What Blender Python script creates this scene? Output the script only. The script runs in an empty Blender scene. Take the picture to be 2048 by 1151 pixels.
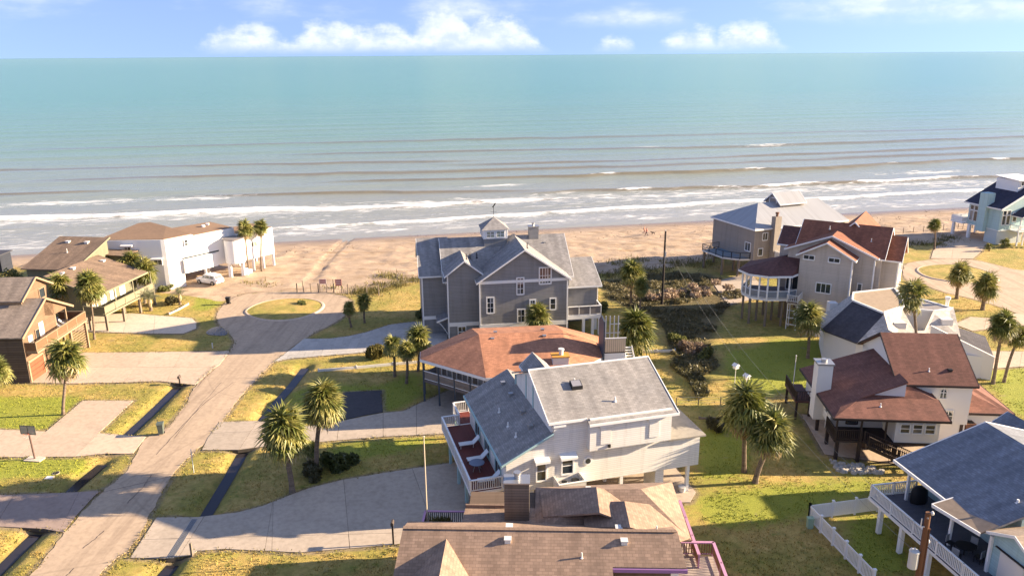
import bpy, bmesh, math, random
import numpy as np
from mathutils import Vector, Matrix
random.seed(7); RNG = np.random.default_rng(7)
R = math.radians
scene = bpy.context.scene
COL = scene.collection

# ------------------------------------------------------------------ camera
FPX, CAMH, ROLL = 1580.0, 35.0, 0.0068
PITCH = math.atan(467 / FPX)
_f = Vector((0, math.cos(PITCH), -math.sin(PITCH)))
_r0 = Vector((1, 0, 0)); _u0 = Vector((0, math.sin(PITCH), math.cos(PITCH)))
_r = _r0 * math.cos(ROLL) - _u0 * math.sin(ROLL)
_u = _u0 * math.cos(ROLL) + _r0 * math.sin(ROLL)
cam_d = bpy.data.cameras.new('camera'); cam = bpy.data.objects.new('camera', cam_d)
COL.objects.link(cam); scene.camera = cam
cam_d.sensor_width = 36; cam_d.lens = FPX / 2048 * 36; cam_d.clip_start = .5; cam_d.clip_end = 80000
mw = Matrix((( _r.x, _u.x, -_f.x, 0), (_r.y, _u.y, -_f.y, 0), (_r.z, _u.z, -_f.z, CAMH), (0, 0, 0, 1)))
cam.matrix_world = mw
scene.render.resolution_x = 1024; scene.render.resolution_y = 575

def G(p, z=0.0):
    """pixel of the 2048 px photograph -> world point on the horizontal plane z"""
    d = _f * FPX + _r * (p[0] - 1024) - _u * (p[1] - 575.5)
    t = (z - CAMH) / d.z
    return Vector((d.x * t, d.y * t, z))
def Zm(x0, y0, s): return lambda x, y: (x0 + x / s, y0 + y / s)
Z1 = Zm(0, 400, 3.385); Z2 = Zm(0, 640, 3.385); Z3 = Zm(0, 811, 3.385); Z8 = Zm(1560, 560, 3.385)
Y1 = Zm(1560, 820, 3.477); Y2 = Zm(400, 560, 3.836); Y3 = Zm(400, 740, 3.836); Y4 = Zm(1180, 440, 3.596)
Y5 = Zm(1280, 640, 3.198); Y8 = Zm(1780, 330, 3.489)
def GP(fn, pts, z=0.0): return [tuple(G(fn(*p), z)[:2]) for p in pts]
def proj_y(X, Y, Z):
    d = Vector((X, Y, Z - CAMH)); return 575.5 - FPX * d.dot(_u) / d.dot(_f)
def height_at(bx, by, ty):
    b = G((bx, by)); lo, hi = 0., 40.
    for _ in range(40):
        m = (lo + hi) / 2
        if proj_y(b.x, b.y, m) > ty: lo = m
        else: hi = m
    return lo

# ------------------------------------------------------------------ light
SUN_AZ, SUN_EL = R(5.8), R(17.2)      # azimuth from +X towards +Y
sun_dir = Vector((math.cos(SUN_EL) * math.cos(SUN_AZ), math.cos(SUN_EL) * math.sin(SUN_AZ), math.sin(SUN_EL)))
sd = bpy.data.lights.new('sun', 'SUN'); so = bpy.data.objects.new('sun', sd); COL.objects.link(so)
sd.energy = 5.0; sd.angle = R(.55); sd.color = (1.0, .80, .56)
so.rotation_euler = sun_dir.to_track_quat('Z', 'Y').to_euler(); so.location = (60, 0, 60)
world = bpy.data.worlds.new('World'); scene.world = world; world.use_nodes = True
def build_world():
    nt = world.node_tree; N = nt.nodes; L = nt.links; N.clear()
    out = N.new('ShaderNodeOutputWorld'); bg = N.new('ShaderNodeBackground'); L.new(bg.outputs[0], out.inputs[0])
    bg.inputs[1].default_value = .09
    sky = N.new('ShaderNodeTexSky'); sky.sky_type = 'NISHITA'; sky.sun_disc = False
    sky.sun_elevation = SUN_EL; sky.sun_rotation = math.pi / 2 - SUN_AZ
    sky.altitude = 300; sky.air_density = 1.0; sky.dust_density = .25; sky.ozone_density = 3.0
    # clouds far over the sea: noise in direction space (azimuth, elevation)
    tc = N.new('ShaderNodeTexCoord'); sep = N.new('ShaderNodeSeparateXYZ'); L.new(tc.outputs['Generated'], sep.inputs[0])
    def m(op, a, b=None, c=None):
        n = N.new('ShaderNodeMath'); n.operation = op
        for i, v in enumerate((a, b, c)):
            if v is None: continue
            if isinstance(v, (int, float)): n.inputs[i].default_value = v
            else: L.new(v, n.inputs[i])
        return n.outputs[0]
    az = m('ARCTAN2', sep.outputs[0], sep.outputs[1]); el = m('ARCSINE', sep.outputs[2])
    azd = m('MULTIPLY', az, 57.2958); eld = m('MULTIPLY', el, 57.2958)
    cmb = N.new('ShaderNodeCombineXYZ'); L.new(m('MULTIPLY', azd, .62), cmb.inputs[0]); L.new(m('MULTIPLY', eld, .95), cmb.inputs[1])
    nz = N.new('ShaderNodeTexNoise'); nz.inputs['Scale'].default_value = 1.0; nz.inputs['Detail'].default_value = 9; nz.inputs['Roughness'].default_value = .58
    L.new(cmb.outputs[0], nz.inputs[0])
    n = m('MULTIPLY', m('SUBTRACT', nz.outputs[0], .5), 2.6)
    # billowing banks: heights of tops over azimuth (cloud sits on the horizon haze)
    def bump(c, w, h):
        t = m('DIVIDE', m('SUBTRACT', azd, c), w)
        return m('MULTIPLY', m('EXPONENT', m('MULTIPLY', m('POWER', m('ABSOLUTE', t), 3.0), -1.0)), h)
    top = None
    for c, w, h in [(-17.6, 3.0, 2.55), (-12.0, 3.2, 2.75), (-8.6, 3.0, 2.5), (-4.6, 2.4, 3.9), (-.8, 2.9, 3.2), (7.2, 1.4, 1.7), (12.4, 2.2, 2.2), (15.9, 2.5, 2.35), (45, 6, 2.0), (-52, 8, 2.4), (75, 9, 3), (110, 14, 4), (160, 20, 5), (-90, 12, 4), (-140, 20, 5)]:
        b = bump(c, w, h); top = b if top is None else m('MAXIMUM', top, b)
    dens = m('SUBTRACT', m('ADD', top, m('MULTIPLY', n, .9)), m('ADD', eld, .35))
    def ss(x, a, b):
        mr = N.new('ShaderNodeMapRange'); mr.interpolation_type = 'SMOOTHSTEP'; L.new(x, mr.inputs[0])
        mr.inputs[1].default_value = a; mr.inputs[2].default_value = b; return mr.outputs[0]
    cum = m('MULTIPLY', ss(dens, -.25, 1.1), ss(eld, -.1, .9))
    # thin high cloud
    cm2 = N.new('ShaderNodeCombineXYZ'); L.new(m('MULTIPLY', azd, .10), cm2.inputs[0]); L.new(m('MULTIPLY', eld, .38), cm2.inputs[1]); cm2.inputs[2].default_value = 3.3
    n2 = N.new('ShaderNodeTexNoise'); n2.inputs['Scale'].default_value = 1.0; n2.inputs['Detail'].default_value = 7; L.new(cm2.outputs[0], n2.inputs[0])
    wisp = m('MULTIPLY', m('MULTIPLY', ss(m('ADD', n2.outputs[0], m('MULTIPLY', ss(azd, 4., 16.), .1)), .5, .78), ss(eld, 1.2, 2.6)), .75)
    cl = m('MAXIMUM', m('MULTIPLY', cum, .78), wisp)
    # clean, haze-free air: the band at the horizon keeps the colour of the sky a little above it
    va = N.new('ShaderNodeVectorMath'); va.operation = 'ADD'; L.new(tc.outputs['Generated'], va.inputs[0]); va.inputs[1].default_value = (0, 0, .32)
    vn = N.new('ShaderNodeVectorMath'); vn.operation = 'NORMALIZE'; L.new(va.outputs[0], vn.inputs[0]); L.new(vn.outputs[0], sky.inputs[0])
    hs = N.new('ShaderNodeHueSaturation'); hs.inputs['Saturation'].default_value = .98; L.new(sky.outputs[0], hs.inputs['Color'])
    tint = N.new('ShaderNodeMixRGB'); tint.blend_type = 'MULTIPLY'; tint.inputs[0].default_value = 1; L.new(hs.outputs[0], tint.inputs[1]); tint.inputs[2].default_value = (1.12, .925, 1.0, 1)
    mx = N.new('ShaderNodeMixRGB'); L.new(cl, mx.inputs[0]); L.new(tint.outputs[0], mx.inputs[1]); cc = N.new('ShaderNodeMixRGB'); L.new(ss(nz.outputs[0], .38, .62), cc.inputs[0]); cc.inputs[1].default_value = (2.4, 2.7, 3.25, 1); cc.inputs[2].default_value = (3.3, 3.4, 3.6, 1); L.new(cc.outputs[0], mx.inputs[2])
    L.new(mx.outputs[0], bg.inputs[0])
build_world()
vs = scene.view_settings; vs.view_transform = 'Standard'; vs.look = 'None'; vs.exposure = 1.98; vs.gamma = 1

# ------------------------------------------------------------------ materials
MATS = {}
def node_mat(name):
    m = bpy.data.materials.new(name); m.use_nodes = True; nt = m.node_tree
    return m, nt, nt.nodes['Principled BSDF']
def mnode(nt, op, a, b=None):
    n = nt.nodes.new('ShaderNodeMath'); n.operation = op
    for i, v in enumerate((a, b)):
        if v is None: continue
        if isinstance(v, (int, float)): n.inputs[i].default_value = v
        else: nt.links.new(v, n.inputs[i])
    return n.outputs[0]
def noise(nt, vec, scale, detail=5, rough=.55):
    n = nt.nodes.new('ShaderNodeTexNoise'); n.inputs['Scale'].default_value = scale; n.inputs['Detail'].default_value = detail; n.inputs['Roughness'].default_value = rough
    if vec is not None: nt.links.new(vec, n.inputs[0])
    return n.outputs[0]
def ramp(nt, fac, stops):
    n = nt.nodes.new('ShaderNodeValToRGB'); e = n.color_ramp.elements
    while len(e) < len(stops): e.new(.5)
    for i, (p, c) in enumerate(stops):
        e[i].position = p; e[i].color = (*c, 1) if len(c) == 3 else c
    nt.links.new(fac, n.inputs[0]); return n.outputs[0]
def mix(nt, fac, a, b, mode='MIX'):
    n = nt.nodes.new('ShaderNodeMixRGB'); n.blend_type = mode
    for i, v in enumerate((fac, a, b)):
        if isinstance(v, (int, float)): n.inputs[i].default_value = v
        elif isinstance(v, tuple): n.inputs[i].default_value = (*v, 1) if len(v) == 3 else v
        else: nt.links.new(v, n.inputs[i])
    return n.outputs[0]
def bump(nt, h, strength, dist=.05):
    b = nt.nodes.new('ShaderNodeBump'); b.inputs['Strength'].default_value = strength; b.inputs['Distance'].default_value = dist
    nt.links.new(h, b.inputs['Height']); return b.outputs[0]
def uv(nt): return nt.nodes.new('ShaderNodeTexCoord').outputs['UV']
def objc(nt): return nt.nodes.new('ShaderNodeTexCoord').outputs['Object']
def scl(c, k): return tuple(min(1, x * k) for x in c)
def M(name, kind, c, rough=.7, var=.12, **kw):
    if name in MATS: return MATS[name]
    m, nt, b = node_mat(name); L = nt.links
    b.inputs['Roughness'].default_value = rough
    b.inputs['Specular IOR Level'].default_value = kw.get('spec', .35)
    big = noise(nt, objc(nt), kw.get('big', .45), 6, .6)
    if kind == 'paint':
        f = noise(nt, objc(nt), 14, 4)
        col = mix(nt, mnode(nt, 'MULTIPLY', f, .5), mix(nt, big, scl(c, 1 - var), scl(c, 1 + var * .6)), scl(c, 1 - var * 1.2))
        L.new(col, b.inputs['Base Color']); L.new(bump(nt, f, .12, .01), b.inputs['Normal'])
        if 'metal' in kw: b.inputs['Metallic'].default_value = kw['metal']
    elif kind == 'shingle':
        br = nt.nodes.new('ShaderNodeTexBrick'); L.new(uv(nt), br.inputs[0])
        br.inputs['Color1'].default_value = (*scl(c, .74), 1); br.inputs['Color2'].default_value = (*scl(c, 1.3), 1); br.inputs['Mortar'].default_value = (*scl(c, .45), 1)
        br.inputs['Scale'].default_value = 1; br.inputs['Mortar Size'].default_value = .012; br.inputs['Mortar Smooth'].default_value = .2
        br.inputs['Brick Width'].default_value = kw.get('bw', .36); br.inputs['Row Height'].default_value = kw.get('rh', .2); br.inputs['Bias'].default_value = -.1
        g = noise(nt, uv(nt), 60, 2)
        st = nt.nodes.new('ShaderNodeMapping'); st.inputs['Scale'].default_value = (1.2, .16, 1); L.new(uv(nt), st.inputs[0])
        streak = noise(nt, st.outputs[0], 1.0, 5)
        col = mix(nt, .45, br.outputs[0], mix(nt, g, scl(c, .6), scl(c, 1.35)))
        col = mix(nt, 1.0, col, ramp(nt, streak, [(.3, (.74, .73, .72)), (.62, (1.08, 1.07, 1.05))]), 'MULTIPLY')
        col = mix(nt, 1.0, col, ramp(nt, big, [(.3, (.84, .84, .85)), (.7, (1.1, 1.08, 1.06))]), 'MULTIPLY')
        L.new(col, b.inputs['Base Color'])
        sx = nt.nodes.new('ShaderNodeSeparateXYZ'); L.new(uv(nt), sx.inputs[0])
        saw = mnode(nt, 'FRACT', mnode(nt, 'DIVIDE', sx.outputs[1], kw.get('rh', .2)))
        h = mnode(nt, 'ADD', mnode(nt, 'MULTIPLY', saw, -.6), mnode(nt, 'ADD', br.outputs[1], mnode(nt, 'MULTIPLY', g, .5)))
        h = mnode(nt, 'MULTIPLY', h, -1.0) if False else h
        L.new(bump(nt, h, -.55, .02), b.inputs['Normal'])
    elif kind == 'siding':
        sx = nt.nodes.new('ShaderNodeSeparateXYZ'); L.new(uv(nt), sx.inputs[0])
        rh = kw.get('rh', .2)
        q = mnode(nt, 'DIVIDE', sx.outputs[kw.get('ax', 1)], rh)
        saw = mnode(nt, 'FRACT', q)
        row = nt.nodes.new('ShaderNodeTexWhiteNoise'); row.noise_dimensions = '1D'; L.new(mnode(nt, 'FLOOR', q), row.inputs['W'])
        stm = nt.nodes.new('ShaderNodeMapping'); stm.inputs['Scale'].default_value = (1, 6, 1) if kw.get('ax', 1) == 1 else (6, 1, 1); L.new(uv(nt), stm.inputs[0])
        grain = noise(nt, stm.outputs[0], 1.6, 6)
        col = mix(nt, row.outputs[0], scl(c, 1 - var), scl(c, 1 + var))
        col = mix(nt, mnode(nt, 'MULTIPLY', grain, kw.get('gr', .5)), col, scl(c, .62))
        dr = nt.nodes.new('ShaderNodeMapping'); dr.inputs['Scale'].default_value = (1.6, .13, 1); L.new(uv(nt), dr.inputs[0])
        drip = noise(nt, dr.outputs[0], 1.0, 6, .65)
        col = mix(nt, 1., col, ramp(nt, drip, [(.28, (.8, .79, .77)), (.5, (1., 1., 1.)), (.75, (1.05, 1.05, 1.05))]), 'MULTIPLY')
        line = ramp(nt, saw, [(0.0, (kw.get('ln', .5),) * 3), (.1, (kw.get('ln', .5),) * 3), (.2, (1, 1, 1)), (1, (1, 1, 1))])  # dark lap line: board-edge shadow, and the joints, put into the colour
        col = mix(nt, 1.0, col, line, 'MULTIPLY')
        L.new(col, b.inputs['Base Color']); L.new(bump(nt, saw, -.5, .025), b.inputs['Normal'])
    elif kind == 'concrete':
        f = noise(nt, objc(nt), 2.2, 8, .65); g = noise(nt, objc(nt), 40, 3)
        col = mix(nt, big, scl(c, 1 - var * 1.6), scl(c, 1 + var))
        col = mix(nt, 1., col, ramp(nt, f, [(.3, (.8, .79, .78)), (.55, (1, 1, 1)), (.8, (1.08, 1.07, 1.05))]), 'MULTIPLY')
        stn = noise(nt, objc(nt), .9, 5, .7)
        col = mix(nt, ramp(nt, stn, [(.58, (0, 0, 0)), (.75, (.55, .55, .55))]), col, scl(c, .62))
        if kw.get('track'):
            tm = nt.nodes.new('ShaderNodeMapping'); tm.inputs['Scale'].default_value = (1.1, .045, 1); L.new(objc(nt), tm.inputs[0])
            trk = noise(nt, tm.outputs[0], 1.0, 6, .6)
            col = mix(nt, 1., col, ramp(nt, trk, [(.32, (.74, .72, .71)), (.5, (1, 1, 1)), (.7, (1.1, 1.09, 1.07))]), 'MULTIPLY')
        oil = noise(nt, objc(nt), .33, 7, .7)
        col = mix(nt, ramp(nt, oil, [(.56, (0, 0, 0)), (.7, (.5, .5, .5))]), col, scl(c, .55))
        spk = noise(nt, objc(nt), 5.5, 5, .8); col = mix(nt, ramp(nt, spk, [(.64, (0, 0, 0)), (.74, (.45, .45, .45))]), col, scl(c, .4))
        if kw.get('crack'):
            vo = nt.nodes.new('ShaderNodeTexVoronoi'); vo.feature = 'DISTANCE_TO_EDGE'; vo.inputs['Scale'].default_value = .11
            wv = mix(nt, .35, objc(nt), nt.nodes.new('ShaderNodeTexNoise').outputs[1]); L.new(wv, vo.inputs[0])
            col = mix(nt, ramp(nt, vo.outputs[0], [(0, (.3,) * 3), (.004, (.25,) * 3), (.008, (0, 0, 0))]), col, scl(c, .45))
        col = mix(nt, mnode(nt, 'MULTIPLY', g, .25), col, scl(c, .6))
        col = mix(nt, 1., col, ramp(nt, nt.nodes.new('ShaderNodeObjectInfo').outputs['Random'], [(0, (.9, .9, .9)), (1, (1.07, 1.06, 1.05))]), 'MULTIPLY')
        L.new(col, b.inputs['Base Color']); L.new(bump(nt, g, .25, .01), b.inputs['Normal'])
    elif kind == 'glass':
        b.inputs['Metallic'].default_value = 0; b.inputs['Specular IOR Level'].default_value = .8
        rnd = nt.nodes.new('ShaderNodeObjectInfo').outputs['Random']; L.new(mix(nt, ramp(nt, rnd, [(.62, (0, 0, 0)), (.66, (.5, .5, .5)), (.85, (.3, .3, .3)), (.9, (.85, .85, .85))]), mix(nt, big, scl(c, .6), scl(c, 1.4)), (.22, .23, .23)), b.inputs['Base Color'])
    elif kind == 'flat':
        L.new(mix(nt, big, scl(c, 1 - var), scl(c, 1 + var)), b.inputs['Base Color'])
        if 'metal' in kw: b.inputs['Metallic'].default_value = kw['metal']
    MATS[name] = m
    return m

WHITE = M('white_trim', 'paint', (.78, .77, .74), .5, .05)
OFFW = M('offwhite_wood', 'paint', (.66, .64, .6), .55, .1)
GLASS = M('window_glass', 'glass', (.03, .038, .045), .06)
CURTAIN = M('curtain_pane', 'glass', (.2, .2, .19), .12)
POSTW = M('weathered_post', 'siding', (.25, .2, .15), .85, .2, rh=.4, ax=0, ln=.9)
DARKW = M('dark_stained_wood', 'paint', (.045, .03, .026), .6, .2)
STEEL = M('galvanised', 'paint', (.42, .42, .42), .4, .15, metal=.7)
BLACK = M('black_plastic', 'paint', (.015, .015, .017), .5, .2)
CONC = M('pale_concrete', 'concrete', (.58, .45, .33), .9, .12)
CONC2 = M('grey_concrete', 'concrete', (.47, .39, .305), .9, .15)
CONC3 = M('bright_concrete', 'concrete', (.66, .55, .43), .9, .1)
PAVER = M('grey_paver', 'concrete', (.48, .45, .41), .9, .1)
ASPH = M('dark_asphalt', 'concrete', (.07, .065, .07), .9, .2)
ROADM = M('worn_road', 'concrete', (.53, .40, .28), .92, .12, crack=1, track=1)

# ------------------------------------------------------------------ mesh builder
class MB:
    def __init__(s): s.v = []; s.f = []; s.m = []
    def poly(s, pts, mi=0):
        i = len(s.v); s.v += [tuple(p) for p in pts]; s.f.append(tuple(range(i, i + len(pts)))); s.m.append(mi); return s
    def extrude(s, pts, vec, mi=0):
        n = len(pts); i = len(s.v); vec = Vector(vec)
        pts = [Vector(p) for p in pts]
        nrm = Vector((0, 0, 0))
        for a in range(n): nrm += pts[a].cross(pts[(a + 1) % n])
        if nrm.dot(vec) > 0: pts = pts[::-1]
        s.v += [tuple(p) for p in pts] + [tuple(p + vec) for p in pts]
        s.f.append(tuple(range(i, i + n))); s.m.append(mi)
        s.f.append(tuple(range(i + 2 * n - 1, i + n - 1, -1))); s.m.append(mi)
        for a in range(n):
            b = (a + 1) % n; s.f.append((i + b, i + a, i + n + a, i + n + b)); s.m.append(mi)
        return s
    def box(s, x0, x1, y0, y1, z0, z1, mi=0):
        return s.extrude([(x0, y0, z0), (x1, y0, z0), (x1, y1, z0), (x0, y1, z0)], (0, 0, z1 - z0), mi)
    def prism(s, pts, z0, z1, mi=0): return s.extrude([(p[0], p[1], z0) for p in pts], (0, 0, z1 - z0), mi)
    def slab(s, pts, t=.16, mi=0): return s.extrude(pts, (0, 0, t), mi)
    def beam(s, a, b, w, h=None, mi=0):
        a = Vector(a); b = Vector(b); h = h or w; d = (b - a)
        if d.length < 1e-5: return s
        d.normalize(); up = Vector((0, 0, 1)) if abs(d.z) < .95 else Vector((0, 1, 0))
        x = d.cross(up).normalized() * w / 2; y = x.cross(d).normalized() * h / 2
        return s.extrude([a - x - y, a + x - y, a + x + y, a - x + y], b - a, mi)
    def tube(s, pts, rs, n=8, mi=0, cap=True):
        pts = [Vector(p) for p in pts]; i0 = len(s.v)
        if isinstance(rs, (int, float)): rs = [rs] * len(pts)
        for k, p in enumerate(pts):
            d = (pts[min(k + 1, len(pts) - 1)] - pts[max(k - 1, 0)]).normalized()
            up = Vector((0, 0, 1)) if abs(d.z) < .9 else Vector((0, 1, 0))
            x = d.cross(up).normalized(); y = x.cross(d).normalized()
            for j in range(n):
                a = 2 * math.pi * j / n; s.v.append(tuple(p + (x * math.cos(a) + y * math.sin(a)) * rs[k]))
        for k in range(len(pts) - 1):
            for j in range(n):
                a = i0 + k * n + j; b = i0 + k * n + (j + 1) % n
                s.f.append((a, b, b + n, a + n)); s.m.append(mi)
        if cap:
            s.f.append(tuple(i0 + j for j in range(n))[::-1]); s.m.append(mi)
            s.f.append(tuple(i0 + (len(pts) - 1) * n + j for j in range(n))); s.m.append(mi)
        return s
    def lathe(s, prof, n=16, c=(0, 0), mi=0):
        return s.tube([(c[0], c[1], z) for r, z in prof], [r for r, z in prof], n, mi)
    def mesh(s, name, mats, smooth=False):
        me = bpy.data.meshes.new(name); me.from_pydata(s.v, [], s.f)
        for m in (mats if isinstance(mats, (list, tuple)) else [mats]): me.materials.append(m)
        if any(s.m): me.polygons.foreach_set('material_index', s.m)
        auto_uv(me)
        if smooth: me.polygons.foreach_set('use_smooth', [True] * len(me.polygons))
        me.update(); return me
    def build(s, name, mats, parent=None, loc=(0, 0, 0), rotz=0, smooth=False):
        return obj(name, s.mesh(name, mats, smooth), parent, loc, rotz)
def auto_uv(me):
    l = me.uv_layers.new(name='UVMap'); data = np.zeros((len(me.loops), 2), np.float32)
    V = [v.co for v in me.vertices]
    for p in me.polygons:
        n = p.normal
        if abs(n.z) > .9999 or n.length < .5: ax = Vector((1, 0, 0)); ay = Vector((0, 1, 0))
        else: ax = Vector((0, 0, 1)).cross(n).normalized(); ay = n.cross(ax)
        for li in p.loop_indices:
            c = V[me.loops[li].vertex_index]; data[li] = (c.dot(ax), c.dot(ay))
    l.data.foreach_set('uv', data.ravel())
def obj(name, me, parent=None, loc=(0, 0, 0), rotz=0, rot=None):
    o = bpy.data.objects.new(name, me); COL.objects.link(o); o.location = loc
    o.rotation_euler = rot if rot else (0, 0, rotz)
    if parent: o.parent = parent
    return o
def tag(o, label=None, cat=None, group=None, kind=None):
    if label: o['label'] = label
    if cat: o['category'] = cat
    if group: o['group'] = group
    if kind: o['kind'] = kind
    return o
def thing(name, label, cat, loc=(0, 0, 0), rotz=0, group=None):
    o = obj(name, None, None, loc, rotz); o.empty_display_size = .5
    return tag(o, label, cat, group)
def house(name, label, x, y, deg, cat='house'): return thing(name, label, cat, (x, y, 0), R(deg))

# ------------------------------------------------------------------ house pieces
def window(p, c, face, w, h, nx=2, ny=2, frame=WHITE, glass=GLASS, trim=.1, name='window', depth=.09, arch=False):
    """framed window on a wall; c = centre on the wall (local), face = direction its outside faces (degrees)"""
    mb = MB(); W, H = w / 2, h / 2; d = depth
    for x0, x1, z0, z1 in ((-W - trim, -W, -H - trim, H + trim), (W, W + trim, -H - trim, H + trim), (-W, W, H, H + trim), (-W, W, -H - trim * 1.3, -H)):
        mb.box(x0, x1, -d, .02, z0, z1)
    for i in range(1, nx): x = -W + w * i / nx; mb.box(x - .03, x + .03, -d * .7, -.012, -H, H)
    for j in range(1, ny): z = -H + h * j / ny; mb.box(-W, W, -d * .68, -.014, z - .03, z + .03)
    o = mb.build(name, frame, p, c, R(face + 90))
    for i in range(nx):
        for j in range(ny):
            g = .035; a = -W + w * i / nx + g; b = -W + w * (i + 1) / nx - g; e = -H + h * j / ny + g; f = -H + h * (j + 1) / ny - g
            if arch and j == ny - 1:
                pm = MB(); cx = 0; rr = W - g
                pts = [(cx + rr * math.cos(t), -.03, e + (rr) * math.sin(t)) for t in np.linspace(0, math.pi, 9)]
                if i == 0: pm.extrude(pts, (0, .02, 0)).build('pane', glass, o)
            else: MB().box(a, b, -.035, -.005, e, f).build('pane', glass, o)
    return o
def awning(p, c, face, w, d=.5, m=WHITE):
    mb = MB(); mb.extrude([(-w / 2, 0, .35), (-w / 2, -d, .2), (-w / 2, -d, 0), (-w / 2, 0, .1)], (w, 0, 0))
    return mb.build('awning', m, p, c, R(face + 90))
_balu = {}
def baluster_mesh(h, w, m):
    k = (round(h, 2), w, m.name)
    if k not in _balu: _balu[k] = MB().box(-w / 2, w / 2, -w / 2, w / 2, 0, h).mesh('baluster', m)
    return _balu[k]
def railing(p, path, z, h=1.0, m=WHITE, bm=None, sp=.16, posts=2.2, bw=.04, style='baluster', rw=.11, pm=None, z2=None, name='railing', lvl=None):
    mb = MB(); bm = bm or m; pm = pm or m
    P = [Vector((*q, z if z2 is None else z + (z2 - z) * i / (len(path) - 1))) for i, q in enumerate(path)]
    for a, b in zip(P, P[1:]):
        up = Vector((0, 0, h)); mb.beam(a + up, b + up, rw, .07); 
        if style != 'panel': mb.beam(a + Vector((0, 0, .12)), b + Vector((0, 0, .12)), .05, .06)
    for a, b in zip(P, P[1:]):
        n = max(1, round((b - a).length / posts))
        for k in range(n + (1 if b is P[-1] else 0)):
            q = a.lerp(b, k / n); mb.box(q.x - .05, q.x + .05, q.y - .05, q.y + .05, q.z - .1, q.z + h + .035)
    o = mb.build(name, m, p)
    for a, b in zip(P, P[1:]):
        L = (b - a).length
        if style == 'baluster':
            n = max(1, int(L / sp)); me = baluster_mesh(h - .18, bw, bm); ang = math.atan2((b - a).y, (b - a).x)
            for k in range(n):
                q = a.lerp(b, (k + .5) / n); obj('baluster', me, o, (q.x, q.y, q.z + .15), ang)
        elif style in ('glass', 'panel'):
            n = max(1, round(L / posts))
            for k in range(n):
                q0 = a.lerp(b, (k + .04) / n); q1 = a.lerp(b, (k + .96) / n)
                MB().beam(q0 + Vector((0, 0, h * .52)), q1 + Vector((0, 0, h * .52)), .03, h * .8).build('panel', bm, o)
        elif style == 'rails':
            for k in range(1, 4):
                MB().beam(a + Vector((0, 0, h * k / 4)), b + Vector((0, 0, h * k / 4)), .035, .06).build('rail', bm, o)
    return o
def posts(p, pts, z0, z1, w=.2, m=WHITE, name='post'):
    me = MB().box(-w / 2, w / 2, -w / 2, w / 2, 0, z1 - z0).mesh(name, m)
    return [obj(name, me, p, (q[0], q[1], z0)) for q in pts]
def gable(p, u0, u1, v0, v1, z0, ze, zr, axis, wm, rm, tm=WHITE, over=.35, t=.16, c=None, name='wall', ends=True, pt=.2):
    """gabled volume: walls + roof + bargeboards. axis 'v': ridge runs along v; 'u': along u"""
    if axis == 'v':
        c = (u0 + u1) / 2 if c is None else c
        q = lambda a, b, z: (a, b, z); a0, a1, b0, b1 = u0, u1, v0, v1
    else:
        c = (v0 + v1) / 2 if c is None else c
        q = lambda a, b, z: (b, a, z); a0, a1, b0, b1 = v0, v1, u0, u1
    wall = MB().extrude([q(a0, b0, z0), q(a1, b0, z0), q(a1, b0, ze), q(c, b0, zr), q(a0, b0, ze)], Vector(q(0, b1 - b0, 0))).build(name, wm, p)
    s0 = (zr - ze) / (c - a0); s1 = (zr - ze) / (a1 - c); o = over; e = .02
    mb = MB(); B0, B1 = b0 - o, b1 + o
    mb.slab([q(c, B0, zr + e), q(c, B1, zr + e), q(a0 - o, B1, ze - o * s0 + e), q(a0 - o, B0, ze - o * s0 + e)], t)
    mb.slab([q(c, B0, zr + e), q(c, B1, zr + e), q(a1 + o, B1, ze - o * s1 + e), q(a1 + o, B0, ze - o * s1 + e)], t)
    roof = mb.build('roof', rm, p)
    tr = MB()
    for B in ((B0, B1) if ends else (B0,)):
        sg = -1 if B == B0 else 1
        for a, zz in ((a0 - o, ze - o * s0), (a1 + o, ze - o * s1)):
            tr.extrude([q(c, B, zr + e + t + .01), q(a, B, zz + e + t + .01), q(a, B, zz + e + t - pt), q(c, B, zr + e + t - pt)], Vector(q(0, sg * .05, 0)))
    for a, zz, sg in ((a0 - o, ze - o * s0, -1), (a1 + o, ze - o * s1, 1)):
        tr.extrude([q(a, B0, zz + e + t * .9), q(a, B1, zz + e + t * .9), q(a, B1, zz + e - .04), q(a, B0, zz + e - .04)], Vector(q(sg * .05, 0, 0)))
    tr.build('trim', tm, roof)
    return wall, roof
def vents(p, pts, m=None, s=.32, h=.22, name='roof_vent'):
    m = m or STEEL
    me = MB().box(-s / 2, s / 2, -s / 2, s / 2, -.1, h).box(-s * .62, s * .62, -s * .62, s * .62, h, h + .05).mesh(name, m)
    for q in pts: obj(name, me, p, q)
def pipes(p, pts, m=None, h=.55, r=.05):
    m = m or OFFW
    me = MB().lathe([(r * 2.2, -.12), (r * 2.2, .05), (r, .07), (r, h)], 8).mesh('vent_pipe', m)
    for q in pts: obj('vent_pipe', me, p, q)
def stairs(p, a, b, z0, z1, w=1.1, m=POSTW, n=None):
    a = Vector((*a, z0)); b = Vector((*b, z1)); d = (b - a); hd = Vector((d.x, d.y, 0)).normalized(); s = Vector((-hd.y, hd.x, 0))
    mb = MB()
    for k in (-1, 1): mb.beam(a + s * k * w / 2, b + s * k * w / 2, .06, .28)
    o = mb.build('stairs', m, p); n = n or max(3, round((z1 - z0) / .19))
    for i in range(n):
        q = a.lerp(b, (i + .5) / n); e = s * (w / 2 - .03)
        MB().extrude([q - e - hd * .14, q + e - hd * .14, q + e + hd * .14, q - e + hd * .14], (0, 0, .045)).build('tread', m, o)
    return o
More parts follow.
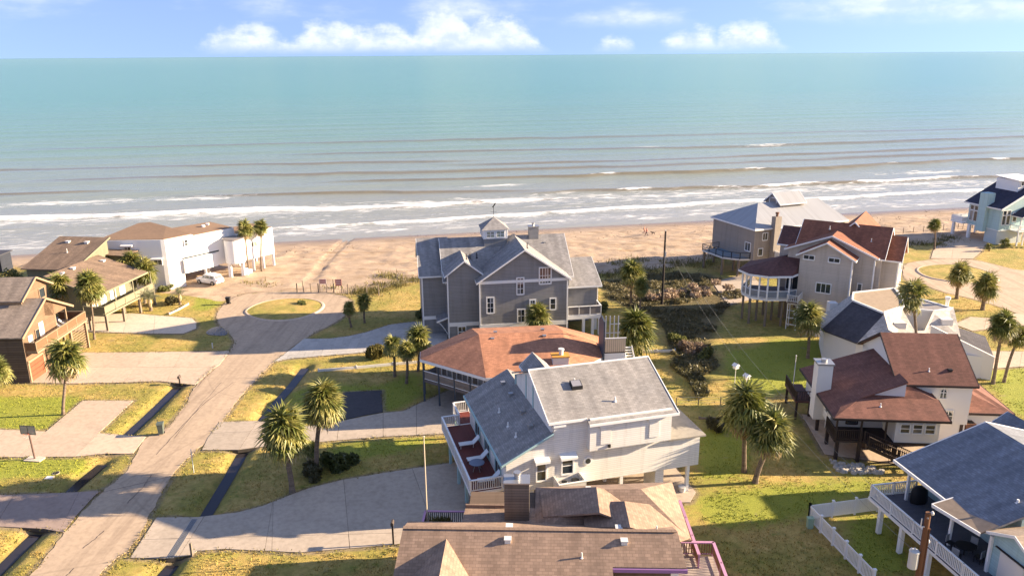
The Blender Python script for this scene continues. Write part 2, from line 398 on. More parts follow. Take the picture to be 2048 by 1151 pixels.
def boards(p, u0, u1, v0, v1, z, w=.14, m=POSTW, along='u', t=.04, gap=.012, name='deck_board'):
    if along == 'u':
        n = int((v1 - v0) / w); me = MB().box(0, u1 - u0, 0, w - gap, -t, 0).mesh(name, m)
        for k in range(n): obj(name, me, p, (u0, v0 + k * w, z))
    else:
        n = int((u1 - u0) / w); me = MB().box(0, w - gap, 0, v1 - v0, -t, 0).mesh(name, m)
        for k in range(n): obj(name, me, p, (u0 + k * w, v0, z))
# ------------------------------------------------------------------ terrain
SEA = -1.0
SH_O = np.array([-2.5, 166.0]); SH_A = R(11.2)
SH_S = np.array([math.cos(SH_A), math.sin(SH_A)]); SH_D = np.array([-math.sin(SH_A), math.cos(SH_A)])
def shore(x, y): return (x - SH_O[0]) * SH_S[0] + (y - SH_O[1]) * SH_S[1], (x - SH_O[0]) * SH_D[0] + (y - SH_O[1]) * SH_D[1]
_perm = RNG.random((256, 256))
def vnoise(x, y):
    xi = np.floor(x).astype(int); yi = np.floor(y).astype(int); fx = x - xi; fy = y - yi
    fx = fx * fx * (3 - 2 * fx); fy = fy * fy * (3 - 2 * fy)
    a = _perm[xi % 256, yi % 256]; b = _perm[(xi + 1) % 256, yi % 256]; c = _perm[xi % 256, (yi + 1) % 256]; d = _perm[(xi + 1) % 256, (yi + 1) % 256]
    return (a * (1 - fx) + b * fx) * (1 - fy) + (c * (1 - fx) + d * fx) * fy
def fbm(x, y, o=4):
    t = 0; a = .5
    for k in range(o): t = t + a * vnoise(x * 2 ** k + 17 * k, y * 2 ** k + 5 * k); a *= .5
    return t
def inside(x, y, poly):
    r = np.zeros(x.shape, bool); n = len(poly)
    for i in range(n):
        x0, y0 = poly[i]; x1, y1 = poly[(i + 1) % n]
        if y0 == y1: continue
        c = ((y0 > y) != (y1 > y)) & (x < (x1 - x0) * (y - y0) / (y1 - y0) + x0); r ^= c
    return r
def pdist(x, y, line):
    d = np.full(x.shape, 1e9)
    for (x0, y0), (x1, y1) in zip(line, line[1:]):
        vx, vy = x1 - x0, y1 - y0; t = np.clip(((x - x0) * vx + (y - y0) * vy) / (vx * vx + vy * vy), 0, 1)
        d = np.minimum(d, np.hypot(x - x0 - vx * t, y - y0 - vy * t))
    return d
PX = lambda x, y: (x, y)
sand_line = GP(PX, [(-900, 560), (-200, 528), (0, 520), (190, 575), (370, 590), (445, 603), (480, 590), (530, 584), (600, 584), (700, 587), (760, 576), (840, 562), (1200, 547), (1290, 545), (1420, 520), (1480, 492), (1700, 492), (1830, 490), (1920, 478), (2200, 466), (3000, 440)])
sand_poly = sand_line + [(900, 600), (-900, 600)]
sand2 = GP(Z1, [(1240, 605), (1270, 560), (1320, 480), (1560, 480), (1800, 470), (1900, 560), (1640, 640), (1560, 650), (1500, 610), (1330, 615)])
green_polys = [GP(Z2, [(-300, 515), (0, 515), (560, 520), (540, 565), (310, 745), (-300, 740)]), GP(Z2, [(-300, 935), (0, 938), (640, 932), (560, 1040), (200, 1070), (-300, 1065)]),
    GP(PX, [(1385, 1000), (1450, 985), (1600, 965), (1690, 975), (1640, 1010), (1560, 1045), (1440, 1055), (1390, 1035)]), GP(PX, [(1395, 860), (1480, 850), (1500, 950), (1400, 965)]),
    GP(PX, [(1540, 680), (1647, 676), (1647, 712), (1500, 716)]), GP(PX, [(1450, 700), (1640, 690), (1640, 780), (1470, 790)]), GP(Y2, [(700, 850), (1000, 800), (1390, 830), (1690, 660), (1690, 900), (1420, 1010), (660, 980)]),
    GP(Z3, [(1310, 1000), (1500, 985), (2031, 1000), (2031, 1045), (1310, 1035)]), GP(Z8, [(1380, 610), (1652, 590), (1900, 580), (1900, 960), (1580, 920)]), GP(Z1, [(1350, 625), (1560, 650), (1400, 760), (1290, 740)]),
    GP(Y1, [(0, 560), (540, 470), (900, 480), (700, 560), (420, 620), (0, 700)]), GP(PX, [(1700, 1030), (1760, 1015), (1840, 1151), (1700, 1151)]), GP(Y3, [(950, 580), (1870, 500), (1900, 560), (1000, 720)])]
scrub_poly = GP(PX, [(1200, 562), (1260, 552), (1330, 548), (1420, 545), (1490, 590), (1450, 620), (1420, 690), (1440, 730), (1400, 760), (1345, 720), (1330, 660), (1290, 625), (1210, 600)])
ditches = [GP(Y2, [(805, 655), (700, 790), (600, 900), (470, 1060)]), GP(Y3, [(325, 612), (210, 810), (25, 1115)]), GP(Z3, [(1165, 1050), (1080, 1151), (900, 1400)]),
           GP(Z2, [(1195, 440), (1040, 590), (865, 752)]), GP(Z3, [(690, 375), (560, 480), (440, 588)]), GP(Z3, [(240, 842), (0, 1075), (-200, 1270)])]
def axis(lo, a, b, hi, st):
    inner = np.arange(a, b, st); l = [a]; s = st
    while l[-1] > lo: s *= 1.25; l.append(l[-1] - s)
    h = [inner[-1]]; s = st
    while h[-1] < hi: s *= 1.25; h.append(h[-1] + s)
    return np.concatenate([np.array(l[1:][::-1]), inner, np.array(h[1:])])
def terrain_z(x, y):
    s, d = shore(x, y); di = -d
    t = np.clip(di / 26, 0, 1); z = SEA * (1 - t) ** 1.3
    z = np.where(di < 0, SEA + di * .06, z)
    return np.maximum(z, -5)
def grid_mesh(name, X, Y, Zc):
    ny, nx = X.shape; me = bpy.data.meshes.new(name)
    co = np.stack([X, Y, Zc], -1).reshape(-1, 3).astype(np.float32)
    i = np.arange(nx * ny).reshape(ny, nx)
    q = np.stack([i[:-1, :-1], i[:-1, 1:], i[1:, 1:], i[1:, :-1]], -1).reshape(-1, 4)
    me.vertices.add(len(co)); me.vertices.foreach_set('co', co.ravel())
    me.loops.add(q.size); me.loops.foreach_set('vertex_index', q.ravel().astype(np.int32))
    me.polygons.add(len(q)); me.polygons.foreach_set('loop_start', (np.arange(len(q)) * 4).astype(np.int32))
    me.polygons.foreach_set('use_smooth', np.ones(len(q), bool))
    me.update(); me.validate(); return me
def attr(me, name, a):
    at = me.attributes.new(name, 'FLOAT', 'POINT'); at.data.foreach_set('value', a.ravel().astype(np.float32))
def attn(nt, name):
    n = nt.nodes.new('ShaderNodeAttribute'); n.attribute_name = name; return n.outputs['Fac']
def blur(a, k):
    for _ in range(k):
        p = np.pad(a, 1, 'edge'); a = (p[1:-1, 1:-1] * 2 + p[:-2, 1:-1] + p[2:, 1:-1] + p[1:-1, :-2] + p[1:-1, 2:]) / 6
    return a
TX = axis(-700, -78, 128, 900, .45); TY = axis(-300, 38, 196, 320, .45)
X, Y = np.meshgrid(TX, TY)
sand = (inside(X, Y, sand_poly) | inside(X, Y, sand2)).astype(float)
green = np.zeros(X.shape)
for g in green_polys: green = np.maximum(green, inside(X, Y, g))
scrub = inside(X, Y, scrub_poly).astype(float)
sandb = blur(sand, 5); greenb = np.where(X < -20, blur(green, 7), np.clip(blur(green, 22) * 1.2, 0, 1)); scrubb = blur(scrub, 4)
Zt = terrain_z(X, Y)
dd = np.full(X.shape, 1e9)
for l in ditches: dd = np.minimum(dd, pdist(X, Y, l))
Zt = Zt - .5 * np.exp(-(dd / (.8 + .35 * fbm(X / 1.3, Y / 1.3))) ** 2.5)
Zt = Zt + (fbm(X / 3, Y / 3) - .5) * .05 * (1 - sandb) * np.clip(dd / 2, 0, 1) * (np.abs(X) < 200) + (fbm(X / 2.2, Y / 1.6, 5) - .5) * .6 * sandb * np.clip((-shore(X, Y)[1] - 3) / 10, 0, 1)
for tl in ([(606, 572), (628, 548), (652, 515), (676, 486), (700, 462)], [(616, 572), (638, 549), (662, 516), (686, 487), (710, 462)], [(540, 520), (640, 505), (760, 500), (830, 498)], [(1240, 500), (1300, 492), (1400, 480), (1450, 470)], [(1240, 505), (1300, 497), (1400, 485), (1450, 475)]):
    Zt = Zt - .22 * np.exp(-(pdist(X, Y, GP(PX, tl, -.3)) / .42) ** 2)
dune = np.exp(-(pdist(X, Y, sand_line) / 3.5) ** 2) * np.clip(fbm(X / 5 + 9, Y / 5) - .28, 0, 1) * 1.3 * np.clip((X - 8) / 8, 0, 1) * np.clip((70 - X) / 8, 0, 1)
Zt = Zt + dune
ground = obj('ground', grid_mesh('ground', X, Y, Zt)); tag(ground, kind='structure')
me = ground.data
sh_d = shore(X, Y)[1]
attr(me, 'sand', sandb); attr(me, 'green', greenb); attr(me, 'scrub', scrubb); attr(me, 'ditch', np.exp(-(dd / .5) ** 3)); attr(me, 'wet', np.clip((sh_d + 9 + 3 * (fbm(X / 9, Y / 9) - .5)) / 8, 0, 1))
def ground_mat():
    m, nt, b = node_mat('lawn_and_sand'); L = nt.links; o = objc(nt)
    n1 = noise(nt, o, .22, 6, .6); n2 = noise(nt, o, 1.6, 6, .65); n3 = noise(nt, o, 9, 4, .7); n4 = noise(nt, o, 32, 3, .7)
    dry = ramp(nt, n2, [(.25, (.27, .19, .05)), (.5, (.42, .295, .082)), (.75, (.54, .39, .14))])
    olive = ramp(nt, n2, [(.25, (.17, .15, .03)), (.7, (.36, .30, .062))])
    base = mix(nt, ramp(nt, n1, [(.42, (0, 0, 0)), (.58, (1, 1, 1))]), dry, olive)
    lush = ramp(nt, n3, [(.25, (.13, .16, .012)), (.55, (.26, .285, .024)), (.8, (.40, .40, .06))])
    gfac = mnode(nt, 'ADD', attn(nt, 'green'), mnode(nt, 'MULTIPLY', mnode(nt, 'SUBTRACT', n2, .5), 1.3))
    gf = ramp(nt, gfac, [(.30, (0, 0, 0)), (.75, (.9, .9, .9))])
    col = mix(nt, gf, base, lush)
    tuft = ramp(nt, noise(nt, o, 1.1, 7, .75), [(.54, (0, 0, 0)), (.66, (.75, .75, .75))]); col = mix(nt, tuft, col, (.15, .19, .016))
    bare = ramp(nt, noise(nt, o, .55, 7, .7), [(.62, (0, 0, 0)), (.72, (.8, .8, .8))]); col = mix(nt, bare, col, (.34, .24, .14))
    col = mix(nt, 1., col, ramp(nt, n4, [(.25, (.58, .58, .53)), (.5, (1, 1, 1)), (.75, (1.36, 1.32, 1.2))]), 'MULTIPLY')
    col = mix(nt, mnode(nt, 'MULTIPLY', attn(nt, 'scrub'), .85), col, ramp(nt, n3, [(.3, (.03, .03, .012)), (.7, (.12, .09, .04))]))
    sandc = ramp(nt, n1, [(.3, (.37, .27, .185)), (.7, (.50, .375, .265))])
    sandc = mix(nt, 1., sandc, ramp(nt, n3, [(.25, (.62, .6, .58)), (.6, (1.08, 1.07, 1.05))]), 'MULTIPLY')
    mp = nt.nodes.new('ShaderNodeMapping'); mp.inputs['Rotation'].default_value = (0, 0, -SH_A); mp.inputs['Scale'].default_value = (.12, .6, 1); L.new(o, mp.inputs[0])
    wrack = ramp(nt, noise(nt, mp.outputs[0], 1, 8, .7), [(.53, (0, 0, 0)), (.64, (.85, .85, .85))]); sandc = mix(nt, wrack, sandc, (.27, .18, .10))
    wet = attn(nt, 'wet'); sandc = mix(nt, wet, sandc, (.22, .165, .12))
    sf = ramp(nt, mnode(nt, 'ADD', attn(nt, 'sand'), mnode(nt, 'MULTIPLY', mnode(nt, 'SUBTRACT', n2, .5), .9)), [(.42, (0, 0, 0)), (.58, (1, 1, 1))])
    col = mix(nt, sf, col, sandc)
    edf = mnode(nt, 'ADD', attn(nt, 'edge'), mnode(nt, 'MULTIPLY', mnode(nt, 'SUBTRACT', n3, .5), 1.4)); col = mix(nt, ramp(nt, edf, [(.35, (0, 0, 0)), (.8, (.8, .8, .8))]), col, ramp(nt, n2, [(.3, (.16, .115, .07)), (.7, (.33, .25, .165))]))
    col = mix(nt, attn(nt, 'ditch'), col, (.06, .048, .03))
    L.new(col, b.inputs['Base Color'])
    L.new(mnode(nt, 'SUBTRACT', .95, mnode(nt, 'MULTIPLY', wet, .72)), b.inputs['Roughness'])
    h = mnode(nt, 'ADD', mnode(nt, 'MULTIPLY', n3, 1.0), mnode(nt, 'MULTIPLY', n4, .8))
    L.new(bump(nt, h, .75, .09), b.inputs['Normal']); return m
me.materials.append(ground_mat())

# ------------------------------------------------------------------ roads and driveways
def ragged(poly, step=.6, amp=.12, seed=0):
    rr = random.Random(seed); out = []
    for i, a in enumerate(poly):
        b = poly[(i + 1) % len(poly)]; L = math.hypot(b[0] - a[0], b[1] - a[1]); n = max(1, int(L / step))
        for k in range(n):
            t = k / n; x = a[0] + (b[0] - a[0]) * t; y = a[1] + (b[1] - a[1]) * t
            nx, ny = (b[1] - a[1]) / (L + 1e-6), -(b[0] - a[0]) / (L + 1e-6); j = (rr.random() - .5) * 2 * amp
            out.append((x + nx * j, y + ny * j))
    return out
def smooth_poly(p, it=2):
    for _ in range(it):
        q = []
        for i, a in enumerate(p):
            b = p[(i + 1) % len(p)]; q += [(a[0] * .75 + b[0] * .25, a[1] * .75 + b[1] * .25), (a[0] * .25 + b[0] * .75, a[1] * .25 + b[1] * .75)]
        p = q
    return p
road_poly = GP(PX, [(120, 1270), (201, 1148), (224, 1121), (266, 1095), (295, 1038), (319, 994), (348, 944), (381, 911), (425, 870), (446, 841), (484, 788), (514, 758), (538, 732), (582, 695), (608, 677), (640, 660), (668, 647), (690, 632), (704, 615), (704, 600), (685, 590), (640, 584), (590, 583), (520, 584), (480, 590), (455, 602), (438, 618), (432, 634), (436, 650), (456, 664), (470, 682), (462, 700), (420, 740), (390, 770), (369, 814), (346, 841), (319, 870), (292, 873), (270, 908), (263, 932), (236, 959), (204, 981), (130, 1062), (100, 1106), (62, 1148), (-60, 1270)])
road = MB().prism(ragged(smooth_poly(road_poly, 1), .5, .10, 1), -.3, .03).build('road', ROADM); tag(road, kind='structure')
PAVED = [road_poly]
def crack(fn, pts, w=.05, z=.036):
    P = GP(fn, pts); q = []
    for a, b in zip(P, P[1:]):
        n = 6
        for k in range(n): t = k / n; q.append((a[0] + (b[0] - a[0]) * t + random.uniform(-.06, .06), a[1] + (b[1] - a[1]) * t))
    q.append(P[-1]); mb = MB()
    for a, b in zip(q, q[1:]): mb.beam((*a, z), (*b, z), w * random.uniform(.6, 1.3), .008)
    mb.build('crack', M('crack_tar', 'flat', (.11, .085, .07), .95), road)
crack(Z2, [(1060, 910), (1250, 700), (1400, 550), (1580, 420)]); crack(Z3, [(560, 965), (640, 905), (705, 845)], .07); crack(Z3, [(860, 660), (960, 560), (1025, 470)]); crack(Z3, [(600, 500 + 110), (760, 490 + 80), (1160, 478)], .04); crack(Z3, [(450, 1150), (500, 1100)], .06); crack(Z2, [(1340, 450), (1420, 350), (1500, 250)], .04); crack(Z2, [(1180, 800), (1330, 610), (1500, 420)], .035)
def paving(name, poly, z, mat, cuts=(), gap=.022, base=None):
    """a paved area cut into real slabs along the given joint lines"""
    root = obj(name, MB().prism(poly, -.3, z - .035).mesh(name, base or M('joint_dirt', 'concrete', (.09, .075, .06), .95, .2))); tag(root, kind='structure')
    PAVED.append(poly)
    bm = bmesh.new(); bm.faces.new([bm.verts.new((x, y, 0)) for x, y in poly])
    bmesh.ops.triangulate(bm, faces=bm.faces[:]) if False else None
    for a, b in cuts:
        n = Vector((b[1] - a[1], -(b[0] - a[0]), 0)).normalized()
        bmesh.ops.bisect_plane(bm, geom=bm.verts[:] + bm.edges[:] + bm.faces[:], plane_co=Vector((*a, 0)), plane_no=n, dist=1e-4)
    rr = random.Random(len(poly))
    for f in bm.faces:
        c = f.calc_center_median(); pts = []
        for v in f.verts:
            d = (c - v.co); pts.append(tuple((v.co + d.normalized() * min(gap, d.length * .2))[:2]))
        MB().prism(pts, z - .12, z + rr.uniform(-.004, .004)).build('slab', mat, root)
    bm.free(); return root
def gl(fn, *ln): return [tuple(tuple(G(fn(*q))[:2]) for q in l) for l in ln]
paving('driveway', GP(Z1, [(300, 800), (660, 770), (900, 768), (1100, 785), (1300, 800), (1332, 830), (1330, 870), (1240, 905), (1000, 905), (570, 890), (300, 880)]), .06, CONC3, gl(Z1, ((700, 770), (620, 890)), ((870, 770), (830, 905)), ((1050, 780), (1040, 905)), ((560, 832), (1340, 842))))
paving('driveway', GP(Z2, [(60, 425), (140, 330), (240, 222), (570, 222), (900, 220), (1480, 212), (1558, 208), (1490, 300), (1440, 335), (1320, 440), (1080, 415), (800, 425), (500, 430)]), .065, CONC, gl(Z2, ((560, 430), (790, 222)), ((830, 425), (1010, 220)), ((1130, 415), (1230, 215)), ((1310, 445), (1490, 230)), ((380, 430), (600, 222)), ((100, 320), (1500, 318))))
paving('driveway', GP(Z2, [(-500, 735), (0, 740), (310, 755), (560, 545), (905, 545), (670, 765), (990, 790), (900, 905), (720, 905), (500, 925), (0, 930), (-500, 935)]), .06, CONC, gl(Z2, ((310, 755), (670, 765)), ((120, 930), (300, 755)), ((500, 930), (670, 765)), ((-120, 930), (40, 740))))
paving('driveway', GP(Z3, [(-500, 610), (0, 605), (200, 600), (540, 585), (690, 575), (640, 610), (520, 740), (430, 860), (300, 835), (0, 820), (-500, 825)]), .06, M('pink_concrete', 'concrete', (.36, .27, .22), .9, .12), gl(Z3, ((100, 600), (-40, 825)), ((540, 580), (400, 860))))
drv = [Z3(1060, 758), Z3(1340, 755), Z3(1600, 725), Z3(1780, 680), (585, 988), (622, 975), (687, 959), (765, 946), (843, 934), (900, 926), (960, 915), (1080, 960), (1080, 1050), (940, 1080), (800, 1088), Z3(2031, 995), Z3(1520, 970), Z3(1330, 985), Z3(1300, 1012), Z3(1120, 1035), Z3(880, 1030), Z3(1000, 850)]
paving('driveway', GP(PX, drv), .06, CONC2, gl(PX, (Z3(1850, 640), Z3(1840, 990)), (Z3(1390, 740), Z3(1200, 1040)), ((687, 955), (700, 1100)), ((822, 930), (880, 1090)), (Z3(1230, 900), Z3(2031, 880)), ((545, 1010), (530, 1100))))
paving('driveway', GP(Y3, [(15, 615), (60, 520), (150, 400), (440, 390), (780, 440), (1060, 395), (1400, 330), (1560, 315), (1720, 240), (1918, 150), (2300, 250), (2300, 420), (2000, 480), (1870, 490), (1400, 512), (1050, 540), (850, 557), (440, 592), (290, 612)]), .06, CONC2, gl(Y3, ((440, 390), (300, 612)), ((1070, 390), (1050, 545)), ((1405, 320), (1405, 520)), ((1660, 260), (1660, 510)), ((1050, 440), (2300, 380)), ((760, 430), (730, 570))))
paving('asphalt_pad', GP(Y3, [(1060, 172), (1395, 155), (1403, 322), (1270, 345), (1075, 388)]), .05, ASPH)
paving('driveway', GP(Y2, [(560, 632), (700, 530), (800, 450), (860, 452), (1000, 450), (1150, 430), (1280, 400), (1450, 345), (1600, 325), (1740, 320), (1900, 420), (1900, 520), (1700, 535), (1560, 545), (1300, 552), (1000, 577), (700, 603), (640, 612)]), .07, PAVER,
       gl(Y2, *[((x, 300), (x - 150, 640)) for x in range(800, 1900, 62)], *[((500, y + 40), (1900, y - 60)) for y in (370, 415, 460, 505, 550)]), gap=.016)
# right-hand side
rroad = GP(Y8, [(105, 690), (88, 745), (100, 800), (200, 832), (400, 893), (600, 940), (760, 985), (890, 1035), (1100, 1090), (1100, 730), (900, 738), (760, 702), (600, 662), (380, 648), (200, 672)])
PAVED.append(rroad)
r2 = MB().prism(ragged(smooth_poly(rroad, 1), .6, .12, 2), -.3, .03).build('road', ROADM); tag(r2, kind='structure')
paving('driveway', GP(Y8, [(285, 652), (300, 600), (330, 565), (420, 515), (500, 480), (640, 470), (760, 520), (660, 560), (640, 600), (575, 655)]), .06, CONC, gl(Y8, ((310, 600), (650, 585)), ((450, 500), (430, 655))))
paving('driveway', GP(Z8, [(1180, 300), (1290, 250), (1450, 262), (1600, 225), (1750, 260), (1750, 330), (1500, 320), (1300, 345)]), .06, CONC, gl(Z8, ((1400, 250), (1380, 340))))
paving('driveway', GP(Z8, [(1340, 480), (1652, 485), (2000, 480), (2000, 590), (1652, 585), (1380, 605)]), .06, CONC, gl(Z8, ((1500, 480), (1480, 600)), ((1640, 480), (1620, 600))))
paving('concrete_slab', GP(Z8, [(145, 910), (310, 935), (700, 960), (1560, 960), (1900, 950), (1900, 1300), (900, 1260), (300, 1180)]), .07, CONC, gl(Z8, ((230, 1100), (1900, 1100)), ((760, 940), (730, 1260)), ((1120, 940), (1130, 1290))))
paving('concrete_slab', GP(PX, [(1000, 900), (1290, 850), (1355, 940), (1392, 985), (1380, 1005), (1090, 1010)]), .07, CONC2, gl(PX, ((1180, 860), (1240, 1010))))
paving('concrete_slab', GP(PX, [(1425, 565), (1500, 545), (1540, 590), (1455, 610)]), .05, CONC2)
ed = np.full(X.shape, 1e9)
for P_ in PAVED: ed = np.minimum(ed, pdist(X, Y, P_ + P_[:1]))
attr(ground.data, 'edge', np.exp(-(ed / .45) ** 2))
# islands with kerbs
def island(name, pts, lab):
    p = smooth_poly(pts, 2); c = np.mean(p, 0)
    inner = [(c[0] + (x - c[0]) * .955, c[1] + (y - c[1]) * .955) for x, y in p]; out = [(c[0] + (x - c[0]) * 1.035, c[1] + (y - c[1]) * 1.035) for x, y in p]
    k = MB(); n = len(p)
    for i in range(n):
        j = (i + 1) % n
        k.poly([(*out[i], .03), (*out[j], .03), (*p[j], .15), (*p[i], .15)]); k.poly([(*p[i], .15), (*p[j], .15), (*inner[j], .15), (*inner[i], .15)]); k.poly([(*inner[i], .15), (*inner[j], .15), (*inner[j], .0), (*inner[i], .0)])
    kb = k.build('kerb', CONC); tag(kb, kind='structure')
    rings = [inner]; zs = [.1]
    for f, z in ((.8, .17), (.55, .22), (.3, .25)):
        rings.append([(c[0] + (x - c[0]) * f, c[1] + (y - c[1]) * f) for x, y in p]); zs.append(z)
    mb = MB()
    for a in range(3):
        for i in range(n):
            j = (i + 1) % n; mb.poly([(*rings[a][i], zs[a]), (*rings[a][j], zs[a]), (*rings[a + 1][j], zs[a + 1]), (*rings[a + 1][i], zs[a + 1])])
    mb.poly([(*q, zs[3]) for q in rings[3]])
    o = mb.build('grass_island', ground.data.materials[0]); tag(o, kind='structure'); return c
isl1 = island('grass_island', GP(Y2, [(345, 235), (400, 200), (500, 165), (640, 143), (800, 140), (900, 155), (955, 185), (940, 225), (860, 270), (760, 300), (640, 316), (500, 312), (400, 290), (352, 262)]), '')
isl2 = island('grass_island', GP(Y8, [(172, 735), (220, 705), (400, 690), (560, 708), (700, 748), (765, 795), (740, 822), (580, 830), (400, 812), (250, 785)]), '')
# puddle in the turning circle, on the road surface
pm, pnt, pb = node_mat('puddle_water'); pb.inputs['Base Color'].default_value = (.03, .026, .03, 1); pb.inputs['Roughness'].default_value = .12; pb.inputs['Specular IOR Level'].default_value = .25
pud = MB().prism(smooth_poly(GP(Y2, [(40, 400), (90, 365), (150, 352), (190, 380), (215, 410), (190, 428), (110, 425), (60, 420)]), 2), .02, .036).build('puddle', pm); tag(pud, kind='structure')
def ditch_water(l):
    w = []
    for sgn in (1, -1):
        s = []
        for i, a in enumerate(l):
            b = l[min(i + 1, len(l) - 1)]; a0 = l[max(i - 1, 0)]; d = Vector((b[0] - a0[0], b[1] - a0[1])).normalized(); s.append((a[0] - d.y * .48 * sgn, a[1] + d.x * .48 * sgn))
        w += s if sgn == 1 else s[::-1]
    o = MB().poly([(*q, -.37) for q in w][::-1]).build('ditch_water', pm); tag(o, kind='structure')
for l in ditches: ditch_water(l)
# trench drain across the near driveway
a, b = G(Z3(1318, 765), .075), G(Z3(1150, 1030), .075)
drain = thing('trench_drain', 'dark steel grate strip set across the long grey driveway by the road', 'drain', tuple(a), math.atan2((b - a).y, (b - a).x))
Ld = (b - a).length; MB().box(0, Ld, -.22, .22, -.02, -.006).build('channel', BLACK, drain)
bar = MB().box(0, Ld, -.02, .02, -.006, .014).mesh('grate_bar', STEEL)
for k in range(5): obj('grate_bar', bar, drain, (0, -.2 + .1 * k, 0))

# ------------------------------------------------------------------ sea
def build_sea():
    ss = axis(-30000, -260, 380, 30000, 2.2)
    ds = [-6.0]; st = .45
    while ds[-1] < 42000:
        ds.append(ds[-1] + st)
        if ds[-1] > 110: st *= 1.03
    ds = np.array(ds); S, D = np.meshgrid(ss, ds)
    def pxsd(*pts):
        q = [G(p, SEA) for p in pts]; return [shore(v.x, v.y) for v in q]
    crests = []   # (points(s,d), amp, width, foam, s0, s1)
    def C(pts, amp, w, foam): 
        q = pxsd(*pts); crests.append((q, amp, w, foam))
    C([(-300, 446), (0, 437), (200, 430), (500, 420), (800, 412), (1040, 401), (1200, 392)], .55, 2.2, 1.0)
    C([(400, 467), (560, 456), (1000, 428), (1400, 405), (1940, 380), (2300, 366)], .16, 1.4, .9)
    C([(1000, 386), (1270, 378), (1500, 373), (1880, 357), (2300, 340)], .5, 2.0, .75)
    C([(600, 366), (850, 360), (1200, 352), (1600, 338), (1920, 322), (2048, 319), (2300, 312)], .6, 2.4, .5)
    C([(300, 392), (430, 390), (700, 387), (900, 384), (1150, 380)], .45, 2.2, .0)
    C([(-400, 400), (0, 389), (150, 384), (330, 380)], .5, 2.3, .08)
    C([(0, 362), (300, 355), (800, 345), (1300, 330), (2048, 302)], .3, 3.0, 0); C([(520, 310), (1000, 301), (1500, 292), (2200, 268)], .3, 3.2, 0)
    C([(860, 330), (1300, 320), (2048, 290)], .4, 3.0, 0); C([(-300, 345), (200, 335), (700, 326), (1000, 320)], .3, 3, 0); C([(0, 300), (1000, 278), (2048, 255)], .25, 3.5, 0)
    Zs = np.zeros(S.shape); foam = np.zeros(S.shape); mud = np.zeros(S.shape)
    near = D < 420
    for q, amp, w, fm in crests:
        q = sorted(q); qs = [a[0] for a in q]; qd = [a[1] for a in q]
        dc = np.interp(S, qs, qd) + (fbm(S / 16, S * 0 + amp * 40) - .5) * 5
        ends = np.clip((S - qs[0]) / 25, 0, 1) * np.clip((qs[-1] - S) / 25, 0, 1)
        am = amp * ends * (.55 + .9 * fbm(S / 35 + amp * 9, S * 0 + 3))
        x = (D - dc); prof = np.where(x < 0, np.exp(-(x / (w * .55)) ** 2), np.exp(-(x / (w * 1.4)) ** 2))
        Zs += am * prof; mud += ends * np.exp(-((x + w * .35) / (w * .7)) ** 2) * (amp > .2)
        if fm > 0:
            pat = np.clip((fbm(S / 14 + amp * 31, D / 50 + 7) - .5 + (fm - .52) * .85) * 5, 0, 1)
            f = np.where(x < 0, np.exp(x / ((.9 + 4.2 * fbm(S / 9 + 3, D * 0 + 11)) if fm > .8 else 1.3)) * (.75 + .5 * fbm(S / 2.5, D / 1.5)), np.exp(-(x / .8) ** 2)) * ends * pat
            foam = np.maximum(foam, f * 1.05)
    # background swell, refracting parallel to the shore
    dm = D + 6 * (fbm(S / 90, D / 130) - .5) + 1.2 * (fbm(S / 18, D / 30) - .5)
    Zs += np.where(D < 2500, .13 * np.sin(dm / 2.1) * np.clip(D / 60, 0, 1) * (.3 + fbm(S / 60, D / 60)) + .12 * np.sin(dm / 3.7 + 1), 0) * np.exp(-np.maximum(D - 300, 0) / 700)
    lace = np.clip((30 - D) / 26, 0, 1) * np.clip(D / 4, 0, 1)
    foam2 = lace * .42 + np.exp(-((D - 33 - 9 * (fbm(S / 30, D / 40) - .5)) / 8) ** 2) * .5
    patch = np.zeros(S.shape)
    for p, r1, r2_ in (((1535, 290), 14, 5), ((385, 397), 16, 4), ((1300, 294), 8, 3), ((130, 405), 30, 6), ((1000, 370), 12, 3), ((1850, 345), 20, 4)):
        s0, d0 = pxsd(p)[0]; patch = np.maximum(patch, .62 * np.exp(-((S - s0) / r1) ** 2 - ((D - d0) / r2_) ** 2))
    foam2 = np.maximum(foam2, patch)
    Wx = SH_O[0] + S * SH_S[0] + D * SH_D[0]; Wy = SH_O[1] + S * SH_S[1] + D * SH_D[1]
    Zw = SEA + Zs * near + Zs * ~near * .6 + .02
    o = obj('sea', grid_mesh('sea', Wx, Wy, Zw)); tag(o, kind='structure'); me = o.data
    attr(me, 'foam', np.clip(foam, 0, 1)); attr(me, 'lace', foam2); attr(me, 'off', np.log10(np.maximum(D, 1.))); attr(me, 'mud', np.clip(mud, 0, 1))
    m, nt, b = node_mat('sea_water'); L = nt.links; oc = objc(nt)
    mp = nt.nodes.new('ShaderNodeMapping'); mp.inputs['Rotation'].default_value = (0, 0, -SH_A); L.new(oc, mp.inputs[0]); sd_ = mp.outputs[0]
    mp2 = nt.nodes.new('ShaderNodeMapping'); mp2.inputs['Scale'].default_value = (.28, 1, 1); L.new(sd_, mp2.inputs[0])
    off = attn(nt, 'off'); nb = noise(nt, mp2.outputs[0], .02, 5)
    offn = mnode(nt, 'ADD', off, mnode(nt, 'MULTIPLY', mnode(nt, 'SUBTRACT', nb, .5), .28))
    mr = nt.nodes.new('ShaderNodeMapRange'); L.new(offn, mr.inputs[0]); mr.inputs[1].default_value = 0; mr.inputs[2].default_value = 4
    col = ramp(nt, mr.outputs[0], [(.2, (.30, .295, .25)), (.40, (.26, .27, .22)), (.52, (.215, .265, .21)), (.60, (.16, .275, .195)), (.70, (.115, .275, .18)), (.85, (.125, .295, .185)), (1, (.165, .33, .205))])
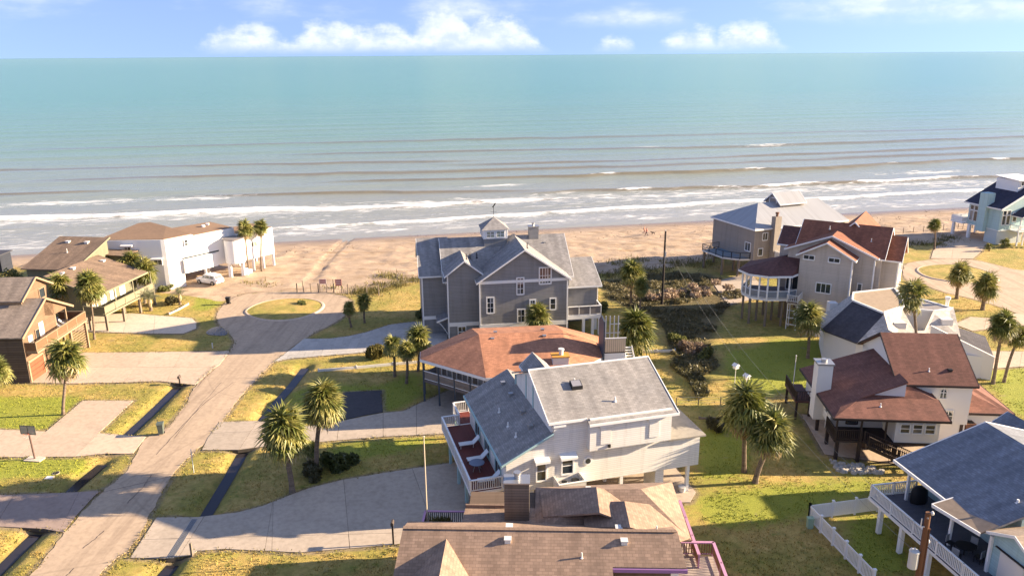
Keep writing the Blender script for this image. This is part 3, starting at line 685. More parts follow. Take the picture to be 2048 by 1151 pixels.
    col = mix(nt, mnode(nt, 'MULTIPLY', attn(nt, 'mud'), .72), col, (.16, .12, .07))
    vo = nt.nodes.new('ShaderNodeTexVoronoi'); vo.feature = 'DISTANCE_TO_EDGE'; vo.inputs['Scale'].default_value = .55
    dist = mix(nt, .5, mp2.outputs[0], mix(nt, 1., mp2.outputs[0], nt.nodes.new('ShaderNodeTexNoise').outputs[1], 'ADD')); L.new(dist, vo.inputs[0])
    web = ramp(nt, vo.outputs[0], [(0, (1, 1, 1)), (.16, (.0, .0, .0))])
    fn = noise(nt, mp2.outputs[0], .5, 8, .72); fn2 = noise(nt, mp2.outputs[0], 1.7, 6, .75)
    f1 = mnode(nt, 'ADD', attn(nt, 'foam'), mnode(nt, 'MULTIPLY', mnode(nt, 'SUBTRACT', fn2, .5), 1.9)); f1 = ramp(nt, f1, [(.38, (0, 0, 0)), (.72, (1, 1, 1))])
    f2 = mnode(nt, 'ADD', mnode(nt, 'MULTIPLY', attn(nt, 'lace'), .9), mnode(nt, 'ADD', mnode(nt, 'MULTIPLY', mnode(nt, 'SUBTRACT', fn, .5), 1.7), mnode(nt, 'MULTIPLY', web, .22)))
    gate = ramp(nt, attn(nt, 'lace'), [(.03, (0, 0, 0)), (.25, (1, 1, 1))])
    f2 = mix(nt, 1., ramp(nt, f2, [(.42, (0, 0, 0)), (.75, (.85, .85, .85))]), gate, 'MULTIPLY')
    ff = mix(nt, 1., f1, f2, 'LIGHTEN')
    L.new(mix(nt, ff, col, (.82, .82, .80)), b.inputs['Base Color'])
    L.new(mix(nt, ff, (.22, .22, .22), (.85, .85, .85)), b.inputs['Roughness']); b.inputs['IOR'].default_value = 1.33; b.inputs['Specular IOR Level'].default_value = .32
    w1 = noise(nt, mp2.outputs[0], .55, 6, .65); w2 = noise(nt, mp2.outputs[0], .07, 5, .6)
    L.new(bump(nt, mnode(nt, 'ADD', mnode(nt, 'MULTIPLY', w1, .8), mnode(nt, 'MULTIPLY', w2, 2.5)), .55, .55), b.inputs['Normal'])
    me.materials.append(m)
build_sea()
# ------------------------------------------------------------------ houses
# ---- grey three-storey house in the middle
def grey_house():
    h = house('beach_house', 'tall grey shingled house with a window cupola and weather vane on its ridge', -11.5, 97.2, 8.6)
    W = M('grey_siding', 'siding', (.27, .265, .26), .8, .08, rh=.19, ln=.62); RF = M('grey_shingle', 'shingle', (.28, .27, .265), .9)
    T = WHITE
    # low left wing and the main body share one ridge direction
    gable(h, 0, 3.3, 0, 10.4, 0, 8.05, 11.55, 'u', W, RF, T, .4, c=5.2)
    gable(h, 3.0, 18.9, -1.6, 9.6, 0, 7.75, 11.7, 'u', W, RF, T, .45, c=4.0)
    gable(h, 3.05, 7.3, -3.0, 3.2, 0, 8.75, 10.4, 'v', W, RF, T, .4, ends=False)
    gable(h, 6.9, 18.0, -4.5, 4.0, 0, 8.1, 11.85, 'v', W, RF, T, .4, c=12.5, ends=False)
    gable(h, 18.5, 22.7, -1.4, 9, 2.6, 6.1, 8.3, 'u', W, RF, T, .5, c=4.0)
    b = MB()
    b.box(6.85, 18.05, -4.56, -4.5, 7.75, 8.12); b.box(6.8, 18.1, -4.57, -4.5, 1.95, 2.5); b.box(3.0, 7.35, -3.06, -3.0, 1.95, 2.45); b.box(-.06, 3.05, -.06, 0, 2.05, 2.5)
    for u, v, z in ((6.9, -4.5, 8.0), (18.0, -4.5, 8.0), (3.05, -3.0, 8.6), (0, 0, 8)): b.box(u - .08, u + .08, v - .08, v + .05, .0, z)
    b.build('trim_band', T, h)
    for u, z, w, hh, nx, ny in ((8.2, 5.0, .75, 1.9, 2, 3), (12.0, 7.3, .75, 2.0, 2, 3), (15.15, 8.5, 1.35, 1.95, 4, 2), (12.1, 3.4, .8, 1.6, 2, 2), (13.55, 4.75, .55, 1.2, 2, 3), (16.15, 4.75, .6, 1.35, 1, 2)):
        window(h, (u, -4.5, z), -90, w, hh, nx, ny, trim=.14)
    window(h, (4.7, -3.0, 1.2), -90, .9, 1.3, 2, 2); window(h, (18.05, -2.6, 6.6), 0, .8, 1.5, 1, 2)
    # cupola
    c = MB().box(8.35, 11.35, 2.5, 5.5, 9.4, 11.85).build('cupola', W, h)
    MB().box(8.25, 11.45, 2.4, 5.6, 11.85, 13.05).build('cupola_box', T, c)
    for k, x in enumerate((9.2, 10.5)): window(h, (x, 2.4, 12.45), -90, .95, .75, 2, 2, trim=.07, glass=M('lit_through_pane', 'glass', (.3, .32, .24), .1))
    for y in (3.3, 4.7):
        window(h, (11.45, y, 12.45), 0, .95, .75, 2, 2, trim=.07); window(h, (8.25, y, 12.45), 180, .95, .75, 2, 2, trim=.07)
    r = MB(); ap = (9.85, 4.0, 14.45); e = [(8.0, 2.15, 13.07), (11.7, 2.15, 13.07), (11.7, 5.85, 13.07), (8.0, 5.85, 13.07)]
    for i in range(4): r.poly([e[i], e[(i + 1) % 4], ap])
    r.poly(e[::-1]); r.build('cupola_roof', RF, c)
    v = MB().tube([(9.85, 4, 14.4), (9.85, 4, 15.9)], .03, 6); v.beam((9.45, 4, 15.1), (10.25, 4, 15.1), .03)
    v.extrude([(9.65, 4, 15.75), (9.8, 4, 15.7), (10.0, 4, 15.95), (10.2, 4, 16.35), (9.95, 4, 16.2), (9.85, 4, 16.0)], (0, .03, 0)).build('weather_vane', BLACK, c)
    ch = MB().box(14.5, 15.75, 3.3, 4.3, 10.5, 13.0).build('chimney', W, h); MB().box(14.4, 15.85, 3.2, 4.4, 13.0, 13.12).build('chimney_cap', STEEL, ch); MB().lathe([(.16, 13.12), (.16, 13.4), (.22, 13.42), (.22, 13.55)], 10, (15.1, 3.8)).build('flue', STEEL, ch)
    pipes(h, [(6.3, .9, 9.65), (7.2, 1.0, 9.75), (13.3, -2.0, 11.5), (5.6, -1.5, 10.25)], BLACK, .7, .06); vents(h, [(6.5, -.2, 9.0), (16.5, 2.8, 10.95)], h=.08)
    # balcony on the right
    d = MB().box(18.2, 22.7, -3.8, -1.3, 2.25, 2.75).build('balcony', T, h)
    railing(h, [(18.3, -3.75), (22.65, -3.75), (22.65, -1.5)], 2.75, 1.2, T, M('grey_panel', 'paint', (.2, .18, .17), .7), style='panel', posts=1.4, rw=.16)
    posts(h, [(21.6, -3.6), (22.5, -3.6), (22.5, -1.6), (20.4, -3.6)], 0, 2.3, .34, T, 'column'); MB().box(18.3, 22.6, 2, 8.9, 0, 2.62).build('ground_floor_wall', W, h)
    MB().tube([(22.75, -1.9, 6), (22.75, -1.45, 5.6), (22.75, -1.45, 2.8)], .05, 6).build('downpipe', T, h)
    # hood over the side entrance
    a = MB(); a.slab([(1.6, -2.4, 2.35), (3.1, -2.4, 2.9), (3.1, -.0, 2.9), (1.6, -.0, 2.35)], .14); a.build('door_hood', RF, h)
    a = MB(); a.beam((1.55, -2.42, 2.4), (3.1, -2.42, 2.95), .06, .2)
    a.tube([(1.8 + 1.15 * (1 - math.cos(t)), -2.3, .75 + 1.6 * math.sin(t) if False else 2.3 - 1.6 * (1 - math.cos(t)) ** 1.4) for t in np.linspace(0, 1.57, 7)], .05, 6); a.build('bracket', T, h)
    for z0 in (7.7,): MB().extrude([(3.0, -.1, z0), (2.45, -.1, z0), (2.75, -.1, z0 - .3), (3.0, -.1, z0 - 1.1)], (0, .08, 0)).build('eave_bracket', T, h)
grey_house()

# ---- orange shingled elongated octagon house on stilts
def orange_house():
    h = house('stilt_house', 'low octagonal stilt house with an orange brown shingled hip roof and white railed deck', -9.6, 76.7, 5)
    RF = M('orange_shingle', 'shingle', (.43, .20, .115), .9, rh=.18); W = M('tan_wall', 'siding', (.24, .2, .165), .8, .08, rh=.3, ax=0, ln=.8)
    e = [(0, -.3), (6.5, -6.0), (14.6, -6.0), (20.1, -.6), (20.1, 4.0), (15.3, 8.8), (5.7, 8.6), (0, 1.8)]
    z = 4.72; A, B = (6.2, 1.45, 6.55), (15.2, 1.7, 6.55)
    r = MB(); E = [(*p, z) for p in e]
    for i, ap in ((0, A), (7, A), (6, A), (2, B), (3, B), (4, B)): r.slab([E[i], E[(i + 1) % 8], ap], .12)
    r.slab([E[1], E[2], B, A], .12); r.slab([E[5], E[6], A, B], .12)
    rf = r.build('roof', RF, h)
    c = MB()
    for i in range(8): c.beam((*e[i], z - .06), (*e[(i + 1) % 8], z - .06), .08, .3)
    c.build('fascia', WHITE, rf)
    ins = lambda k: [(10 + (x - 10) * k, 1.2 + (y - 1.2) * (k - .02)) for x, y in e]
    MB().prism(ins(.84), 2.45, z - .02).build('wall', W, h)
    MB().prism(ins(.975), 2.25, 2.5).build('deck', M('deck_grey', 'siding', (.17, .14, .12), .85, .15, rh=.14), h)
    ring = ins(.97)
    NAVY = M('slate_blue_post', 'paint', (.06, .075, .095), .6, .1)
    railing(h, [ring[7], ring[0], ring[1], ring[2]], 2.5, 1.0, WHITE, M('tan_baluster', 'paint', (.42, .36, .3), .7), .15, 30, .05)
    side = []
    for a, b, n in ((7, 0, 1), (0, 1, 4), (1, 2, 4), (2, 3, 3), (3, 4, 2), (4, 5, 3)):
        for k in range(n): side.append((ring[a][0] + (ring[b][0] - ring[a][0]) * k / n, ring[a][1] + (ring[b][1] - ring[a][1]) * k / n))
    posts(h, side, 0, z, .2, NAVY)
    posts(h, [(6, 2), (10, 2), (14, 2), (6, -2), (10, -2), (14, -2)], 0, 2.3, .25, NAVY)
    for a, b in ((0, 1), (1, 2)):
        pa, pb = Vector((*ins(.845)[a], 0)), Vector((*ins(.845)[b], 0)); f = math.degrees(math.atan2((pb - pa).y, (pb - pa).x)) - 90
        for t in (.22, .5, .78):
            q = pa.lerp(pb, t); window(h, (q.x, q.y, 3.75), f, 1.35, 1.25, 2, 1, glass=M('screen_pane', 'glass', (.10, .09, .08), .5), trim=.08)
    vents(h, [(7.6, .6, 6.25), (13.1, .75, 6.3), (8.0, 2.2, 6.4), (13.1, 2.4, 6.45)]); 
    ch = MB().box(13.3, 14.9, -4.4, -3.3, 4.7, 6.0).build('chimney', OFFW, h); MB().box(13.2, 15.0, -4.5, -3.2, 6.0, 6.1).build('chimney_cap', M('rusty_metal', 'paint', (.62, .30, .05), .7, .3), ch); MB().lathe([(.22, 6.1), (.22, 6.55), (.3, 6.57), (.3, 6.75)], 12, (14.2, -3.85)).build('flue', OFFW, ch)
    # roof-deck tower at the right end: boarded box, tall side screen, bare pergola posts and stairs
    TB = M('sunlit_boards', 'siding', (.66, .52, .36), .85, .08, rh=.22, ax=0)  # lightened base colour stands in for sun on boards that face into shade
    tw = MB().box(19.0, 21.2, -2.0, 1.2, 0, 5.3).build('tower_wall', WHITE, h)
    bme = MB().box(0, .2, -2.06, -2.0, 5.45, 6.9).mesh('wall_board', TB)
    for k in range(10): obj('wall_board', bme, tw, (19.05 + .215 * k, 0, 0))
    MB().box(19.0, 21.2, -2.0, 1.2, 5.3, 5.45).build('roof_deck', DARKW, h); MB().box(19.0, 21.25, -2.1, -1.95, 6.9, 7.0).build('cap', OFFW, tw)
    MB().extrude([(18.85, -2.1, 4.6), (18.85, .4, 4.6), (18.85, .4, 8.2), (18.85, -.6, 9.0), (18.85, -2.1, 8.8)], (.14, 0, 0)).build('side_screen', NAVY, h)
    posts(h, [(19.3 + .45 * k, 1.15) for k in range(5)], 5.4, 8.3, .09, OFFW, 'pergola_post')
    pg = MB(); pg.beam((19.2, 1.15, 6.4), (21.3, 1.15, 6.4), .05, .07); pg.beam((20.2, 1.15, 7.4), (21.3, 1.15, 7.4), .05, .07); pg.build('pergola_rail', OFFW, h)
    stairs(h, (21.8, -5.2), (21.8, -.4), 2.4, 5.4, .9, OFFW); posts(h, [(21.5, -5), (22.2, -5), (21.5, -.4), (22.2, -.4)], 0, 2.6, .12, OFFW)
orange_house()

# ---- white clapboard house with aqua trim and a red deck
def white_house():
    h = house('stilt_house', 'white clapboard house with aqua trim and a dark red deck of lounge chairs', 14.5, 58.2, 15.5)
    W = M('white_clapboard', 'siding', (.80, .77, .71), .7, .04, rh=.165, ln=.66, gr=.2); RF = M('taupe_shingle', 'shingle', (.295, .28, .265), .9, rh=.17); AQ = M('aqua_trim', 'paint', (.34, .50, .50), .5, .06)
    RED = M('red_deck', 'siding', (.17, .038, .028), .6, .12, rh=.14, ax=0, ln=.75)
    # lower storey with shed roof on the left
    MB().extrude([(-15.6, 0, 2.45), (.8, 0, 2.45), (.8, 0, 5.1), (-2.0, 0, 5.1), (-2.0, 0, 7.0), (-11.96, 0, 7.0), (-15.6, 0, 5.15)], (0, 9.8, 0)).build('wall', W, h)
    MB().extrude([(-15.6, 9.8, 2.45), (-9.0, 9.8, 2.45), (-9.0, 9.8, 5.6), (-11.96, 9.8, 7.0), (-15.6, 9.8, 5.15)], (0, 3.0, 0)).build('wall', W, h)
    r = MB(); r.slab([(-16.0, -.25, 4.97), (-11.9, -.25, 7.08), (-11.9, 13.2, 7.08), (-16.0, 13.2, 4.97)], .14)
    r.slab([(-11.9, 9.95, 7.08), (-11.9, 13.2, 7.08), (-8.7, 13.2, 5.45), (-8.7, 9.95, 5.45)], .14)
    rf = r.build('roof', RF, h)
    t = MB(); t.extrude([(-16.05, -.27, 4.93), (-11.9, -.27, 7.06), (-11.9, -.27, 7.25), (-16.05, -.27, 5.12)], (0, -.06, 0)); t.box(-16.1, -16.0, -.3, 13.2, 4.86, 5.1); t.build('trim', AQ, rf)
    # upper storey
    MB().extrude([(-12.0, 0.02, 5.0), (-12.0, 0.02, 8.1), (-12.0, 5.0, 10.2), (-12.0, 9.78, 8.1), (-12.0, 9.78, 5.0)], (10.0, 0, 0)).build('upper_wall', W, h)
    MB().box(-9.05, -2.15, -.6, .01, 5.42, 8.12).build('bay_wall', W, h)
    r = MB(); r.slab([(-12.3, -.3, 8.0), (-1.75, -.3, 8.0), (-1.75, 5.0, 10.24), (-12.3, 5.0, 10.24)], .14); r.slab([(-9.25, -.95, 7.74), (-1.75, -.95, 7.74), (-1.75, -.3, 8.0), (-9.25, -.3, 8.0)], .14)
    r.slab([(-12.3, 10.2, 8.0), (-1.75, 10.2, 8.0), (-1.75, 5.0, 10.24), (-12.3, 5.0, 10.24)], .14); r2_ = r.build('upper_roof', RF, h)
    t = MB(); t.beam((-12.35, 5, 10.38), (-1.7, 5, 10.38), .16, .1); t.beam((-12.32, -.33, 8.05), (-9.2, -.33, 8.05), .07, .2); t.beam((-9.25, -.98, 7.8), (-1.7, -.98, 7.8), .07, .2)
    t.beam((-1.72, -.95, 7.8), (-1.72, 5.0, 10.3), .07, .22); t.beam((-12.33, -.3, 8.08), (-12.33, 5, 10.3), .06, .2); t.build('trim', WHITE, r2_)
    t = MB(); t.box(-12.06, -12.0, 4.6, 4.8, 7.1, 9.9); t.box(-12.06, -12.0, 6.6, 6.8, 7.1, 9.2); t.box(-12.06, -12., 9.7, 9.9, 6.8, 8.0); t.box(-12.1, -11.9, 9.75, 9.95, 6.8, 8.0); t.build('corner_board', AQ, h)
    # small lean-to roof right
    r = MB(); r.slab([(-2.1, -.3, 5.14), (1.15, -.35, 5.14), (1.15, 4.6, 5.3), (-2.1, 4.6, 5.3)], .13); r.build('low_roof', M('flat_beige_roof', 'concrete', (.34, .31, .26), .9, .08), h)
    MB().box(-2.0, .8, .05, 9.7, 5.05, 5.16).build('ceiling_board', W, h)
    # windows with storm awnings, bay shutters, round window
    for u, z, w, hh in ((-12.8, 4.0, .7, 1.6), (-10.65, 4.15, .85, 1.35)):
        window(h, (u, 0, z), -90, w, hh, 1, 2); awning(h, (u, 0, z + hh / 2 + .05), -90, w + .5, .55)
    for u in (-7.75, -3.65):
        MB().box(-.42, .42, -.06, 0, -1.05, .75).build('shutter', W, h, (u, -.6, 6.95)); awning(h, (u, -.6, 7.42), -90, 1.15, .2)
    MB().box(-.4, .4, -.05, 0, -.6, .5).build('shutter', W, h, (-11.4, 0, 7.2)); awning(h, (-11.4, 0, 7.65), -90, 1.0, .3)
    p = MB().tube([(0, .02, 0), (0, -.08, 0)], .36, 20).build('round_window', WHITE, h, (-8.95, 0, 4.3)); MB().tube([(0, -.075, 0), (0, -.1, 0)], .22, 20).build('pane', GLASS, p)
    lamp = MB().box(-.1, .1, -.14, 0, -.14, .1).build('wall_lamp', BLACK, h, (-7.45, -.6, 5.72))
    for v in (2.4, 6.0, 9.5): window(h, (-15.6, v, 3.7), 180, 1.6, 2.0, 2, 1, frame=AQ)
    # walls and posts below
    posts(h, [(-.05, .2), (.5, 9.3), (-6.0, 3.5), (-6.0, .15), (-13.5, .2), (-9.7, .2), (-15.3, 9.3), (-15.3, 5), (-9.5, 9.3), (-3, 9.3)], 0, 2.5, .26, WHITE)
    MB().box(-3.0, -2.25, .1, 2.2, 0, 2.45).build('storage_wall', W, h); MB().box(-15.2, -10.5, 4, 9.5, 0, 2.44).build('storage_wall', W, h)
    # deck
    d = MB().prism([(-18.3, .85), (-15.6, .85), (-15.6, 12.8), (-15.15, 12.8), (-15.15, 15.3), (-16.7, 15.3), (-16.7, 12.6), (-18.3, 12.6)], 2.25, 2.5).build('deck', WHITE, h)
    boards(d, -18.25, -15.65, .9, 12.55, 2.54, .15, RED, 'u'); boards(d, -16.65, -15.2, 12.7, 15.2, 2.54, .15, RED, 'u')
    railing(h, [(-15.7, .9), (-18.25, .9), (-18.25, 12.55), (-16.65, 12.55), (-16.65, 15.25), (-15.2, 15.25)], 2.52, 1.0, WHITE, OFFW, .17, 2.6, .06, rw=.15)
    posts(h, [(-18.0, 1.2), (-18.0, 3.6), (-18.0, 6.6), (-18.0, 10.2), (-17.0, 1.2), (-16.5, 14.9)], 0, 2.3, .24, AQ)
    # window-side balcony box with air conditioners
    bb = MB(); bb.box(-11.8, -9.6, -1.5, 0, 2.4, 2.55)
    for a in ((-11.8, -9.6, -1.5, -1.42), (-11.8, -11.72, -1.5, 0), (-9.68, -9.6, -1.5, 0)): bb.box(*a, 2.55, 3.4)
    o = bb.build('balcony_box', OFFW, h); MB().beam((-11.85, -1.46, 3.44), (-9.55, -1.46, 3.44), .14, .08).build('cap', WHITE, o); posts(h, [(-11.6, -1.3), (-9.8, -1.3)], 0, 2.4, .15, OFFW)
    vents(h, [(-12.9, 11.0, 6.72), (-12.9, 8.4, 6.72), (-12.9, 4.8, 6.72), (-13.0, 2.2, 6.66)]); pipes(h, [(-14.3, 7.0, 5.98), (-14.3, 4.2, 5.98), (-14.2, 2.2, 6.02), (-6.4, .9, 8.65), (-9.0, 3.2, 9.6)], WHITE, .4, .06)
    sk = MB().extrude([(-9.45, 2.45, 9.28), (-8.55, 2.45, 9.28), (-8.55, 3.15, 9.58), (-9.45, 3.15, 9.58)], (0, 0, .3)).build('skylight', BLACK, h); MB().extrude([(-9.38, 2.52, 9.6), (-8.62, 2.52, 9.6), (-8.62, 3.08, 9.85), (-9.38, 3.08, 9.85)], (0, 0, .03)).build('pane', M('skylight_pane', 'glass', (.25, .23, .26), .15), sk)
    dm = gable(h, -11.6, -9.6, 6.0, 9.3, 8.4, 9.0, 9.9, 'v', W, RF, WHITE, .2)
    return h
WH = white_house()
def on(h, q):   # local house point -> world
    a = h.rotation_euler.z; return (h.location.x + q[0] * math.cos(a) - q[1] * math.sin(a), h.location.y + q[0] * math.sin(a) + q[1] * math.cos(a), q[2])
def lounger(q, rz, label):
    o = thing('lounge_chair', label, 'chair', on(WH, q), WH.rotation_euler.z + rz, 'lounge chairs on the red deck'); 
    MB().box(0, 1.25, -.3, .3, .3, .36).build('seat', WHITE, o); MB().extrude([(1.25, -.3, .3), (1.8, -.3, .85), (1.77, -.3, .9), (1.22, -.3, .36)], (0, .6, 0)).build('backrest', WHITE, o)
    for x in (.1, 1.2):
        for y in (-.27, .27): MB().box(x - .025, x + .025, y - .025, y + .025, 0, .3).build('leg', OFFW, o)
lounger((-17.6, 8.2, 2.545), .0, 'white lounge chair on the red deck, farthest from the round table'); lounger((-17.5, 5.4, 2.545), .05, 'white lounge chair on the red deck, right behind the round table'); lounger((-17.4, 1.9, 2.545), .0, 'white lounge chair on the red deck, beside the white end railing')
tb = thing('patio_table', 'round blue grey patio table on the red deck', 'table', on(WH, (-17.0, 4.0, 2.545)))
MB().lathe([(.0, .70), (.62, .70), (.62, .74), (.0, .74)], 24).build('table_top', M('blue_table', 'paint', (.16, .19, .25), .35, .1), tb); 
for k in range(4): MB().beam((.4 * math.cos(k * 1.57 + .7), .4 * math.sin(k * 1.57 + .7), 0), (.15 * math.cos(k * 1.57 + .7), .15 * math.sin(k * 1.57 + .7), .7), .04).build('leg', STEEL, tb)
for u, r_, lb in ((-11.15, .28, 'smaller grey drum air conditioner in the white balcony box under the window'), (-10.25, .4, 'larger grey drum air conditioner in the white balcony box under the window')):
    o = thing('air_conditioner', lb, 'air conditioner', on(WH, (u, -.75, 2.56)), 0, 'air conditioners in the balcony box')
    MB().lathe([(r_, 0), (r_, .6), (r_ * .9, .66)], 16).build('casing', M('ac_grey', 'paint', (.25, .25, .25), .5, .15), o); MB().lathe([(r_ * .8, .67), (r_ * .8, .69)], 16).build('fan_grille', BLACK, o)

# ---- brown shingled house with pink trim at the front
def pink_house():
    h = house('stilt_house', 'brown shingled house with pink purple trim and a wood clad chimney', -5, 45, -2)
    RF = M('brown_shingle', 'shingle', (.31, .215, .155), .92, rh=.2, bw=.36); PK = M('pink_trim', 'paint', (.52, .27, .40), .6, .15); PU = M('purple_trim', 'paint', (.29, .15, .34), .6, .12); W = M('brown_wall', 'siding', (.16, .11, .075), .85, .12, rh=.2)
    s = .52; vr, zr = -2.4, 6.9
    r = MB(); r.slab([(-1.75, vr, zr), (15.1, vr, zr), (15.3, 1.05, zr - s * 3.45), (-2.05, 1.05, zr - s * 3.45)], .12)
    r.slab([(-1.75, vr, zr), (15.1, vr, zr), (15.35, -4.5, zr - s * 2.1), (11.0, -4.5, zr - s * 2.1), (-1.9, -4.5, zr - s * 2.1)], .12); r.slab([(-1.9, -4.5, zr - s * 2.1), (11.0, -4.5, zr - s * 2.1), (11.0, -7.8, zr - s * 5.4), (-2.1, -7.8, zr - s * 5.4)], .12)
    rf = r.build('roof', RF, h); cap = MB(); n = 56; 
    capm = MB().box(0, .29, -.14, .14, 0, .035).mesh('ridge_tile', RF)
    for k in range(n): obj('ridge_tile', capm, rf, (-1.75 + k * .3, vr, zr + .105))
    # front cross gable, left
    g = MB(); g.slab([(1.0, -3.0, 6.55), (1.0, -9.0, 6.55), (-2.4, -9.0, 4.6), (-2.1, -7.0, 4.7)], .14); g.slab([(1.0, -3.0, 6.55), (1.0, -9.0, 6.55), (4.2, -9.0, 4.7), (3.6, -6.9, 4.95)], .14); g.build('cross_gable', RF, h)
    # hip wing behind with cross ridge
    e = 5.05; g = MB()
    P = {'a': (6.4, -.6, e), 'b': (16.4, -.6, e), 'c': (16.3, 6.6, e), 'd': (6.4, 5.6, e), 'r0': (10.4, 2.6, 6.75), 'r1': (13.5, 2.7, 6.75)}
    for f in (('a', 'b', 'r1', 'r0'), ('b', 'c', 'r1'), ('c', 'd', 'r0', 'r1'), ('d', 'a', 'r0')): g.slab([P[k] for k in f], .12)
    g.build('hip_roof', RF, h)
    g = MB(); g.slab([(12.2, .75, 7.0), (12.25, -2.2, 7.0), (9.6, -.5, 5.85), (9.5, 2.4, 5.85)], .12); g.slab([(12.2, .75, 7.0), (12.25, -2.2, 7.0), (15.2, -2.0, 5.9), (16.3, -.4, 5.15), (14.0, 1.7, 6.2)], .12); g.build('cross_gable', RF, h)
    g = MB(); g.slab([(10.5, 2.5, 6.98), (10.5, -.6, 6.98), (6.9, 1.4, 5.35), (6.7, 4.7, 5.4)], .12); g.slab([(10.5, 2.5, 6.98), (10.5, -.6, 6.98), (12.4, -.6, 6.2), (12.4, 2.9, 6.2)], .12); g.build('cross_gable', RF, h)
    g = MB(); g.slab([(1.5, .9, 5.1), (6.6, .9, 5.1), (6.6, 3.1, 4.95), (1.6, 3.1, 4.95)], .12); g.build('low_roof', RF, h); MB().box(1.6, 4.4, 3.0, 3.12, 4.9, 5.3).build('parapet', RF, h)
    # walls
    b = MB(); b.box(-1.6, 14.8, -4.0, .7, 2.7, 5.0); b.build('wall', W, h); b = MB(); b.box(1.8, 16.0, .7, 5.4, 2.7, 4.9); b.build('wall', W, h); b = MB(); b.box(-1.6, 10.9, -7.4, -4.0, 0.2, 4.1); b.build('wall', W, h)
    MB().extrude([(-1.5, -2.4, 5.0), (-1.5, .8, 5.0), (-1.5, -2.4, 6.7)], (16, 0, 0)).build('gable_wall', W, h)
    MB().extrude([(-1.5, -4.2, 5.0), (-1.5, -2.4, 5.0), (-1.5, -2.4, 6.7), (-1.5, -4.2, 5.8)], (16, 0, 0)).build('gable_wall', W, h)
    MB().box(11.0, 15.4, -4.62, -4.5, 5.62, 5.85).build('fascia', PU, rf); window(h, (12.6, -4.0, 4.6), -90, 2.6, 1.6, 2, 1, frame=M('dark_frame', 'paint', (.02, .02, .03), .5), glass=M('blind_pane', 'glass', (.5, .52, .5), .25)); MB().box(14.1, 15.0, -4.06, -4.0, 3.0, 5.4).build('white_panel', WHITE, h)
    # chimney
    c = MB().box(4.35, 6.0, 1.35, 2.45, 3, 7.9).build('chimney', M('weathered_wood', 'siding', (.17, .135, .105), .9, .25, rh=.2), h); MB().box(4.3, 6.05, 1.3, 2.5, 7.9, 8.0).build('chimney_cap', STEEL, c); MB().lathe([(.2, 8.0), (.2, 8.3), (.26, 8.3), (.26, 8.45)], 12, (5.2, 2.0)).build('flue', STEEL, c)
    vents(h, [(4.75, -3.1, 6.6), (11.8, -3.1, 6.6), (4.8, -1.8, 6.65), (11.6, -1.8, 6.65)], OFFW, .36, .2); pipes(h, [(9.2, -4.0, 6.12), (13.9, -2.0, 6.7)], OFFW, .4); vents(h, [(10.1, 4.4, 5.75), (10.6, 1.6, 6.35), (11.4, 1.55, 6.35)], WHITE, .3, .12)
    # right deck with pink rails
    d = MB().box(15.0, 18.4, -7.6, 1.5, 2.35, 2.6).build('deck', W, h); boards(d, 15.05, 18.35, -7.5, 1.45, 2.66, .17, M('grey_deck', 'siding', (.52, .43, .37), .8, .1, rh=.17, ln=.9), 'u', .05, .04)
    MB().box(15.6, 17.0, 1.5, 6.6, 2.35, 2.6).build('side_deck', M('grey_deck', 'paint', (.5, .4, .3)), h)
    TW = M('warm_wood', 'siding', (.36, .21, .10), .8, .15, rh=.3, ax=0)
    railing(h, [(16.95, 6.6), (17.1, .1)], 2.62, 1.0, PK, TW, .16, 2.0, .05, rw=.2); railing(h, [(15.95, 1.4), (18.3, 1.4), (18.4, -7.5)], 2.68, 1.0, PK, TW, .16, 2.2, .06, rw=.2)
    posts(h, [(18.2, 1.2), (18.2, -3), (18.2, -7), (16.8, 6.3), (16.8, 3.5)], 0, 2.4, .2, TW)
    # left deck
    MB().box(-1.6, 4.3, 2.5, 4.9, 2.35, 2.6).build('left_deck', M('bluegrey_deck', 'siding', (.2, .2, .21), .8, .1, rh=.15), h); railing(h, [(-1.5, 1.0), (-1.5, 4.85), (1.8, 4.85), (7.4, 4.85)], 2.6, 1.0, PK, M('grey_baluster', 'paint', (.09, .09, .1), .7), .14, 3, .05, rw=.16)
    posts(h, [(-1.4, 4.7), (1.5, 4.7), (4.2, 4.7)], 0, 2.4, .2, TW)
    return h
PH = pink_house()
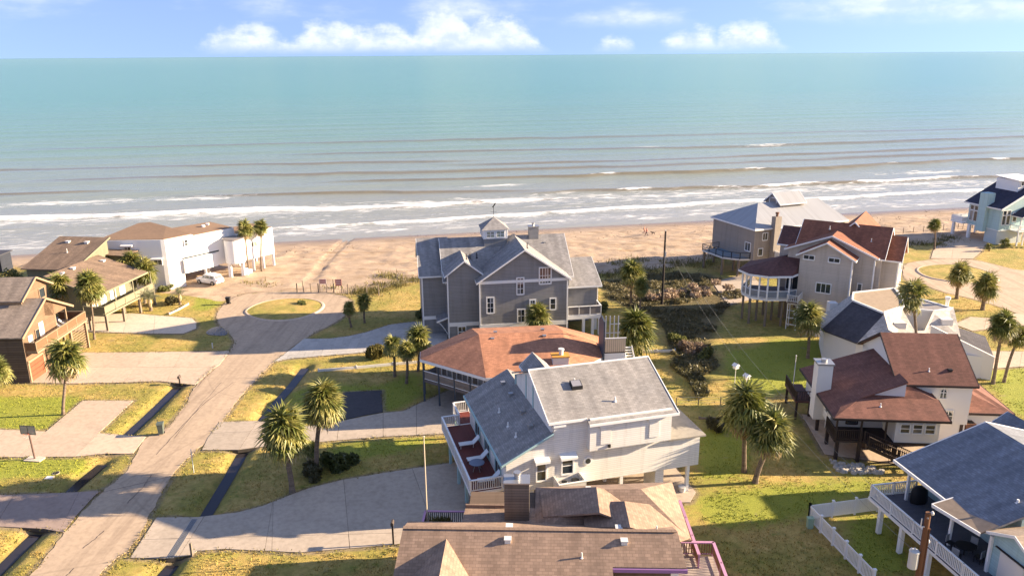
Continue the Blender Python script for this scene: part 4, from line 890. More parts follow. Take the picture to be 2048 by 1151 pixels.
# ---- tan house with red roof and gazebo porch
def tan_house():
    h = house('beach_house', 'tall beige house with red brown roofs and a white gazebo porch on stilts', 37.8, 100.1, -32)
    W = M('beige_siding', 'siding', (.50, .44, .37), .8, .04, rh=.2, ln=.85, gr=.2); RF = M('red_shingle', 'shingle', (.27, .105, .06), .9, rh=.2); RD = M('maroon_shingle', 'shingle', (.13, .06, .05), .9, rh=.2)
    gable(h, -.1, 6.3, 0, 4, 2.45, 9.8, 11.55, 'v', W, RF, WHITE, .45, ends=False)
    gable(h, -2.1, 8.65, 2.0, 8, 2.45, 9.9, 12.1, 'v', W, RF, WHITE, .45, c=3.3, ends=False)
    gable(h, -1.0, 9.3, 2.6, 11.4, 2.45, 9.9, 12.85, 'u', W, RF, WHITE, .45)
    gable(h, 2.6, 7.6, 7, 15, 2.45, 10.9, 13.2, 'v', W, RF, WHITE, .4, ends=False)
    gable(h, 9.0, 11.2, 4.0, 9.2, 0, 9.6, 11.9, 'u', W, RF, WHITE, .4); gable(h, -3.7, -1.9, 4.2, 9.0, 2.45, 10.0, 11.8, 'u', W, RD, WHITE, .35)
    c = MB()
    for u, v in ((6.3, 0), (8.65, 2.0), (9.0, 4.0), (11.2, 4.0)): c.box(u - .09, u + .09, v - .1, v + .05, 2.4, 9.6)
    c.build('downpipe', WHITE, h)
    window(h, (3.15, 0, 5.6), -90, 1.75, 1.2, 3, 1); window(h, (1.0, 0, 9.45), -90, 1.3, .5, 2, 1); window(h, (4.1, 0, 9.45), -90, 1.3, .5, 2, 1); window(h, (7.2, 2.0, 5.7), -90, .45, 1.1, 1, 1)
    for v, z in ((5.2, 8.0), (8.0, 8.0), (5.2, 5.0), (8.0, 5.0)): window(h, (11.2, v, z), 0, .8, 1.5, 1, 2)
    window(h, (-1.2, 2.0, 5.5), -90, 1.55, 2.4, 2, 1, trim=.1, name='sliding_door')
    MB().box(.2, 11, .3, 11, 0, 2.44).build('ground_wall', M('dark_lattice', 'paint', (.10, .07, .05), .9, .2), h) if False else posts(h, [(.2, .3), (3.2, .3), (6.0, .3), (8.4, 2.3), (.2, 4), (3.2, 4), (6, 4), (8.4, 6), (-1.8, 8), (3, 10), (8.4, 10), (-1.9, 2.4)], 0, 2.5, .3, POSTW)
    MB().box(2.0, 8.2, 4.5, 10.5, 0, 2.42).build('ground_wall', M('dark_lattice', 'paint', (.12, .085, .06), .9, .2), h)
    # gazebo porch
    fl = [(-6.9, -1.6), (-5.45, -2.9), (-3.2, -2.95), (-.8, -1.4), (-.15, -.05), (-.15, 2.0), (-2.1, 2.0), (-2.1, 4.2), (-6.9, 2.6)]
    MB().prism(fl, 3.6, 3.9).build('porch_deck', WHITE, h); MB().prism([(x * .98, y * .98) for x, y in fl], 3.89, 3.93).build('porch_floor', M('grey_porch', 'siding', (.22, .2, .2), .8, .1, rh=.15), h)
    ev = [(-7.4, 3.2), (-7.5, -1.8), (-5.6, -3.4), (-3.1, -3.4), (-.5, -1.7), (.6, .3)]; r = MB(); ap = (-2.6, 1.95, 8.6); ap2 = (-.15, 1.95, 8.5)
    E = [(*p, 7.0) for p in ev]
    for i in range(4): r.slab([E[i], E[i + 1], ap], .14)
    r.slab([E[4], (-.15, .0, 7.1), ap2, ap], .14); r.slab([E[0], ap, (-2.2, 4.2, 8.4)], .14); rf = r.build('porch_roof', RD, h)
    t = MB()
    for i in range(4): t.beam((*ev[i], 6.98), (*ev[i + 1], 6.98), .08, .26)
    t.beam((*ev[4], 6.98), (-.1, -.15, 6.98), .08, .26); t.build('fascia', WHITE, rf)
    cor = fl[:4]; posts(h, cor + [(-6.9, 2.4), (-4.3, -2.9), (-6.2, -2.2), (-2.0, -2.2)], 3.9, 7.0, .2, WHITE, 'porch_column')
    railing(h, [(-6.9, 2.5), *fl[:5]], 3.92, 1.0, WHITE, M('rail_glass', 'glass', (.20, .23, .26), .1), style='glass', posts=1.4, rw=.12)
    posts(h, [(-6.8, -.9), (-5.4, -2.6), (-4.9, -.9), (-3.25, -2.7), (-3.2, .4), (-1.5, -1.4), (-6.7, 2.2), (-4.8, 2.2), (-2.6, 2.2)], 0, 3.65, .26, POSTW)
    # lift frame and stair beside the porch
    lf = MB(); [lf.box(u - .06, u + .06, v - .06, v + .06, 0, 3.9) for u, v in ((-.6, -2.2), (.6, -2.2), (-.6, -.9), (.6, -.9))]; [lf.beam((-.6, -2.2, z), (.6, -2.2, z), .1) for z in (.7, 1.6, 2.6, 3.5)]
    lf.build('stair_frame', OFFW, h); railing(h, [(-.8, -1.4), (-.7, -2.5), (.7, -2.5), (.7, -.2)], 3.85, .9, OFFW, OFFW, .2, 3, .05); MB().box(-.8, .7, -2.5, -.2, 3.65, 3.8).build('landing', POSTW, h)
    stairs(h, (2.6, -2.6), (.3, -1.2), 0, 2.2, .9, OFFW); MB().box(2.2, 4.0, -3.2, -3.1, 0, 1.0).build('white_gate', WHITE, h)
    pipes(h, [(2.2, 5.6, 12.3), (7.6, 4.6, 11.4)], OFFW, .4)
tan_house()
# ---- taupe house with pale metal roof on the dune edge
def taupe_house():
    h = house('beach_house', 'taupe stilt house with a pale grey metal roof and arched dormer above the beach', 38.8, 123.1, 22)
    W = M('taupe_wall', 'siding', (.32, .275, .23), .8, .04, rh=.2, ln=.9, gr=.2); RF = M('pale_metal_roof', 'siding', (.33, .335, .345), .55, .04, rh=.5, ax=0, ln=.85, gr=.15)
    MB().box(0, 18.5, 0, 11, 2.9, 8.0).build('wall', W, h)
    e = 7.95; o = .35; P = dict(a=(-o, -o, e), b=(18.9, -o, e), c=(18.9, 11.4, e), d=(-o, 11.4, e), r0=(4.6, 5.5, 10.9), r1=(17.2, 5.5, 10.9))
    r = MB(); [r.slab([P[k] for k in f], .12) for f in (('a', 'b', 'r1', 'r0'), ('b', 'c', 'r1'), ('c', 'd', 'r0', 'r1'), ('d', 'a', 'r0'))]; rf = r.build('roof', RF, h)
    t = MB(); [t.beam(Vector(P[a]), Vector(P[b]), .08, .24) for a, b in (('a', 'b'), ('b', 'c'), ('d', 'a'))]; t.build('fascia', WHITE, rf)
    gable(h, 8.0, 13, 4.0, 7.6, 9.4, 10.9, 12.3, 'u', W, RF, WHITE, .3, name='dormer_wall'); window(h, (8.0, 5.8, 10.9), 180, 1.6, 1.3, 1, 1, arch=True)
    window(h, (0, 1.5, 4.9), 180, 1.3, 1.3, 2, 1); window(h, (2.0, 0, 6.7), -90, .9, 1.1, 2, 1); window(h, (1.3, 0, 4.2), -90, .8, 1.1, 1, 1)
    c = MB().box(3.1, 4.3, -.9, .05, 3, 9.9).build('chimney', W, h); MB().lathe([(.2, 9.9), (.2, 10.3), (.3, 10.35), (.3, 10.6)], 10, (3.7, -.45)).build('flue', M('rust_flue', 'paint', (.2, .1, .06), .8), c)
    BL = M('blue_deck', 'paint', (.16, .24, .3), .7); dk = MB().prism([(-3.4, 9.0), (-3.4, 3.4), (-1.6, 1.2), (0, .6), (0, 9.0)], 2.8, 3.05).build('deck', OFFW, h); MB().prism([(-3.3, 8.9), (-3.3, 3.5), (-1.6, 1.35), (0, .8), (0, 8.9)], 3.04, 3.08).build('deck_floor', BL, h)
    railing(h, [(0, 9.0), (-3.35, 9.0), (-3.35, 3.4), (-1.6, 1.25), (-.1, .7)], 3.06, 1.0, BLACK, M('rail_glass', 'glass', (.2, .23, .26), .1), style='rails', posts=1.6, rw=.08)
    posts(h, [(-3.2, 8.6), (-3.2, 3.6), (-1.6, 1.5), (.2, .3), (3.0, .3), (6, .3), (.2, 5), (.2, 10.5), (5, 5), (9, .3), (9, 5), (13, .3), (17, .3)], 0, 2.95, .3, POSTW)
    MB().box(3.4, 6.6, -2.4, 0, 3.0, 3.3).build('side_deck', WHITE, h); railing(h, [(3.45, -.1), (3.45, -2.3), (6.5, -2.3)], 3.3, 1.1, WHITE, OFFW, style='glass', posts=1.2); posts(h, [(3.6, -2.2), (6.4, -2.2)], 0, 3.0, .2, POSTW)
taupe_house()
# ---- white angular house with flat roof
def flat_white_house():
    h = house('white_house', 'white stucco house with flat tan roof, dark shingled slope and angular parapets', 36.9, 87.9, 0)
    W = M('white_stucco', 'paint', (.66, .64, .61), .8, .06); DK = M('charcoal_shingle', 'shingle', (.075, .07, .08), .92, rh=.2); TAN = M('tan_gravel_roof', 'concrete', (.42, .32, .22), .95, .08); WR = M('white_shingle', 'shingle', (.50, .47, .43), .9, rh=.2)
    z = 6.4; fl = [(5.3, 5.5), (11.2, 7.3), (10.2, 3.0), (8.85, 0.0), (5.4, -2.4), (3.9, 2.4)]
    lo = [(.0, 0.0), (2.0, -4.0), (5.4, -5.5), (9.0, -4.5), (14.5, -1.0), (16.3, 1.5), (13.8, 4.2), (11.2, 7.3), (5.3, 5.5), (1.5, 5.0)]
    MB().prism(lo, 0, 3.6).build('lower_wall', W, h); MB().prism(fl, 3.4, z).build('upper_wall', W, h)
    c = np.mean(fl, 0); MB().prism([tuple(c + (np.array(q) - c) * .96) for q in fl], z, z + .05).build('flat_roof', TAN, h)
    t = MB(); [t.beam((*fl[i], z + .08), (*fl[(i + 1) % 6], z + .08), .22, .2) for i in range(6)]; t.build('parapet', WHITE, h)
    r = MB(); r.slab([(-.35, .2, 3.45), (1.9, -4.4, 3.45), (5.5, -2.45, 6.25), (3.95, 2.4, 6.25)], .14); r.build('dark_roof', DK, h); r = MB(); r.slab([(-.35, .2, 3.5), (1.4, 5.2, 3.5), (5.3, 5.5, 6.25), (3.95, 2.4, 6.25)], .14); r.build('side_roof', WR, h)
    r = MB(); r.slab([(1.9, -4.4, 3.42), (5.4, -5.8, 3.4), (9.1, -4.7, 3.45), (8.85, 0, 5.9), (5.5, -2.45, 6.2)], .13); r.build('white_roof', WR, h); MB().box(6.6, 8.0, -2.9, -1.4, 4.4, 5.4).build('skylight_box', W, h)
    rb = [(10.4, -2.5), (12.9, 1.6), (12.6, 4.5), (15.6, 2.4), (15.9, .4), (14.4, -3.4)]
    MB().prism([(9.6, .6), (12.3, -.4), (14.9, .6), (12.9, 4.6), (11.0, 4.4)], 3.4, 5.9).build('tower_wall', W, h); r = MB(); r.slab([(9.5, -3.6, 3.7), (14.2, -3.2, 3.7), (15.2, .8, 5.95), (12.1, -.6, 5.95)], .14); r.build('white_roof', WR, h)
    MB().prism([(9.7, .7), (12.3, -.3), (14.8, .7), (12.9, 4.5), (11.1, 4.3)], 5.9, 5.96).build('tower_roof', M('grey_flat', 'concrete', (.3, .27, .25)), h); t = MB(); tp = [(9.6, .6), (12.3, -.4), (14.9, .6), (12.9, 4.6), (11.0, 4.4)]; [t.beam((*tp[i], 5.98), (*tp[(i + 1) % 5], 5.98), .2, .2) for i in range(5)]; t.build('parapet', WHITE, h)
    MB().box(12.6, 13.9, -1.9, -.7, 4.7, 5.4).build('skylight_box', W, h); MB().lathe([(.2, 5.5), (.2, 6.6), (.32, 6.6), (.32, 6.9)], 10, (15.2, 2.2)).build('flue', W, h)
    MB().prism([(10.6, -5.0), (15.9, -6.5), (18.5, -.5), (15.2, .6)], 0, 2.6).build('garage_wall', W, h); r = MB(); r.slab([(11.2, -3.6, 3.7), (16.1, -6.8, 2.6), (18.8, -.4, 2.7), (15.2, .7, 3.7)], .13); r.build('garage_roof', DK, h)
    MB().extrude([(10.6, -3.3, 0), (16.1, -6.9, 0), (16.1, -6.9, 2.75), (10.6, -3.3, 5.2)], (.12, .2, 0)).build('wing_wall', W, h)
    MB().box(2.2, 3.2, 4.6, 5.6, 0, 5.4).build('chimney', W, h)
flat_white_house()
# ---- white house with red brown roofs and dark stained deck
def brown_roof_house():
    h = house('stilt_house', 'white stilt house with red brown roofs, tall white chimney and dark stained porch stairs', 29.3, 69.2, -5)
    W = M('white_plaster', 'paint', (.68, .66, .62), .8, .05); RF = M('redbrown_shingle', 'shingle', (.19, .085, .062), .92, rh=.19); D = DARKW; f = 2.05
    MB().extrude([(6.3, -2.0, f), (12.7, -2.0, f), (12.7, -2.0, 6.1), (6.3, -2.0, 6.1)], (0, 10, 0)).build('wall', W, h)
    gable(h, 6.3, 12.6, -2.02, 8.0, 5.9, 6.1, 8.95, 'u', W, RF, D, .4, c=3.0, name='upper_wall')
    # shed roof on the left
    MB().extrude([(.1, -3.2, f), (6.35, -3.2, f), (6.35, -3.2, 6.45), (.1, -3.2, 4.35)], (0, 8.2, 0)).build('wall', W, h)
    r = MB(); r.slab([(-.6, -6.2, 4.2), (-.6, 5.2, 4.2), (6.4, 5.2, 6.55), (6.4, -3.4, 6.55), (2.4, -3.6, 5.0)], .13); r.slab([(-.6, -6.25, 4.2), (9.2, -6.25, 4.2), (9.2, -3.4, 4.95), (2.4, -3.4, 5.0)], .13); r.slab([(2.4, -3.4, 5.0), (9.2, -3.4, 4.95), (9.2, -1.9, 5.05), (6.3, -1.9, 6.05)], .13) if False else None
    r.slab([(2.4, -3.6, 4.98), (9.2, -3.4, 4.93), (9.2, -1.95, 5.0), (6.0, -2.0, 6.3)], .1); rf = r.build('roof', RF, h)
    t = MB(); t.beam((-.6, -6.28, 4.22), (9.25, -6.28, 4.22), .07, .2); t.beam((-.64, -6.25, 4.22), (-.64, 5.2, 4.22), .07, .2); t.beam((9.22, -6.25, 4.25), (9.22, -3.4, 4.98), .06, .2); t.build('trim', D, rf)
    # bay with three windows
    MB().box(4.75, 8.45, -6.0, -2.0, f, 4.15).build('bay_wall', W, h); MB().box(4.65, 8.55, -6.1, -2, f - .25, f).build('bay_beam', D, h)
    for u in (5.55, 6.6, 7.65): window(h, (u, -6.0, 3.4), -90, .75, .8, 1, 2, trim=.06)
    window(h, (10.2, -2.0, 5.2), -90, .55, 1.1, 2, 2, arch=True, trim=.05); window(h, (10.9, -2.0, 2.9), -90, .8, 1.1, 2, 2, arch=True, trim=.05); window(h, (.1, -2.0, 3.4), 180, .6, 1.0, 1, 1); window(h, (2.0, -3.2, 3.3), -90, .9, 1.7, 1, 1, frame=D, name='door')
    # garage wing right
    MB().box(12.6, 16.9, -.5, 7.5, 0, 2.7).build('garage_wall', W, h); e = 2.65; r = MB(); P = [(11.9, -.95, e), (17.3, -.95, e), (17.3, 8.0, e), (11.9, 8.0, e)]; a0, a1 = (12.7, 2.6, 4.3), (13.9, 4.5, 4.3)
    r.slab([P[0], P[1], a1, a0], .13); r.slab([P[1], P[2], a1], .13); r.slab([P[2], P[3], a1], .13); g = r.build('garage_roof', RF, h); t = MB(); t.beam(Vector(P[0]) + Vector((0, -.05, .03)), Vector(P[1]) + Vector((0, -.05, .03)), .07, .22); t.beam(Vector(P[1]) + Vector((.05, 0, .03)), Vector(P[2]) + Vector((.05, 0, .03)), .07, .22); t.build('trim', D, g)
    MB().box(6.4, 12.6, -1.9, 7.9, 0, f).build('ground_wall', W, h); MB().box(.9, 2.2, -1.2, .6, .1, f).build('ground_wall', W, h)
    # chimney
    c = MB().box(-.75, .6, -.9, .45, 1.6, 7.1).build('chimney', W, h); MB().box(-.85, .7, -1.0, .55, 7.1, 7.25).build('chimney_cap', STEEL, c); MB().lathe([(.28, 7.25), (.28, 7.5)], 14, (-.08, -.2)).build('flue', STEEL, c)
    posts(h, [(.1, 3.1), (0, 0), (.1, -2.8), (.1, -5.6), (1.9, -5.9), (5.0, -5.8), (8.2, -5.7), (5.0, -2.4), (12.3, -1.8), (3.2, -3.4)], 0, f, .28, D)
    posts(h, [(1.9, -5.9), (-.2, -5.9), (4.0, -5.9)], f, 4.3, .14, D, 'porch_post')
    # porch, side deck and stairs
    MB().box(-.3, 4.7, -5.95, -3.2, f - .2, f).build('porch_deck', D, h); railing(h, [(-.25, -3.3), (-.25, -5.9), (2.0, -5.9)], f, 1.0, D, D, .17, 2.0, .05)
    MB().box(-1.6, .1, 2.2, 6.5, f - .2, f).build('side_deck', M('brown_deck', 'siding', (.12, .06, .05), .8, .1, rh=.15), h); railing(h, [(0, 2.3), (-1.55, 2.3), (-1.55, 6.4)], f, 1.0, D, D, .2, 2., .05); posts(h, [(-1.4, 2.4), (-1.4, 6.2)], 0, f, .2, D)
    stairs(h, (7.2, -7.2), (2.2, -6.6), 0, f, 1.1, D); railing(h, [(7.2, -7.75), (2.2, -7.15)], .0, 1.0, D, D, .18, 3, .05, z2=f, name='stair_railing'); railing(h, [(7.2, -6.65), (2.2, -6.05)], .0, 1.0, D, D, .18, 3, .05, z2=f, name='stair_railing')
    vents(h, [(11.0, -.9, 6.85)], BLACK, .3, .15); pipes(h, [(9.1, -1.0, 6.8), (3.8, -4.6, 4.75)], WHITE, .35)
    return h
KH = brown_roof_house()
# ---- blue grey roofed house, bottom right
def blue_house():
    h = house('stilt_house', 'pale aqua stilt house with a blue grey shingled roof and long white railed deck', 28.3, 52.1, 9.5)
    W = M('aqua_siding', 'siding', (.36, .52, .54), .7, .05, rh=.2, ln=.85, gr=.2); RF = M('bluegrey_shingle', 'shingle', (.19, .205, .235), .9, rh=.2, bw=.34); RT = M('tan_flat_roof', 'concrete', (.26, .2, .15), .95, .15)
    MB().prism([(-.9, 1.5), (-.75, -11), (4, -11), (4, 1.5)], 2.15, 2.4).build('deck', WHITE, h)
    boards(h, -.8, 4.0, -10.9, 1.4, 2.44, .16, M('slate_deck', 'siding', (.12, .115, .13), .75, .1, rh=.16, ln=.9), 'v')
    railing(h, [(3.0, 1.4), (-.8, 1.4), (-.75, -10.9)], 2.42, 1.0, WHITE, WHITE, .15, 2.4, .055, rw=.12)
    posts(h, [(-.6, .2), (-.6, -2.3), (-.6, -5.2), (-.6, -8.2), (2.5, 1.2), (2.5, -3)], 0, 2.2, .3, WHITE); posts(h, [(1.55, .5), (.75, -5.2), (1.2, -8.2)], 2.4, 5.1, .18, WHITE, 'porch_post')
    # main roof rising to the right, ridge along v
    r = MB(); r.slab([(1.0, 1.6, 5.1), (1.0, -7.9, 5.1), (8.6, -7.9, 7.45), (8.6, 1.9, 7.45)], .15); r.slab([(8.6, 1.9, 7.45), (8.6, -7.9, 7.45), (15, -7.9, 5.6), (15, 1.9, 5.6)], .15); rf = r.build('roof', RF, h)
    t = MB(); t.beam((.97, 1.7, 5.15), (.97, -4.4, 5.15), .1, .24); t.beam((1.0, 1.66, 5.15), (8.6, 1.96, 7.5), .07, .22); t.beam((8.6, 1.96, 7.5), (15, 1.96, 5.65), .2, .22); t.build('trim', WHITE, rf)
    MB().extrude([(3.6, 1.2, 2.4), (14, 1.2, 2.4), (14, 1.2, 5.9), (8.6, 1.2, 7.1), (3.6, 1.2, 5.7)], (0, -9, 0)).build('wall', W, h)
    # flat tan porch roof and near gable wing
    r = MB(); r.slab([(-.2, -4.3, 5.02), (1.9, -4.1, 5.3), (3.4, -7.8, 5.75), (.5, -7.9, 5.05)], .14); pr = r.build('porch_roof', RT, h); t = MB(); t.beam((-.22, -4.3, 5.08), (.5, -7.95, 5.1), .08, .24); t.beam((-.2, -4.25, 5.08), (1.9, -4.05, 5.36), .08, .2); t.build('fascia', WHITE, pr)
    gable(h, 1.3, 12, -12.2, -7.9, 2.4, 5.1, 6.15, 'u', W, M('beige_shingle', 'shingle', (.36, .28, .21), .9, rh=.2), WHITE, .3); MB().box(1.22, 1.3, -10.9, -9.0, 2.6, 4.5).build('shutter', OFFW, h); MB().beam((1.2, -11.2, 4.62), (1.2, -8.6, 4.62), .12, .06).build('awning_rail', DARKW, h)
    gable(h, 11.8, 15.5, 1.9, 5.0, 2.2, 5.2, 6.3, 'v', W, RF, WHITE, .3)
    posts(h, [(4, 1), (8, 1), (13, 1), (4, -6), (8, -6), (4, -11.5), (8, -11.5), (12, 4.6), (15.2, 4.6)], 0, 2.4, .3, WHITE)
    pipes(h, [(4.2, -6.6, 6.15)], WHITE, .3, .08)
    return h
LH = blue_house()
# ---- aqua house, far right
def aqua_house():
    h = house('beach_house', 'pale aqua beach house with navy shingle roof, square chimney and white balcony', 91.2, 144.9, 15)
    W = M('pale_aqua', 'siding', (.40, .55, .55), .7, .04, rh=.25, ln=.9, gr=.15); RF = M('navy_shingle', 'shingle', (.045, .045, .075), .9, rh=.25)
    MB().extrude([(0, 0, 2.7), (14, 0, 2.7), (14, 0, 7.0), (7, 0, 10.5), (0, 0, 6.9)], (0, 7.4, 0)).build('wall', W, h); MB().box(0.05, 6, .2, 3.0, 0, 2.7).build('ground_wall', M('pale_plinth', 'paint', (.5, .55, .54), .7, .05), h); MB().box(-.06, 14, -.06, 7.4, 2.62, 2.74).build('band', WHITE, h)
    r = MB(); r.slab([(-.6, -.6, 6.7), (7, -.6, 10.6), (7, 8.2, 10.6), (-.6, 8.2, 6.7)], .16); r.slab([(14.6, -.6, 6.7), (7, -.6, 10.6), (7, 8.2, 10.6), (14.6, 8.2, 6.7)], .16); rf = r.build('roof', RF, h)
    t = MB(); t.extrude([(-.6, -.62, 6.55), (7, -.62, 10.45), (7, -.62, 10.85), (-.6, -.62, 6.95)], (0, -.08, 0)); t.build('bargeboard', WHITE, rf); MB().beam((-.64, -.6, 6.78), (-.64, 8.2, 6.78), .08, .24).build('fascia', WHITE, rf)
    c = MB().box(-.9, .9, 2.7, 4.4, 2.0, 9.3).build('chimney', W, h)
    dm = MB().box(4.6, 9.4, 1.5, 6.5, 9.2, 11.6).build('roof_lantern', WHITE, h); r = MB(); r.slab([(4.3, 1.2, 11.6), (9.7, 1.2, 11.6), (9.7, 6.8, 11.9), (4.3, 6.8, 11.9)], .12); r.build('lantern_roof', WHITE, dm)
    for u in (5.5, 6.4, 7.3, 8.2): window(h, (u, 1.5, 11.0), -90, .6, .7, 1, 1, trim=.06)
    for u in (.85, 1.85): window(h, (u, 0, 6.0), -90, .75, .8, 1, 1, trim=.08); window(h, (u, 0, 4.6), -90, .75, 1.7, 1, 1, trim=.08)
    for v in (5.6, 6.6): window(h, (0, v, 5.95), 180, .75, .8, 1, 1, trim=.08); window(h, (0, v, 4.4), 180, .75, 1.9, 1, 1, trim=.08)
    window(h, (3.3, 0, 5.1), -90, .8, 1.6, 1, 1, frame=WHITE, name='door')
    MB().box(-1.0, 13, 7.4, 10.4, 2.6, 2.9).build('balcony', WHITE, h); railing(h, [(0, 7.5), (-.95, 7.6), (-.95, 10.3), (6, 10.3)], 2.9, 1.0, WHITE, WHITE, .2, 2, .05, style='panel'); posts(h, [(-.6, 9.9), (-.4, 6.2), (.3, 7.0), (5, 9.9)], 0, 2.7, .45, WHITE, 'column')
    # entry porch and stairs
    MB().box(2.6, 9, -2.0, 0, 2.6, 2.8).build('entry_deck', WHITE, h); railing(h, [(2.65, -.1), (2.65, -1.95), (6.0, -1.95)], 2.8, 1.0, WHITE, WHITE, .2, 2, .05); posts(h, [(2.8, -1.85), (4.1, -1.85), (6.5, -1.85)], 0, 2.7, .2, WHITE); posts(h, [(3.0, -1.85)], 2.8, 5.6, .2, WHITE, 'porch_post')
    gable(h, 2.8, 8.0, -2.2, -.05, 5.4, 5.5, 6.9, 'v', W, RF, WHITE, .3, ends=False); stairs(h, (8.2, -5.5), (6.0, -2.4), 0, 2.8, 1.2, WHITE); posts(h, [(4, 4), (12, .5), (12, 6), (8, 6)], 0, 2.7, .35, WHITE)
aqua_house()
# ---- left: brown wood house
def wood_house():
    h = house('wood_house', 'brown weathered wood house with a red garage door and balcony', -54.1, 82.1, 1.5)
    WD = M('brown_plank', 'siding', (.225, .14, .085), .85, .2, rh=.2, ln=.6, gr=.9); WG = M('grey_plank', 'siding', (.12, .09, .068), .9, .25, rh=.28, ln=.5, gr=.9); RF = M('greybrown_shingle', 'shingle', (.29, .235, .19), .92); TW = M('tan_board', 'paint', (.29, .205, .13), .8, .15)
    MB().extrude([(0, 0, 0), (0, 7.0, 0), (0, 7.0, 7.4), (0, 5.16, 8.2), (0, 0, 5.55)], (-10, 0, 0)).build('wall', WD, h); MB().box(-10, .03, -.05, 0.02, 0, 5.5).build('front_wall', WG, h)
    MB().extrude([(-2.0, 7.0, 2.5), (-2.0, 10, 2.5), (-2.0, 10, 5.8), (-2.0, 7.0, 7.4)], (-8, 0, 0)).build('wall', WD, h)
    MB().extrude([(.0, 5.16, 8.15), (0, 7.0, 7.25), (0, 9.6, 5.95), (0, 9.6, 5.75), (0, 6.8, 5.8), (0, 5.0, 6.3)], (-.2, 0, 0)).build('gable_panel', WD, h)
    r = MB(); r.slab([(.35, -.45, 5.4), (.35, 5.16, 8.25), (-10, 5.16, 8.25), (-10, -.45, 5.4)], .14); r.slab([(.35, 10.6, 5.6), (.35, 5.16, 8.25), (-10, 5.16, 8.25), (-10, 10.6, 5.6)], .14); rf = r.build('roof', RF, h)
    t = MB(); t.beam((.38, -.5, 5.42), (.38, 5.16, 8.33), .06, .26); t.beam((.38, 5.16, 8.33), (.38, 10.65, 5.66), .06, .26); t.build('bargeboard', TW, rf)
    # upper clerestory
    MB().extrude([(-2.0, 4.3, 7.5), (-2, 9.3, 6.5), (-2, 9.8, 8.6), (-2, 7.3, 10.1), (-2, 4.3, 8.4)], (-8, 0, 0)).build('upper_wall', WD, h); r = MB(); r.slab([(-1.6, 3.9, 8.25), (-1.6, 7.3, 10.2), (-10, 7.3, 10.2), (-10, 3.9, 8.25)], .14); r.slab([(-1.6, 10.6, 8.5), (-1.6, 7.3, 10.2), (-10, 7.3, 10.2), (-10, 10.6, 8.5)], .14); r2_ = r.build('upper_roof', RF, h)
    t = MB(); t.beam((-1.57, 3.85, 8.3), (-1.57, 7.3, 10.28), .06, .22); t.beam((-1.57, 7.3, 10.28), (-1.57, 10.65, 8.56), .06, .22); t.box(-10, -1.9, 4.2, 4.32, 7.6, 8.35); t.build('bargeboard', TW, r2_); window(h, (-2, 8.6, 8.0), 0, 1.1, 1.1, 1, 1, frame=TW)
    # garage door, windows
    g = MB().box(0, .06, .35, 3.1, .05, 2.25).build('garage_door', M('red_brown_door', 'siding', (.24, .075, .035), .7, .05, rh=.55), h); t = MB(); t.box(0, .1, .1, .35, 0, 2.55); t.box(0, .1, 3.1, 3.35, 0, 2.55); t.box(0, .1, .1, 3.35, 2.25, 2.5); t.build('frame', TW, g)
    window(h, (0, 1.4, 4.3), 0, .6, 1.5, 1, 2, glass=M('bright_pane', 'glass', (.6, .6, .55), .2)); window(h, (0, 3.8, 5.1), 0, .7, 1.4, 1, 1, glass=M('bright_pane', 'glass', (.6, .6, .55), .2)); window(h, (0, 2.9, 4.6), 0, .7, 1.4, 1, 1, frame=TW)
    d = MB().box(0, 1.3, .2, 11.4, 3.4, 3.62).build('balcony', TW, h); MB().box(-2, 0, 7, 11.4, 3.4, 3.62).build('balcony', TW, h)
    railing(h, [(.05, .2), (1.2, .25), (1.2, 11.4), (-2, 11.4)], 3.6, 1.1, TW, M('brown_baluster', 'paint', (.24, .13, .07), .8), .1, 2.3, .07, rw=.14)
    posts(h, [(1.1, 11.2), (1.1, 7.6), (1.1, 4.0), (-1.8, 11.2), (-1.8, 8)], 0, 3.5, .28, TW); posts(h, [(-.1, 9.5), (-.1, 7.1)], 3.6, 5.9, .16, TW, 'porch_post')
    lat = MB().box(.98, 1.02, 7.9, 8.0, 0, 3.3).build('lattice', TW, h)
    for k in range(9): MB().box(.97, 1.03, 8.2 + .33 * k, 8.26 + .33 * k, .1, 3.3).build('slat', TW, lat); MB().box(.96, 1.04, 7.9, 11.1, .3 + .33 * k, .36 + .33 * k).build('slat', TW, lat)
    return h
CH = wood_house()
